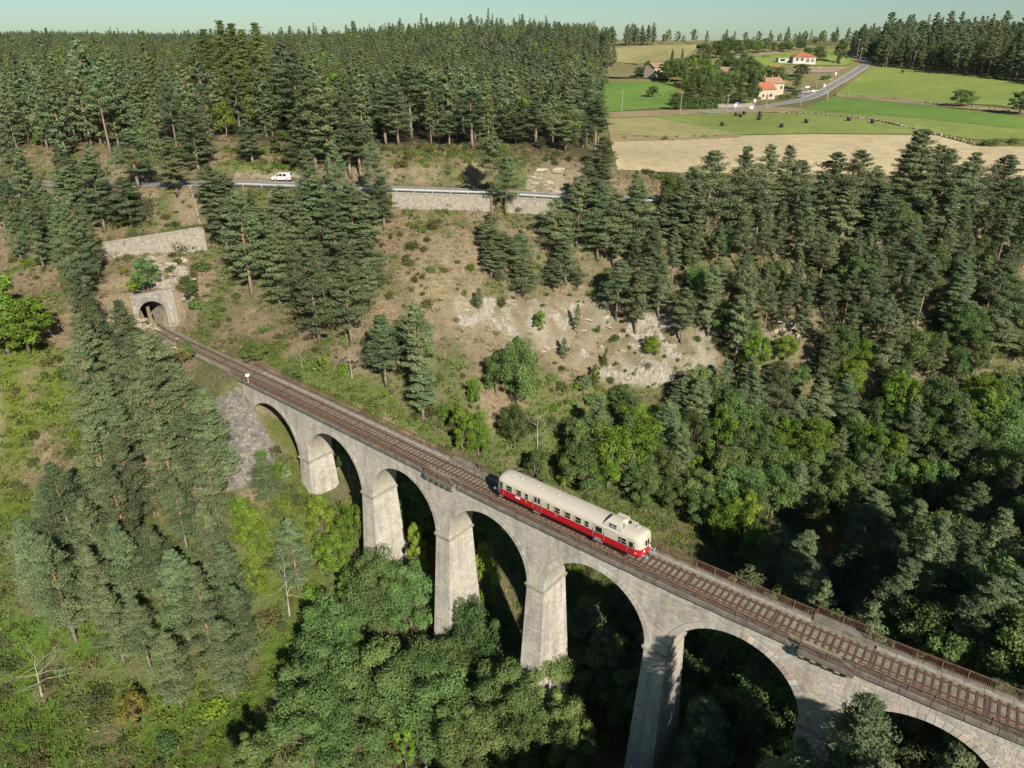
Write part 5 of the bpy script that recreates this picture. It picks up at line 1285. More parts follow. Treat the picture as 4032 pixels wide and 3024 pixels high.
batch(5, [('bright', A_GORGE, 280, 1000, 220, 1410, 250), ('leaf', A_GORGE, 1490, 480, 1480, 790, 220), ('leaf', A_GORGE, 1560, 1080, 1580, 1430, 340), ('leaf', A_GORGE, 1950, 1060, 1890, 1340, 170), ('leaf', A_GORGE, 1150, 1200, 1150, 1500, 220), ('leaf', A_GORGE, 1030, 1330, 1000, 1680, 260), ('leaf', A_GORGE, 1990, 1200, 1960, 1470, 200), ('leaf', A_GORGE, 600, 1250, 600, 1560, 260), ('leaf', A_GORGE, 820, 1260, 820, 1560, 260), ('bright', A_GORGE, 60, 1280, 60, 1480, 130), ('leaf', A_GORGE, 1330, 1290, 1330, 1600, 260),
 ('pine', A_RIGHT, 330, 40, 330, 740, 200), ('pine', A_RIGHT, 560, 690, 600, 1160, 220), ('pine', A_RIGHT, 150, 60, 160, 520, 190), ('pine', A_RIGHT, 850, 780, 840, 1170, 210), ('pine', A_RIGHT, 1040, 760, 1010, 1100, 190), ('pine', A_RIGHT, 940, 520, 900, 840, 160), ('pine', A_RIGHT, 1330, 340, 1290, 810, 190), ('bare', A_RIGHT, 960, 120, 910, 395, 190), ('pine', A_RIGHT, 1150, 60, 1150, 490, 200), ('pine', A_RIGHT, 1780, 40, 1700, 530, 240), ('bare', A_RIGHT, 2090, 400, 1985, 715, 190), ('pine', A_RIGHT, 2030, 40, 2000, 430, 220), ('pine', A_RIGHT, 30, 780, 70, 1190, 210), ('pine', A_RIGHT, 380, 740, 410, 1180, 210), ('pine', A_RIGHT, 700, 900, 720, 1180, 190), ('dead', A_GORGE, 1480, 820, 1480, 1010, 170), ('dead', A_GORGE, 1700, 850, 1700, 1020, 170), ('dead', A_GORGE, 1860, 1100, 1860, 1340, 120), ('dead', A_GORGE, 2140, 650, 2140, 850, 150), ('dead', A_GORGE, 1240, 760, 1220, 870, 80)])
def tree_top(kind, area, tx, ty, hgt, w=None, near=True, ymin=30., variant=None):
    """a tree whose top was read off the picture and whose foot is hidden: slide along the sight line until the ground is hgt below"""
    d = ray(tx, ty); T = np.arange(ymin, 600, .25); P = d[None] * T[:, None]; z = P[:, 2] + CAM_H; g = ground(P[:, 0], P[:, 1]); b = np.nonzero(z - g <= hgt)[0]
    p = P[b[0]] if len(b) else P[-1]
    sp = math.dist((0, 0, CAM_H), (p[0], p[1], z[b[0]] if len(b) else 0)) / FPX
    L, h0, w0 = {'pine': (PNEAR if near else PINES, 16, 5.6), 'bare': (PBARE, 16, 5.2), 'leaf': (BNEAR if near else BROAD, 13, 9.5), 'bright': (BBRIGHT, 13, 8.5), 'yellow': (BYEL, 8, 5.8), 'dead': (DEAD, 9, 4), 'spruce': (SPRUCE, 20, 6.2)}[kind]
    wide = 1.0 if not w else float(np.clip(w * sp / (w0 * hgt / h0), .5, 2.2))
    return put(L[variant] if variant is not None else random.choice(L), h0, p[0], p[1], hgt, wide, {'pine': 'pine_tree', 'bare': 'pine_tree', 'spruce': 'spruce_tree', 'leaf': 'broadleaf_tree', 'bright': 'broadleaf_tree', 'yellow': 'yellowing_tree', 'dead': 'dead_tree'}[kind], kind, area)
def tree_world(kind, area, tx, ty, Y, variant, wide):
    t = at_y(tx, ty, Y); put(PNEAR[variant], 16, t[0], t[1], t[2] - g1(t[0], t[1]), wide, 'pine_tree', kind, area)
for r in ((814, 1205, 14, 120), (878, 1225, 14, 115), (715, 1308, 13, 130), (1020, 1306, 17, 130), (965, 1385, 14, 120), (690, 1395, 17, 190), (800, 1400, 17, 170), (890, 1405, 16, 150), (650, 1500, 14, 130), (960, 1460, 15, 140), (1090, 1440, 16, 150), (1180, 1425, 16, 130), (1130, 1500, 14, 150), (1020, 1530, 13, 150), (760, 1520, 13, 160), (530, 1612, 12, 110), (1240, 1520, 14, 120)): tree_top('leaf', A_FRONT, *r)
tree_top('bright', A_FRONT, 868, 1565, 9, 60); tree_top('dead', A_FRONT, 917, 1568, 11, 40); tree_top('bright', A_FRONT, 1045, 1175, 16, 34); tree_top('bright', A_GORGE, 1275, 1285, 15, 70, ymin=75); tree_top('leaf', A_GORGE, 1215, 1330, 12, 60, ymin=75); tree_top('bright', A_FRONT, 900, 1130, 12, 36)
tree_top('pine', A_FRONT, 1531, 1508, 19, 120); tree_world('pine', A_FRONT, 1880, 1503, 38.5, 0, .95); tree_world('pine', A_FRONT, 1735, 1598, 41., 0, 1.0); tree_top('pine', A_FRONT, 1490, 1640, 12, 100)
for r in ((1751, 1146, 17, 80), (1768, 1219, 15, 95), (1861, 1139, 18, 90), (1895, 1223, 14, 60), (1975, 1212, 18, 110), (2041, 1112, 22, 95), (2095, 1126, 17, 110), (2158, 1246, 17, 110), (2205, 1228, 16, 110), (1945, 1150, 17, 90), (2110, 1200, 15, 110), (1820, 1180, 13, 80), (1690, 1130, 14, 80), (2180, 1100, 18, 90), (1990, 1080, 16, 90), (1900, 1060, 15, 90), (2120, 1040, 16, 90)): tree_top('pine', A_RAIL, *r, ymin=48)
batch(3, [('bright', A_GROVE, 60, 60, 60, 640, 330), ('bright', A_GROVE, 180, 250, 190, 620, 300), ('leaf', A_LEFT, 950, 5, 960, 230, 175), ('bright', A_LEFT, 870, 150, 870, 250, 70), ('leaf', A_LEFT, 1250, 170, 1250, 290, 110), ('bright', A_GROVE, 830, 500, 830, 640, 80), ('yellow', A_LEFT, 810, 70, 810, 140, 60), ('yellow', A_LEFT, 1250, 90, 1250, 150, 60), ('yellow', A_LEFT, 1190, 560, 1200, 720, 110), ('leaf', A_LEFT, 1180, 540, 1230, 690, 80), ('pine', A_GROVE, 910, 520, 900, 800, 200, 1), ('dead', A_GROVE, 560, 470, 540, 520, 90), ('leaf', A_MID, 1640, 560, 1640, 680, 170), ('leaf', A_MID, 1900, 730, 1900, 830, 180), ('dead', A_MID, 1930, 580, 1960, 720, 120), ('bright', A_MID, 2120, 640, 2100, 760, 90)])
for k, r in (('bright', (545, 1125, 10, 62)), ('bright', (520, 1075, 9, 55)), ('bright', (690, 1075, 9, 70)), ('bright', (755, 1085, 10, 60)), ('bright', (720, 1150, 9, 70)), ('bright', (545, 1210, 9, 60)), ('pine', (563, 985, 9, 60)), ('pine', (620, 1120, 14, 75)), ('dead', (607, 1222, 10, 60)), ('yellow', (280, 1505, 6, 70)), ('dead', (62, 1430, 7, 60)), ('dead', (10, 1145, 9, 70)), ('bright', (745, 1230, 9, 50))): tree_top(k, A_GROVE if k != 'bright' else 'by the first piers of the viaduct', *r)
def scatter(area, poly, spacing, kinds, hr, near=False, tries=900, cap=999, world_poly=False, wr=(.85, 1.2)):
    poly = np.array(poly, float); lo, hi = poly.min(0), poly.max(0); n = 0
    for _ in range(tries):
        q = lo + (hi - lo) * RNG.random(2)
        if not in_poly(q[None], poly)[0]: continue
        p = np.array([q[0], q[1], g1(q[0], q[1])]) if world_poly else hit(*q)
        dr, _z = seg_dist(np.array([p[0]]), np.array([p[1]]), ROAD); s, c = to_track(p[0], p[1])
        if dr[0] < 5.5 or (abs(c) < 4.5 and s > -100) or (p[0] > 24 and p[1] > 187 and area not in (A_RIDGE, A_HAM)) or not free(p[0], p[1], spacing - 1.3): continue
        k = kinds[int(RNG.integers(len(kinds)))]; h = hr[0] + (hr[1] - hr[0]) * RNG.random()
        L, h0 = {'pine': (PNEAR if near else PINES, 16), 'bare': (PBARE, 16), 'leaf': (BNEAR if near else BROAD, 13), 'bright': (BBRIGHT, 13), 'spruce': (SPRUCE, 20), 'dead': (DEAD, 9)}[k]
        put(L[int(RNG.integers(len(L)))], h0, p[0], p[1], h * (.75 if k in ('leaf', 'bright', 'dead') else 1), wr[0] + (wr[1] - wr[0]) * RNG.random(), {'pine': 'pine_tree', 'bare': 'pine_tree', 'spruce': 'spruce_tree', 'leaf': 'broadleaf_tree', 'bright': 'broadleaf_tree', 'dead': 'dead_tree'}[k], k, area); n += 1
        if n >= cap: break
for tx, ty, bx, by, w in ((690, 530, 690, 735, 80), (745, 560, 760, 742, 75), (600, 505, 605, 662, 75), (540, 410, 545, 640, 80), (800, 500, 805, 612, 65), (650, 440, 660, 600, 70), (720, 430, 730, 600, 75), (850, 690, 862, 800, 70), (912, 650, 905, 890, 75), (815, 680, 832, 830, 70), (1330, 560, 1330, 690, 65), (1290, 430, 1290, 560, 65), (1372, 590, 1372, 720, 65), (1420, 560, 1420, 680, 65), (1462, 620, 1470, 742, 65), (1060, 520, 1060, 600, 60), (1215, 500, 1220, 610, 60)): tree_px('pine', A_MID if tx < 1000 else A_RIGHT, tx, ty, bx, by, w)
scatter('in the shade behind the left piers', [(-40, 105), (-25, 99), (-12, 91), (-4, 98), (-18, 110), (-34, 113)], 3.4, ['leaf', 'bright'], (7, 12), False, 300, 16, True)
scatter(A_GROVE, [(120, 600), (190, 600), (250, 740), (300, 800), (390, 880), (440, 960), (500, 1080), (540, 1200), (550, 1380), (535, 1540), (420, 1560), (270, 1440), (140, 1380), (30, 1340), (15, 1270), (110, 1190), (235, 1090), (225, 860)], 4.0, ['pine'], (13, 21), True, 1500, 62, wr=(.85, 1.2))
scatter(A_LEFT, [(0, 430), (190, 440), (330, 480), (205, 500), (205, 560), (250, 620), (200, 640), (100, 590), (0, 560)], 4.2, ['pine'], (11, 16), False, 500, 26)
scatter(A_MID, [(440, 440), (500, 450), (640, 450), (840, 440), (850, 490), (810, 620), (800, 740), (720, 720), (640, 690), (590, 680), (570, 600), (500, 580)], 4.6, ['pine'], (10, 15), False, 600, 18)
scatter(A_WOOD, [(0, 300), (110, 318), (250, 345), (450, 335), (480, 290), (620, 300), (650, 380), (800, 380), (800, 325), (830, 305), (1000, 310), (1290, 325), (1290, 240), (1180, 200), (640, 200), (0, 180)], 5.0, ['pine', 'pine', 'pine', 'pine', 'bare', 'spruce'], (12, 19), False, 900, 14)
scatter(A_RIGHT, [(1340, 470), (1500, 475), (1900, 475), (2212, 490), (2212, 760), (2050, 720), (1900, 780), (1700, 760), (1580, 780), (1500, 650), (1400, 640), (1330, 560)], 3.5, ['pine', 'pine', 'pine', 'bare', 'leaf'], (10, 16), False, 1500, 78)
scatter(A_GORGE, [(1240, 1000), (1450, 930), (1560, 840), (1700, 930), (1850, 960), (2000, 880), (2212, 880), (2212, 1130), (1900, 1150), (1500, 1130), (1420, 1100), (1250, 1060)], 3.6, ['leaf', 'leaf', 'leaf', 'bright', 'pine'], (10, 17), False, 1800, 105)
scatter(A_GORGE, [(10, 92), (60, 92), (110, 108), (125, 60), (75, 42), (52, 52), (30, 66)], 3.9, ['leaf', 'pine', 'leaf'], (13, 19), False, 900, 60, True)
scatter(A_FRONT, [(-14, 78), (-2, 80), (8, 72), (26, 44), (36, 32), (20, 20), (-10, 40)], 4.6, ['leaf', 'leaf', 'pine'], (11, 15), True, 400, 22, True)
scatter(A_BELOW, [(1250, 1010), (1330, 960), (1560, 1000), (1640, 1240), (1500, 1150), (1400, 1100), (1250, 1080)], 3.3, ['leaf', 'leaf', 'bright'], (10, 16), False, 700, 30)
scatter(A_GORGE, [(5, 78), (30, 64), (52, 50), (72, 60), (50, 84), (25, 92)], 3.6, ['leaf', 'pine', 'leaf'], (12, 18), False, 700, 40, True)
scatter(A_RIGHT, [(1560, 700), (1750, 740), (2212, 690), (2212, 880), (1950, 890), (1650, 860)], 3.6, ['leaf', 'pine', 'bright', 'leaf'], (8, 14), False, 900, 48)
scatter(A_OUT, [(1000, 640), (1300, 620), (1560, 720), (1540, 820), (1300, 830), (1080, 760)], 6, ['leaf', 'bright', 'pine'], (3, 7), False, 200, 11)
# trees standing off to the right of the frame whose shade falls on the piers
for (x, y, h) in ((33, 36, 20), (37, 32, 22), (43, 27, 23), (30, 30, 21), (48, 22, 22), (26, 34, 20), (38, 25, 22)): put(random.choice(PNEAR), 16, x, y, h, 1.1, 'pine_tree', 'pine', A_FRONT)
# hamlet
scatter(A_HAM, [(1480, 215), (1640, 214), (1650, 190), (1600, 152), (1500, 150), (1440, 160), (1430, 172)], 5.5, ['leaf', 'leaf', 'spruce', 'bright'], (11, 17), False, 300, 30)
def z7(x, y): return 1371.5 + x * .248, 65.8 + y * .248
for kind, tx, ty, bx, by, w in (('leaf', 1250, 310, 1240, 490, 170), ('leaf', 1450, 290, 1440, 410, 130), ('pine', 1390, 370, 1400, 520, 150), ('leaf', 1010, 245, 1000, 400, 190), ('leaf', 690, 290, 690, 440, 90), ('leaf', 480, 215, 480, 380, 120), ('leaf', 610, 100, 600, 262, 150), ('leaf', 540, 190, 545, 330, 110), ('leaf', 700, 85, 700, 240, 120), ('leaf', 800, 62, 805, 225, 110), ('leaf', 880, 75, 880, 215, 110), ('leaf', 980, 75, 980, 205, 110), ('leaf', 1060, 85, 1060, 195, 90), ('leaf', 1130, 65, 1130, 190, 90), ('leaf', 1200, 95, 1200, 188, 80), ('leaf', 1280, 100, 1280, 185, 80), ('leaf', 1340, 100, 1340, 182, 60), ('leaf', 1440, 85, 1440, 172, 80), ('leaf', 1605, 130, 1600, 270, 90), ('spruce', 1775, 200, 1765, 292, 60), ('leaf', 1790, 60, 1780, 285, 110), ('leaf', 1520, 145, 1520, 215, 60), ('bright', 255, 265, 255, 432, 140), ('leaf', 360, 240, 365, 412, 120), ('leaf', 115, 260, 110, 402, 80), ('leaf', 35, 315, 40, 402, 70), ('leaf', 150, 480, 150, 582, 90), ('dead', 235, 480, 240, 572, 80), ('spruce', 490, 360, 480, 665, 120), ('spruce', 620, 400, 600, 665, 130), ('pine', 800, 410, 790, 640, 120), ('spruce', 900, 380, 900, 640, 110), ('leaf', 1040, 430, 1020, 640, 110), ('leaf', 870, 540, 870, 645, 120), ('leaf', 420, 540, 410, 660, 130), ('leaf', 1390, 525, 1390, 582, 60), ('leaf', 1280, 555, 1275, 605, 70), ('leaf', 1330, 570, 1330, 600, 50), ('leaf', 340, 540, 345, 690, 90), ('spruce', 730, 440, 720, 660, 110), ('leaf', 560, 330, 560, 480, 120), ('leaf', 800, 240, 800, 390, 130), ('leaf', 1640, 400, 1640, 430, 40), ('leaf', 1690, 395, 1690, 425, 40)): tree_px(kind, A_HAM, *z7(tx, ty), *z7(bx, by), w * .248 * 1.3)
for kind, tx, ty, bx, by, w in (('leaf', 1820, 578, 1800, 692, 165), ('leaf', 2195, 580, 2185, 742, 170), ('leaf', 1425, 453, 1424, 476, 20)): tree_px(kind, 'standing alone in the big pasture', *R(2)(tx, ty), *R(2)(bx, by), w / 3)
# ------------------------------------------------------------------ far woods: one mass
FARP = [pine(201, 16, 2.7, .10, 36, 44, .62), pine(202, 16, 2.3, .16, 34, 44, .62), pine(203, 16, 3.0, .12, 36, 44, .65), pine(204, 18, 2.9, .05, 44, 34, .65, 'spruce'), broad(205, 13, 3.8, .12, 18, 70, .7, 'leaf'), pine(206, 16, 2.6, .3, 30, 44, .62), broad(207, 11, 3.4, .1, 16, 60, .7, 'leafbright')]
def hidden_collection(name, meshes):
    c = bpy.data.collections.new(name)
    for k, ms in enumerate(meshes):
        if isinstance(ms, tuple):      # trunk and crown into one mesh
            bm = bmesh.new()
            for j, me in enumerate(ms):
                n0 = len(bm.faces); bm.from_mesh(me); bm.faces.ensure_lookup_table()
                for f in bm.faces[n0:]: f.material_index = j
            me = bpy.data.meshes.new(name); bm.to_mesh(me); bm.free()
            for j in ms: me.materials.append(j.materials[0])
        else: me = ms
        c.objects.link(bpy.data.objects.new('%s_%02d' % (name, k), me))
    return c
def instances(name, pts, rot, scl, idx, coll, label, cat):
    me = bpy.data.meshes.new(name); me.vertices.add(len(pts)); me.vertices.foreach_set('co', np.asarray(pts, np.float32).ravel())
    for nm, typ, arr in (('rz', 'FLOAT', rot), ('sc', 'FLOAT', scl), ('ix', 'INT', idx)):
        a = me.attributes.new(nm, typ, 'POINT'); a.data.foreach_set('value', np.asarray(arr, np.int32 if typ == 'INT' else np.float32))
    o = link(bpy.data.objects.new(name, me)); prop(o, label, cat, None, 'stuff')
    ng = bpy.data.node_groups.new(name, 'GeometryNodeTree'); ng.interface.new_socket('Geometry', in_out='INPUT', socket_type='NodeSocketGeometry'); ng.interface.new_socket('Geometry', in_out='OUTPUT', socket_type='NodeSocketGeometry')
    N = ng.nodes; gi = N.new('NodeGroupInput'); go = N.new('NodeGroupOutput'); ip = N.new('GeometryNodeInstanceOnPoints'); ci = N.new('GeometryNodeCollectionInfo'); ci.inputs[0].default_value = coll; ci.inputs[1].default_value = True; ci.inputs[2].default_value = True
    ip.inputs['Pick Instance'].default_value = True
    def named(nm, typ):
        q = N.new('GeometryNodeInputNamedAttribute'); q.data_type = typ; q.inputs[0].default_value = nm; return [s for s in q.outputs if s.enabled][0]
    cx = N.new('ShaderNodeCombineXYZ'); ng.links.new(named('rz', 'FLOAT'), cx.inputs[2])
    ng.links.new(gi.outputs[0], ip.inputs['Points']); ng.links.new(ci.outputs[0], ip.inputs['Instance']); ng.links.new(named('ix', 'INT'), ip.inputs['Instance Index']); ng.links.new(cx.outputs[0], ip.inputs['Rotation']); ng.links.new(named('sc', 'FLOAT'), ip.inputs['Scale']); ng.links.new(ip.outputs[0], go.inputs[0])
    md = o.modifiers.new('instances', 'NODES'); md.node_group = ng; return o
def jitter_grid(x0, x1, y0, y1, sp):
    X, Y = np.meshgrid(np.arange(x0, x1, sp), np.arange(y0, y1, sp)); X = X + RNG.uniform(-.45, .45, X.shape) * sp; Y = Y + RNG.uniform(-.45, .45, Y.shape) * sp; return X.ravel(), Y.ravel()
NOFOREST = [[(480, 300), (650, 300), (670, 400), (480, 400)], [(800, 318), (1100, 305), (1320, 320), (1320, 430), (790, 420)], [(650, 340), (800, 330), (800, 420), (650, 420)]]
def far_points():
    out = []
    for (x0, x1, y0, y1, sp) in ((-330, 60, 178, 460, 5.4), (-620, 130, 460, 800, 7.5), (-1500, 200, 800, 2200, 17)):
        X, Y = jitter_grid(x0, x1, y0, y1, sp); px = project(np.stack([X, Y, ground(X, Y)], 1))
        keep = (px[:, 0] > -90) & (px[:, 0] < 1290 + 28 * fbm(X, Y, 30, 3, 17) + 10 * RNG.normal(size=len(X)))
        keep &= ~((px[:, 0] > 1200) & (px[:, 1] > 140) & (px[:, 1] < 170))
        if y0 < 300:
            dr, _ = seg_dist(X, Y, ROAD); keep &= (dr > 9) & ~((X > 18) & (Y < 215))
            for q in NOFOREST: keep &= ~in_poly(px, np.array(q, float))
        out.append(np.stack([X[keep], Y[keep]], 1))
    P = np.concatenate(out)
    T = np.array([(a, b) for a, b, c in PLACED]); near = P[:, 1] < 330
    D = np.full(len(P), 99.)
    D[near] = np.sqrt(((P[near][:, None] - T[None]) ** 2).sum(2)).min(1)
    return P[D > 3.4]
def mk_forest(name, P, coll, label, sc=(.75, 1.2), mixw=(.28, .22, .22, .08, .04, .12, .04), seed=1, patch=False):
    r = np.random.default_rng(seed); n = len(P); z = ground(P[:, 0], P[:, 1]) - .2
    return instances(name, np.c_[P, z], r.random(n) * 6.28, (sc[0] + (sc[1] - sc[0]) * r.random(n)) * (1 + .22 * fbm(P[:, 0], P[:, 1], 70, 3, 8)) * np.where(r.random(n) < .05, 1.28, 1.), np.where(fbm(P[:, 0], P[:, 1], 60, 2, 91) > .42, np.where(r.random(n) < .45, 4, 6), np.where(fbm(P[:, 0], P[:, 1], 90, 2, 55) > .35, np.where(r.random(n) < .6, 3, 0), r.choice(7, n, p=mixw))) if patch else r.choice(7, n, p=mixw), coll, label, 'forest')
FC = hidden_collection('far_tree', FARP)
mk_forest('forest', far_points(), FC, 'dense dark conifer forest covering the hills to the skyline', (.5, 1.22), patch=True)
def poly_points(polys, sp, ymax=1500):
    X, Y = jitter_grid(-200, 900, 300, ymax, sp); px = project(np.stack([X, Y, ground(X, Y)], 1)); k = np.zeros(len(X), bool)
    for q in polys: k |= in_poly(px, np.array(q, float))
    return np.stack([X[k], Y[k]], 1)
mk_forest('forest', poly_points([[(1893, 146), (1893, 118), (1930, 108), (2250, 108), (2300, 190), (2212, 178), (2080, 160), (1960, 148)]], 6.0, 900), FC, 'dark pine wood on the ridge above the big pasture', (.9, 1.35), seed=2)
mk_forest('forest', poly_points([[(1285, 112), (1290, 100), (1330, 96), (1325, 104)], [(1345, 99.5), (1345, 97), (1425, 96), (1420, 98.5)], [(1210, 140), (1290, 138), (1330, 140), (1330, 147), (1220, 150)], [(1838, 124), (1845, 112), (1890, 112), (1892, 126)]], 5.0, 900), FC, 'small clumps of pines along the edge of the upland field', (.75, 1.1), (.4, .2, .2, 0, .2, 0, 0), seed=3)
mk_forest('forest', poly_points([[(1430, 96.6), (1430, 94), (1700, 94), (1700, 97)], [(1640, 97), (1860, 100), (1860, 94), (1640, 94)]], 12.0, 1900), FC, 'thin dark line of distant trees on the plateau horizon', (.5, .9), (.2, .1, .1, 0, .6, 0, 0), seed=4)
# ------------------------------------------------------------------ shrubs, undergrowth, rocks
CLEAR = [(A_MID, [(830, 450), (1010, 450), (1170, 450), (1180, 520), (1040, 590), (1000, 650), (1250, 600), (1330, 640), (980, 690), (900, 650), (830, 560)], 50, .9), (A_VAN, [(490, 330), (640, 320), (650, 360), (500, 360)], 10, 1.), (A_EDGE, [(820, 320), (1080, 320), (1280, 330), (1300, 400), (1230, 400), (1100, 370), (830, 395)], 34, 1.), (A_LEFT, [(230, 500), (440, 500), (560, 600), (560, 700), (480, 720), (390, 650), (290, 590), (240, 560)], 36, .9), (A_BELOW, [(520, 740), (620, 735), (820, 820), (960, 940), (1000, 930), (960, 870), (800, 810), (640, 720)], 30, 1.1), (A_RIGHT, [(1400, 640), (1500, 650), (1640, 640), (1900, 600), (2150, 600), (2150, 760), (1900, 830), (1650, 830), (1560, 760)], 34, 1.3), (A_BELOW, [(1060, 770), (1220, 770), (1330, 850), (1220, 960), (1100, 1000), (1060, 930), (1150, 880)], 30, 1.2), ('by the first piers of the viaduct', [(560, 960), (630, 950), (690, 1150), (680, 1330), (600, 1400), (560, 1300)], 24, 1.2), ('in the meadow at lower left', [(0, 1330), (240, 1350), (500, 1500), (520, 1600), (300, 1659), (0, 1659)], 40, 1.15), ('in the clearing left of the grove', [(0, 680), (120, 740), (190, 780), (200, 960), (60, 1060), (0, 1090)], 12, .9), ('beside the stubble field', [(1320, 292), (1470, 296), (1560, 294), (1560, 300), (1480, 304), (1330, 306)], 14, .8), ('beside the stubble field', [(1390, 372), (1470, 376), (1470, 392), (1400, 390)], 12, 1.2), ('beside the stubble field', [(2080, 306), (2212, 306), (2212, 316), (2100, 316)], 9, 1.2)]
for area, poly, n, sc in CLEAR:
    poly = np.array(poly, float); lo, hi = poly.min(0), poly.max(0); k = 0
    for _ in range(n * 8):
        q = lo + (hi - lo) * RNG.random(2)
        if k >= n: break
        if not in_poly(q[None], poly)[0]: continue
        p = hit(*q); dr, _z = seg_dist(np.array([p[0]]), np.array([p[1]]), ROAD); s, c = to_track(p[0], p[1])
        if dr[0] < 5 or (abs(c) < 3.4 and s > -100) or not free(p[0], p[1], .3): continue
        b = BUSH[int(RNG.choice(5, p=(.3, .25, .2, .15, .1)))]; put(b, 1.6, p[0], p[1], (.35 + 1.5 * RNG.random() ** 1.6) * sc, 1. + .7 * RNG.random(), 'shrub', 'shrub', area); k += 1
def brush():
    X, Y = jitter_grid(-110, 150, 62, 190, 2.1); px = project(np.stack([X, Y, ground(X, Y)], 1)); dr, _ = seg_dist(X, Y, ROAD); db, _ = seg_dist(X, Y, RIVER); s, c = to_track(X, Y)
    k = (px[:, 0] > -30) & (px[:, 0] < 2250) & (px[:, 1] < 1700) & (dr > 6) & (db > 5) & ~((np.abs(c) < 4.0) & (s > -100)) & ~((X > 22) & (Y > 187)) & (np.hypot(X - _APEX[0], Y - _APEX[1]) > 16)
    k &= fbm(X, Y, 11, 3, 131) + .35 * RNG.normal(size=len(X)) > .22
    P = np.stack([X, Y, ground(X, Y) - .1], 1)[k]; n = len(P); print('brush', n)
    instances('brush', P, RNG.random(n) * 6.28, .25 + .75 * RNG.random(n) ** 1.8, RNG.choice(5, n, p=(.34, .28, .16, .12, .10)), hidden_collection('brush_plant', BUSH), 'scattered low broom and bramble brush over the slopes', 'brush')
brush()
def tuftmesh(seed, n, r, h, size, mat, asp=.22):
    rng = np.random.default_rng(seed); P = np.c_[rng.normal(size=(n, 2)) * r * .5, np.abs(rng.normal(size=n)) * h * .4 + .04]; ax = np.c_[P[:, :2] / r * .7, np.full(n, 1.)]; V, _ = tufts(P, np.c_[P[:, :2] / r, np.full(n, .4)], size, asp, rng, 1.2, ax)
    return leafmesh('tuft', [(V, rng.random(n))], M[mat])
TC = hidden_collection('tuft', [tuftmesh(301, 46, .75, .35, .34, 'dry'), tuftmesh(302, 40, .9, .3, .36, 'dry'), tuftmesh(303, 50, .8, .5, .36, 'heath', .4), tuftmesh(304, 56, 1.0, .6, .38, 'heath', .45), tuftmesh(305, 50, .8, .6, .36, 'broom', .35)])
def under():
    X, Y = jitter_grid(-125, 165, 58, 192, .95); Zz = ground(X, Y); px = project(np.stack([X, Y, Zz], 1)); k = (px[:, 0] > -40) & (px[:, 0] < 2260) & (px[:, 1] < 1720)
    dr, _ = seg_dist(X, Y, ROAD); db, _ = seg_dist(X, Y, RIVER); s, c = to_track(X, Y)
    k &= (dr > 4.6) & (db > 4.2) & ~((np.abs(c) < 2.6) & (s > -100)) & ~((X > 24) & (Y > 188)) & ~((np.hypot(X - _APEX[0], Y - _APEX[1]) < 15.6) & (np.abs((np.arctan2(Y - _APEX[1], X - _APEX[0]) - math.atan2(-TW[1], -TW[0]) + .12 + math.pi) % (2 * math.pi) - math.pi) < 1.63))
    i = np.clip(np.searchsorted(GX, X), 0, len(GX) - 1); j = np.clip(np.searchsorted(GY, Y), 0, len(GY) - 1); C = GCOL.reshape(GZ.shape + (3,))[j, i]; rk = GROCK[j, i]
    gness = smooth01((C[:, 1] / C[:, 0] - .78) * 2.6)
    r = RNG.random(len(X)); k &= (RNG.random(len(X)) > .25 + .7 * (rk > .25))
    g = r < gness; idx = np.where(g, RNG.choice([2, 3, 4], len(X), p=[.45, .35, .2]), RNG.choice([0, 1, 4], len(X), p=[.5, .43, .07]))
    P = np.stack([X, Y, Zz - .05], 1)[k]; n = len(P); print('undergrowth', n)
    instances('undergrowth', P, RNG.random(n) * 6.28, .55 + .9 * RNG.random(n) ** 1.5, idx[k], TC, 'dry grass, bracken and low herbs covering the valley slopes', 'undergrowth')
under()
def rockmesh(seed):
    rng = np.random.default_rng(seed); bm = bmesh.new(); bmesh.ops.create_icosphere(bm, subdivisions=2, radius=1.)
    dirs = rng.normal(size=(9, 3)); dirs /= np.linalg.norm(dirs, axis=1)[:, None]; cut = .55 + .35 * rng.random(9)
    for v in bm.verts:
        p = np.array(v.co)
        for d, c in zip(dirs, cut):
            t = p @ d
            if t > c: p = p - d * (t - c)
        p = p * (1 + .06 * rng.normal()); v.co = Vector(p * np.array([1.25, .95, .8]))
    me = bpy.data.meshes.new('rock'); bm.to_mesh(me); bm.free(); me.materials.append(M['rock']); return me
M['ledge'] = attr_mat('ledge_rock', var=.3, scale=1.4, rough=.95, bump=.6, bscale=5, bdist=.12)
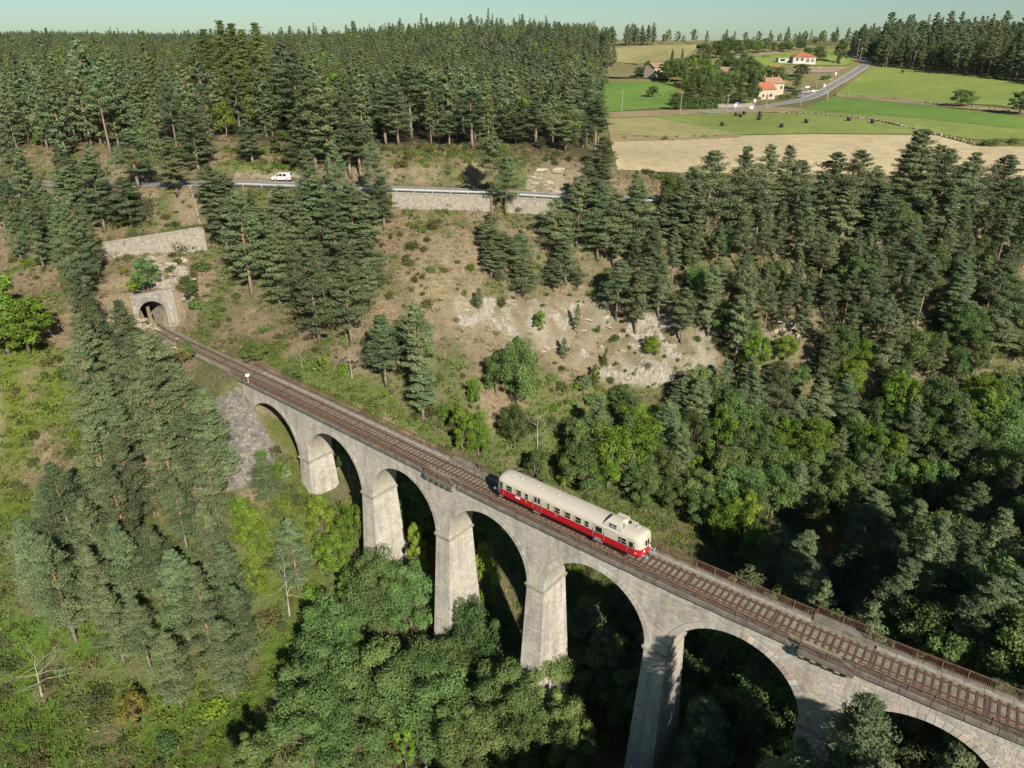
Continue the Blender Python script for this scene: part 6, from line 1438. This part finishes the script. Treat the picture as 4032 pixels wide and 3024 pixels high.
def outcrop(poly, label, step=.38, k=1.0):
    """weathered ledges standing out of the slope"""
    W = np.array([hit(*q)[:2] for q in poly]); lo, hi = W.min(0) - 1, W.max(0) + 1; xs = np.arange(lo[0], hi[0], step); ys = np.arange(lo[1], hi[1], step); X, Y = np.meshgrid(xs, ys); sh = X.shape; X = X.ravel(); Y = Y.ravel()
    X = X + RNG.uniform(-.12, .12, X.shape); Y = Y + RNG.uniform(-.12, .12, Y.shape); z = ground(X, Y)
    ins = in_poly(np.stack([X, Y], 1), W).astype(float).reshape(sh)
    for _ in range(6): ins[1:-1, 1:-1] = (ins[1:-1, 1:-1] + ins[:-2, 1:-1] + ins[2:, 1:-1] + ins[1:-1, :-2] + ins[1:-1, 2:]) / 5
    n1 = fbm(X * .6, Y, 6, 3, 71); n2 = fbm(X * .38, Y * 1.25, 1.9, 3, 72); t = (z + X * .16 + n1 * .9) / .95; saw = t - np.floor(t); m = smooth01((n1 * 1.0 + n2 * .9 - .10) * 1.7) * ins.ravel()
    up = (-.35 + m * (.35 + .75 * np.round(saw * 2) / 2 + .5 * np.abs(fbm(X * .45, Y * 1.3, 1.3, 2, 73)))) * k; V = np.stack([X, Y - m * .25, z + up], 1)
    i = np.arange(len(X)).reshape(sh); F = np.stack([i[:-1, :-1].ravel(), i[:-1, 1:].ravel(), i[1:, 1:].ravel(), i[1:, :-1].ravel()], 1); F = F[(up[F].max(1) > -.2)]
    col = np.array([.285, .255, .205])[None] * (1 + .3 * n2 + .16 * RNG.normal(size=len(X)))[:, None]; gr = smooth01((.32 - m) * 3 + n2 * .5); col = col + (np.array([.19, .155, .085]) - col) * gr[:, None]
    o = bpy.data.objects.new('rock_outcrop', npmesh('rock_outcrop', V, F, M['ledge'], attrs={'col': ('POINT', 'FLOAT_COLOR', np.c_[np.clip(col, .02, .7), np.ones(len(X))])})); link(o); prop(o, label, 'rock outcrop', 'rock outcrops')
outcrop(ROCKPOLY, 'broad pale rock outcrop with ledges in the middle of the far slope', .36)
for q, lab in zip(ROCK2, ('pale rock outcrop beside the road, behind the tall pine', 'rock outcrop just above the tunnel portal', 'small rock outcrop among trees right of the big outcrop', 'rocky bank beside the track just before the tunnel', 'rock outcrop under the trees at the far right')): outcrop(q, lab, .36, .8)
ROCKS = [rockmesh(400 + k) for k in range(6)]
def rocks(area, poly, n, sz):
    poly = np.array(poly, float); lo, hi = poly.min(0), poly.max(0); k = 0
    for _ in range(n * 8):
        q = lo + (hi - lo) * RNG.random(2)
        if k >= n: break
        if not in_poly(q[None], poly)[0]: continue
        p = hit(*q); s = sz[0] + (sz[1] - sz[0]) * RNG.random() ** 2
        o = link(bpy.data.objects.new('rock', ROCKS[k % 6])); o.location = (p[0], p[1], p[2] - s * .12); o.rotation_euler = (RNG.normal() * .2 - .55, RNG.normal() * .22, RNG.normal() * .35); o.scale = (s * (1. + .6 * RNG.random()), s, s * (.5 + .3 * RNG.random())); k += 1
        TREES.append((o, 'rock', area, float(project([p])[0, 0])))
rocks(A_OUT, ROCKPOLY, 60, (.25, .9)); rocks(A_LEFT, [(300, 560), (400, 540), (430, 640), (390, 650), (290, 600)], 22, (.4, 1.2)); rocks('beside the track near the tunnel', [(300, 690), (400, 710), (400, 770), (330, 745)], 12, (.4, 1.3)); rocks(A_EDGE, ROCK2[0], 16, (.5, 1.6)); rocks(A_RIGHT, [(1640, 700), (1740, 690), (1760, 790), (1650, 770)], 14, (.4, 1.3)); rocks('on the far right slope', ROCK2[4], 6, (.6, 1.5))
# ------------------------------------------------------------------ vehicles
M['vanwhite'] = simple('van_white', (.54, .52, .48), .35, .04, 1, spec=.5)
M['carwhite'] = simple('car_white', (.58, .58, .57), .3, .04, 1, spec=.5)
M['cardark'] = simple('car_dark_blue', (.02, .03, .06), .3, .1, 1, spec=.5)
M['redlamp'] = simple('red_lamp', (.5, .02, .02), .3, .1, 3)
M['plastic'] = simple('grey_plastic', (.08, .08, .085), .6, .1, 3)
def vehicle(name, label, cat, loc, rz, paint, prof, belt, width, wheels, glass, L, tilt=0.):
    """prof: side outline (x, z) clockwise from the rear bumper; the upper body leans in above the belt"""
    v = prop(empty(name, loc, rz), label, cat); v.rotation_euler = (0, tilt, rz); hw = width / 2; m = MB(); n = len(prof)
    def yy(z): return hw - max(0, z - belt) * .22
    for sg in (-1, 1): m.add([(x, sg * yy(z), z) for x, z in prof], [tuple(range(n)) if sg > 0 else tuple(range(n - 1, -1, -1))])
    for (xa, za), (xb, zb) in zip(prof, prof[1:] + prof[:1]): m.add([(xa, -yy(za), za), (xb, -yy(zb), zb), (xb, yy(zb), zb), (xa, yy(za), za)], [(0, 1, 2, 3)])
    m.build('body', M[paint], v)
    for q in glass:            # side windows as outlines (x, z)
        for sg in (-1, 1):
            m = MB(); m.add([(x, sg * (yy(z) + .008), z) for x, z in q], [tuple(range(len(q)))]); m.build('side_window', M['glass'], v)
    def slope(i, name, k0=.1, k1=.9):
        (xa, za), (xb, zb) = prof[i], prof[i + 1]; a = (xa + (xb - xa) * k0, za + (zb - za) * k0); b = (xa + (xb - xa) * k1, za + (zb - za) * k1); d = Vector((-(zb - za), 0, xb - xa)).normalized() * .012
        if d.z < 0: d = -d
        m = MB(); m.add([Vector((a[0], -yy(a[1]) + .1, a[1])) + d, Vector((b[0], -yy(b[1]) + .1, b[1])) + d, Vector((b[0], yy(b[1]) - .1, b[1])) + d, Vector((a[0], yy(a[1]) - .1, a[1])) + d], [(0, 1, 2, 3)]); m.build(name, M['glass'], v)
    slope(wheels['ws'], 'windscreen'); slope(wheels['rw'], 'rear_window', .15, .85)
    for x in (wheels['x0'], wheels['x1']):
        for sg in (-1, 1):
            m = MB(); m.lathe((x, sg * (hw - .1), .32), [(.32, -.1), (.33, -.06), (.33, .06), (.32, .1)], 16, 'y'); w = m.build('wheel', M['tyre'], v)
            m = MB(); m.lathe((x, sg * (hw + .003), .32), [(.19, -.01), (.17, .01), (.03, .015)], 12, 'y'); m.build('rim', M['galv'], w)
    for sg in (-1, 1):
        xf = max(p[0] for p in prof); xr = min(p[0] for p in prof)
        m = MB(); m.box(xf - .35, xf - .04, min(sg * (hw - .3), sg * (hw + .01)), max(sg * (hw - .3), sg * (hw + .01)), .62, .80); m.build('headlamp', M['lampglass'], v)
        m = MB(); m.box(xr - .012, xr + .06, min(sg * (hw - .18), sg * (hw + .01)), max(sg * (hw - .18), sg * (hw + .01)), .8, 1.1); m.build('tail_lamp', M['redlamp'], v)
        m = MB(); m.box(wheels['mir'] - .06, wheels['mir'] + .08, min(sg * hw, sg * (hw + .2)), max(sg * hw, sg * (hw + .2)), belt + .02, belt + .2); m.build('mirror', M['plastic'], v)
    m = MB()
    for x in (min(p[0] for p in prof), max(p[0] for p in prof)): m.box(x - .04, x + .04, -hw + .05, hw - .05, .3, .55)
    m.build('bumper', M['plastic'], v); return v
VANP = [(-2.2, .32), (-2.22, .9), (-2.16, 1.25), (-2.02, 1.78), (-1.5, 1.84), (.35, 1.82), (.75, 1.72), (1.45, 1.12), (2.05, .98), (2.2, .7), (2.2, .32)]
vz = hit(605, 388.5); vd = road_at(float(np.interp(vz[0], RL[:, 0], dd)) + 1) - road_at(float(np.interp(vz[0], RL[:, 0], dd)) - 1)
vp = road_at(float(np.interp(hit(606, 394)[0], RL[:, 0], dd))) + np.array([0, 4.6])
vehicle('parked_van', 'small white panel van parked on the verge beside the road', 'van', (vp[0], vp[1], g1(vp[0], vp[1]) + .08), math.atan2(vd[1], vd[0]) + math.pi, 'vanwhite', VANP, 1.05, 1.8, {'x0': -1.35, 'x1': 1.35, 'ws': 6, 'rw': 2, 'mir': .95}, [[(-.25, 1.1), (.45, 1.1), (.45, 1.62), (-.25, 1.62)], [(.55, 1.1), (1.2, 1.1), (.75, 1.55), (.55, 1.62)], [(-1.15, 1.1), (-.4, 1.1), (-.4, 1.6), (-1.15, 1.6)]], 4.4)
CARP = [(-2.05, .3), (-2.08, .75), (-1.98, 1.0), (-1.6, 1.38), (-1.0, 1.48), (.2, 1.46), (1.05, .98), (1.9, .86), (2.08, .6), (2.08, .3)]
W = {'x0': -1.25, 'x1': 1.3, 'ws': 5, 'rw': 2, 'mir': .75}; GL = [[(-1.45, 1.0), (-.3, 1.0), (-.3, 1.38), (-1.1, 1.36)], [(-.2, 1.0), (.8, 1.0), (.15, 1.38), (-.2, 1.38)]]
p = hit(1740.5, 203.5); vehicle('car', 'white car turning off the junction beside the hamlet', 'car', (p[0], p[1], p[2] + .5), math.radians(140), 'carwhite', CARP, .95, 1.75, W, GL, 4.1)
p = hit(1689, 197); vehicle('car', 'dark car parked beside the tiled farmhouse', 'car', (p[0], p[1], p[2] + .1), math.radians(20), 'cardark', CARP, .95, 1.75, W, GL, 4.1)
# ------------------------------------------------------------------ hay bales
for k, (x, y, lab) in enumerate(((880, 746, 'leftmost of the three wrapped bales close together by the lane'), (918, 757, 'nearest of the three wrapped bales close together by the lane'), (949, 735, 'rightmost of the three wrapped bales close together by the lane'), (1089, 738, 'farthest of the three black bales standing in a line'), (1089, 757, 'middle one of the three black bales standing in a line'), (1080, 782, 'nearest of the three black bales standing in a line'), (760, 833, 'black wrapped bale farthest left in the meadow'), (1275, 848, 'black wrapped bale nearest to the stubble field'), (1490, 808, 'lone black wrapped bale in the middle of the meadow'), (1860, 790, 'black wrapped bale beside the field wall, second from right'), (2067, 811, 'black wrapped bale farthest right beside the field wall'))):
    p = hit(*z7(x, y)); b = prop(empty('hay_bale', (p[0], p[1], p[2] + .15), random.random() * 3), lab, 'hay bale', 'black hay bales in the meadow')
    m = MB(); m.lathe((0, 0, .0), [(.56, 0), (.64, .1), (.66, .6), (.64, 1.1), (.56, 1.2), (.1, 1.22)], 18); m.build('wrapped_body', M['black'], b, True)
    m = MB(); m.lathe((0, 0, .0), [(.672, .3), (.678, .34), (.672, .38)], 18); m.lathe((0, 0, 0), [(.672, .75), (.678, .79), (.672, .83)], 18); m.build('wrap_fold', M['tyre'], b)
# ------------------------------------------------------------------ utility poles and signs
def pole(x, y, hgt, label, arm=False, lean=0.):
    p = hit(x, y) if not isinstance(x, tuple) else np.array(x); o = prop(empty('utility_pole', tuple(p - np.array([0, 0, .3]))), label, 'pole', 'utility poles'); m = MB()
    m.tube([(0, 0, 0), (lean * .5, 0, hgt * .5), (lean, 0, hgt)], [.17, .14, .11], 8); m.build('mast', M['wood'], o)
    if arm: m = MB(); m.bar((lean - .9, 0, hgt - .5), (lean + .9, 0, hgt - .5), .1); m.build('cross_arm', M['galv'], o)
    m = MB()
    for k in (-.25, .25): m.lathe((lean + k, 0, hgt - .15), [(.05, 0), (.07, .08), (.04, .2)], 8)
    for q in m.v: pass
    m.bar((lean - .3, 0, hgt - .18), (lean + .3, 0, hgt - .18), .05); m.build('insulator_bracket', M['galv'], o)
for (x, y, h, lab) in ((392, 735, 9, 'wooden pole at the field verge left of the bales'), (800, 712, 7, 'pole at the verge left of the road signs'), (1140, 682, 7, 'pole beside the lane in front of the farmhouse hedge'), (1580, 500, 11, 'tall pole behind the traffic island'), (1722, 420, 9, 'pole on the verge where the lane climbs'), (1755, 502, 14, 'tallest pole beside the climbing lane'), (1675, 612, 10, 'leaning pole right of the junction'), (1440, 662, 8, 'pole in the verge below the junction'), (1960, 262, 8, 'pole at the lane bend near the ridge wood, left of the pair'), (2095, 292, 9, 'pole at the lane bend near the ridge wood, right of the pair'), (1925, 272, 14, 'tall pole before the crest of the lane'), (1975, 172, 9, 'pale pole on the crest of the lane')): pole(*z7(x, y), h, lab, True)
for (x, y, h, lab) in ((1480, 450, 10, 'leaning pole in front of the ridge wood, first from the lane'), (1750, 478, 11, 'leaning pole in front of the ridge wood, middle of three'), (2105, 515, 11, 'leaning pole in front of the ridge wood, last of three')): pole(*R(2)(x, y), h, lab, False, .9)
for (x, y, h, lab) in ((1815, 750, 10, 'pole on the far meadow verge near the forest edge'), (2195, 745, 9, 'pole on the far meadow verge before the dark conifers')): pole(*R(1)(x, y), h, lab)
for (x, y, h, lab) in ((1295, 1440, 8, 'bare pole on the slope above the buttressed wall'), (1270, 1030, 6, 'bare pole among the pines above the road')): pole(*R(0)(x, y), h, lab, False, -.7)
M['signblue'] = simple('sign_blue', (.10, .22, .42), .5, .1, 3); M['signpost'] = M['galv']
def sign(x, y, kind, label, sc=1.):
    p = hit(*z7(x, y)); o = prop(empty('road_sign', tuple(p)), label, 'road sign', 'road signs at the hamlet'); m = MB(); m.bar((0, 0, -.2), (0, 0, 2.6 * sc), .1)
    if kind == 'board': m.bar((1.4 * sc, 0, -.2), (1.4 * sc, 0, 2.6 * sc), .1)
    m.build('post', M['galv'], o); m = MB()
    if kind == 'board': m.box(-.5 * sc, 1.9 * sc, -.09, -.055, 1.3 * sc, 2.7 * sc)
    elif kind == 'diamond':
        m.add([(0, -.08, 1.5), (.75, -.08, 2.25), (0, -.08, 3.), (-.75, -.08, 2.25), (0, -.055, 1.5), (.75, -.055, 2.25), (0, -.055, 3.), (-.75, -.055, 2.25)], [(0, 1, 2, 3), (7, 6, 5, 4), (0, 4, 5, 1), (1, 5, 6, 2), (2, 6, 7, 3), (3, 7, 4, 0)])
    elif kind == 'arrow': m.box(-1.2, 1.2, -.09, -.055, 2.1, 2.7)
    else: m.box(-.45, .45, -.09, -.055, 1.8, 3.)
    m.build('sign_board', M['signblue' if kind == 'blue' else 'white'], o)
sign(870, 702, 'diamond', 'white diamond road sign by the lane'); sign(1003, 697, 'board', 'wide white village board by the lane', .6); sign(1040, 662, 'plain', 'narrow white sign behind the village board'); sign(1497, 533, 'arrow', 'small white arrow sign left of the traffic island'); sign(1545, 547, 'board', 'white direction board on the traffic island', .6); sign(1645, 520, 'plain', 'narrow white sign at the island tip'); sign(1672, 590, 'blue', 'blue and white sign right of the junction'); sign(1745, 415, 'plain', 'white cabinet sign on the climbing verge'); sign(885, 690, 'blue', 'small blue sign behind the diamond sign')
# ------------------------------------------------------------------ houses
M['tile'] = simple('orange_roof_tiles', (.34, .125, .06), .85, .25, .8); M['tileold'] = simple('old_brown_tiles', (.32, .19, .13), .85, .3, .8)
M['render'] = simple('cream_render', (.42, .35, .26), .9, .12, .8); M['renderw'] = simple('white_render', (.46, .445, .41), .9, .06, .8); M['stonehouse'] = simple('field_stone_wall', (.40, .33, .26), .9, .3, 1.6); M['shutter'] = simple('wooden_shutter', (.20, .12, .08), .7, .2, 2)
def tile_rows(o, quad_, mat, n=7, name='tile_course'):
    a, b, c, d = [Vector(q) for q in quad_]; nrm = (b - a).cross(d - a).normalized()
    if nrm.z < 0: nrm = -nrm
    for k in range(n):
        t0, t1 = k / n, (k + 1) / n; m = MB(); q = [a.lerp(d, t0) + nrm * .09, b.lerp(c, t0) + nrm * .09, b.lerp(c, t1) + nrm * .03, a.lerp(d, t1) + nrm * .03]; m.add(q + [p - nrm * .1 for p in q], [(0, 1, 2, 3), (0, 4, 5, 1), (1, 5, 6, 2), (3, 7, 4, 0)]); m.build(name, mat, o)
def house(name, label, loc, rz, L, Wd, eave, ridge, wallm, roofm, hip=False, chim=(), wins=(), doors=()):
    h = prop(empty(name, loc, rz), label, 'house'); hx, hy = L / 2, Wd / 2; m = MB()
    m.add([(-hx, -hy, -1.5), (hx, -hy, -1.5), (hx, hy, -1.5), (-hx, hy, -1.5), (-hx, -hy, eave), (hx, -hy, eave), (hx, hy, eave), (-hx, hy, eave)], [(0, 1, 5, 4), (1, 2, 6, 5), (2, 3, 7, 6), (3, 0, 4, 7)])
    if not hip: m.add([(hx, -hy, eave), (hx, hy, eave), (hx, 0, ridge)], [(0, 1, 2)]); m.add([(-hx, hy, eave), (-hx, -hy, eave), (-hx, 0, ridge)], [(0, 1, 2)])
    m.build('wall', M[wallm], h); ov = .45; e = eave - .15; r = empty('roof', (0, 0, 0)); r.parent = h
    if hip:
        rx = hx - hy; tile_rows(r, [(-hx - ov, -hy - ov, e), (hx + ov, -hy - ov, e), (rx, 0, ridge), (-rx, 0, ridge)], M[roofm]); tile_rows(r, [(hx + ov, hy + ov, e), (-hx - ov, hy + ov, e), (-rx, 0, ridge), (rx, 0, ridge)], M[roofm])
        tile_rows(r, [(hx + ov, -hy - ov, e), (hx + ov, hy + ov, e), (rx, .01, ridge), (rx, -.01, ridge)], M[roofm]); tile_rows(r, [(-hx - ov, hy + ov, e), (-hx - ov, -hy - ov, e), (-rx, -.01, ridge), (-rx, .01, ridge)], M[roofm])
    else:
        tile_rows(r, [(-hx - ov, -hy - ov, e), (hx + ov, -hy - ov, e), (hx + ov, 0, ridge + .02), (-hx - ov, 0, ridge + .02)], M[roofm]); tile_rows(r, [(hx + ov, hy + ov, e), (-hx - ov, hy + ov, e), (-hx - ov, 0, ridge + .02), (hx + ov, 0, ridge + .02)], M[roofm])
    for (x, y) in chim: m = MB(); m.box(x - .4, x + .4, y - .35, y + .35, ridge - 1.6, ridge + 1.1); m.box(x - .48, x + .48, y - .43, y + .43, ridge + 1.1, ridge + 1.25); m.build('chimney', M['tile'], r)
    def opening(nm, side, u, z0, w, hh, mat):
        d = .03
        P = {'s': lambda a, b, z, q: (a, -hy - q, z), 'n': lambda a, b, z, q: (a, hy + q, z), 'e': lambda a, b, z, q: (hx + q, a, z), 'w': lambda a, b, z, q: (-hx - q, a, z)}[side]
        m = MB(); m.add([P(u - w / 2, 0, z0, d), P(u + w / 2, 0, z0, d), P(u + w / 2, 0, z0 + hh, d), P(u - w / 2, 0, z0 + hh, d)], [(0, 1, 2, 3)]); o = m.build(nm, M[mat], h)
        m = MB()
        for (a, b, c, e_) in ((u - w / 2 - .1, u + w / 2 + .1, z0 - .12, z0), (u - w / 2 - .1, u + w / 2 + .1, z0 + hh, z0 + hh + .1), (u - w / 2 - .1, u - w / 2, z0, z0 + hh), (u + w / 2, u + w / 2 + .1, z0, z0 + hh)): m.add([P(a, 0, c, .06), P(b, 0, c, .06), P(b, 0, e_, .06), P(a, 0, e_, .06)], [(0, 1, 2, 3)])
        m.build('frame', M['concrete'], o)
    for w in wins: opening('window', *w, 'glass')
    for w in doors: opening('door', *w, 'shutter')
    return h
p = hit(*z7(1150, 600)); house('house', 'farmhouse with a big orange tiled roof and cream gable by the lane', (p[0] - 2.5, p[1] + 3, p[2]), math.radians(28), 11, 8.5, 4.6, 7.6, 'render', 'tile', wins=(('e', -1.5, 2.6, .9, 1.2), ('s', -2.5, 1.2, 1., 1.2), ('s', 2.6, 1.2, 1.4, 1.2)), doors=(('s', .3, -.1, 1.4, 2.2),))
p = hit(*z7(1225, 575)); house('house', 'older brown-roofed house with chimneys joined behind the farmhouse', (p[0] - 1, p[1] + 9, p[2]), math.radians(28), 13, 8, 6., 8.6, 'render', 'tileold', chim=((-4.5, 0), (1, 0), (5.5, 0)), wins=(('e', 0, 3., 1, 1.3), ('e', 2, 1., 1, 1.3), ('s', 4.5, 3.2, 1., 1.3)))
p = hit(*z7(1455, 287)); house('house', 'white bungalow with an orange hipped roof on the hill', (p[0], p[1], p[2] + .9), math.radians(-6), 14, 10, 3.0, 5.4, 'renderw', 'tile', hip=True, wins=(('s', -4.5, .9, 1.4, 1.3), ('s', -1.5, .9, 1.6, 1.3), ('e', 2, .9, 1.2, 1.2), ('e', -2, .9, 1.2, 1.2)), doors=(('s', 2, 0, 1.8, 2.1), ('s', 5, .2, 1.6, 1.6)))
p = hit(*z7(1280, 280)); h = prop(empty('shed', (p[0], p[1], p[2]), .1), 'flat-roofed white shed left of the hipped bungalow', 'shed'); m = MB(); m.box(-3.4, 3.4, -2, 2, -1, 2.6); m.build('wall', M['renderw'], h); m = MB(); m.box(-3.6, 3.6, -2.2, 2.2, 2.603, 2.8); m.build('roof', M['concrete'], h); m = MB(); m.box(-2.2, 1.0, -2.03, -2.004, .9, 2.2); m.build('opening', M['glass'], h)
p = hit(*z7(1120, 455)); house('house', 'low tiled house half hidden behind the farmyard trees', (p[0], p[1], p[2]), math.radians(10), 12, 7, 3, 5, 'stonehouse', 'tile', wins=(('s', -3, .9, 1, 1.2),))
p = hit(*z7(1165, 440)); house('house', 'tall narrow pale house behind the low tiled house', (p[0] + 4, p[1] + 6, p[2]), math.radians(10), 6, 6, 6, 8, 'render', 'tile', wins=(('s', 0, 3.5, .9, 1.2),))
p = hit(*z7(190, 392)); house('house', 'stone barn among trees at the foot of the upland field', (p[0], p[1], p[2]), math.radians(40), 14, 8, 4.5, 7, 'stonehouse', 'tileold', doors=(('e', 0, 0, 2.5, 3),))
p = hit(*z7(790, 410)); house('house', 'brown-roofed cottage hidden between hamlet trees', (p[0], p[1], p[2]), math.radians(-20), 11, 7, 3.4, 5.6, 'stonehouse', 'tileold')
p = hit(*z7(490, 395)); house('house', 'low stone cottage beside the minor road, under trees', (p[0], p[1], p[2]), math.radians(5), 9, 6, 3., 4.8, 'stonehouse', 'tileold')
# garden wall and clipped hedge in front of the conifers
gp = [hit(*z7(x, y)) for x, y in ((715, 672), (800, 672), (880, 672), (960, 668), (1040, 660))]
wall('garden_wall', 'low stone garden wall beside the lane', [(q[0], q[1]) for q in gp], (.1, -1), 2.2, .4, [q[2] + 1.3 for q in gp])
rng_h = np.random.default_rng(77); hp = [hit(*z7(x, y)) for x, y in ((330, 690), (520, 690), (715, 682))]; parts = []
for a, b in zip(hp[:-1], hp[1:]):
    k = 1700; t = rng_h.random(k)[:, None]; d = (b - a)[:2] / np.hypot(*(b - a)[:2]); n_ = np.array([-d[1], d[0]]); o = rng_h.uniform(-1, 1, k); zz = rng_h.random(k) ** .7 * 4.6
    P = np.c_[(a + (b - a) * t)[:, :2] + n_ * o[:, None], (a + (b - a) * t)[:, 2] + zz]; V_, _ = tufts(P, np.c_[n_[0] * o, n_[1] * o, zz / 5], .8, .6, rng_h); parts.append((V_, .1 + .6 * rng_h.random(k)))
hd = link(bpy.data.objects.new('hedge', leafmesh('hedge', [(v - np.array(hp[0]) if False else v, t) for v, t in parts], M['leaf']))); prop(hd, 'clipped dark green hedge in front of the hamlet conifers', 'hedge')
M['fieldstone'] = simple('mossy_fieldstone', (.22, .19, .12), .95, .5, .7, coord='World')
# dry-stone field wall between the two meadows: stones as one rubble line
def rubble_line(name, label, L, w=.5, hh=.8, step=.9):
    o = prop(empty(name, tuple(hit(*L[0]))), label, 'wall'); W_ = [hit(*q) for q in L]; m = MB(); rr = random.Random(5)
    for a, b in zip(W_[:-1], W_[1:]):
        n = max(1, int(np.hypot(*(b - a)[:2]) / step))
        for k in range(n):
            p = a + (b - a) * (k + rr.random() * .5) / n; p = np.array([p[0], p[1], g1(p[0], p[1])]) - np.array(o.location); s = rr.uniform(.5, 1.) * w; hz = hh * rr.uniform(.4, 1.1)
            m.add([(p[0] - s, p[1] - s * .8, p[2] - .2), (p[0] + s, p[1] - s * .7, p[2] - .2), (p[0] + s, p[1] + s * .8, p[2] - .2), (p[0] - s, p[1] + s, p[2] - .2), (p[0] - s * .6, p[1] - s * .5, p[2] + hz), (p[0] + s * .7, p[1] - s * .5, p[2] + hz * .9), (p[0] + s * .6, p[1] + s * .6, p[2] + hz), (p[0] - s * .7, p[1] + s * .6, p[2] + hz * .8)], [(4, 5, 6, 7), (0, 1, 5, 4), (1, 2, 6, 5), (2, 3, 7, 6), (3, 0, 4, 7)])
    q = m.build('rubble_stones', M['fieldstone'], o); q['kind'] = 'stuff'
rubble_line('field_wall', 'tumbled dry-stone wall curving along the bale meadow', [(1676, 243.5), (1761, 248), (1820, 252), (1875, 258), (1950, 273), (2021, 291), (2108, 312)])
rubble_line('field_wall', 'straight tumbled stone wall under the lone oaks', [(1805, 206), (1900, 212), (2022, 226), (2130, 236), (2212, 246)])
rubble_line('field_wall', 'low stone bank along the tree row on the hill', [(1548, 129), (1600, 122), (1680, 113.5)], .8, .7, 1.6)
# ------------------------------------------------------------------ labels of everything that grows or lies about
def ordinal(n): return '%d%s' % (n, 'th' if 10 <= n % 100 <= 20 else {1: 'st', 2: 'nd', 3: 'rd'}.get(n % 10, 'th'))
DESC = {'pine': ('Scots pine', 'pine'), 'bare': ('tall bare-trunked pine', 'pine'), 'spruce': ('dark pointed spruce', 'spruce'), 'leaf': ('green leafy tree', 'tree'), 'bright': ('bright green leafy tree', 'tree'), 'yellow': ('yellowing small tree', 'tree'), 'dead': ('bare grey dead tree', 'dead tree'), 'shrub': ('shrub', 'shrub'), 'rock': ('pale rock', 'rock')}
groups = {}
for t in TREES: groups.setdefault((t[1], t[2]), []).append(t)
for (typ, area), L in groups.items():
    L.sort(key=lambda t: t[3]); d, cat = DESC[typ]
    for i, t in enumerate(L):
        lab = '%s %s' % (d, area) if len(L) == 1 else '%s %s, %s from left' % (d, area, ordinal(i + 1) if i else 'first')
        prop(t[0], lab, cat, '%ss %s' % (cat, area))

cnt = {}
for t in TREES: cnt[t[0].name.split('.')[0]] = cnt.get(t[0].name.split('.')[0], 0) + 1
print('COUNTS', cnt)
# ------------------------------------------------------------------ thin summer haze over the whole place
m = MB(); m.box(-4400, 4400, -800, 5400, -60, 96); hz = m.build('haze', [])
hm = bpy.data.materials.new('haze'); hm.use_nodes = True; hn = hm.node_tree; hn.nodes.remove(hn.nodes['Principled BSDF'])
pv = hn.nodes.new('ShaderNodeVolumePrincipled'); pv.inputs['Color'].default_value = (.80, .93, .95, 1); pv.inputs['Density'].default_value = .00002; pv.inputs['Anisotropy'].default_value = .2
hn.links.new(pv.outputs[0], hn.nodes['Material Output'].inputs['Volume'])
hz.data.materials.clear(); hz.data.materials.append(hm); prop(hz, 'thin pale haze filling the air over the valley', 'haze', kind='stuff')
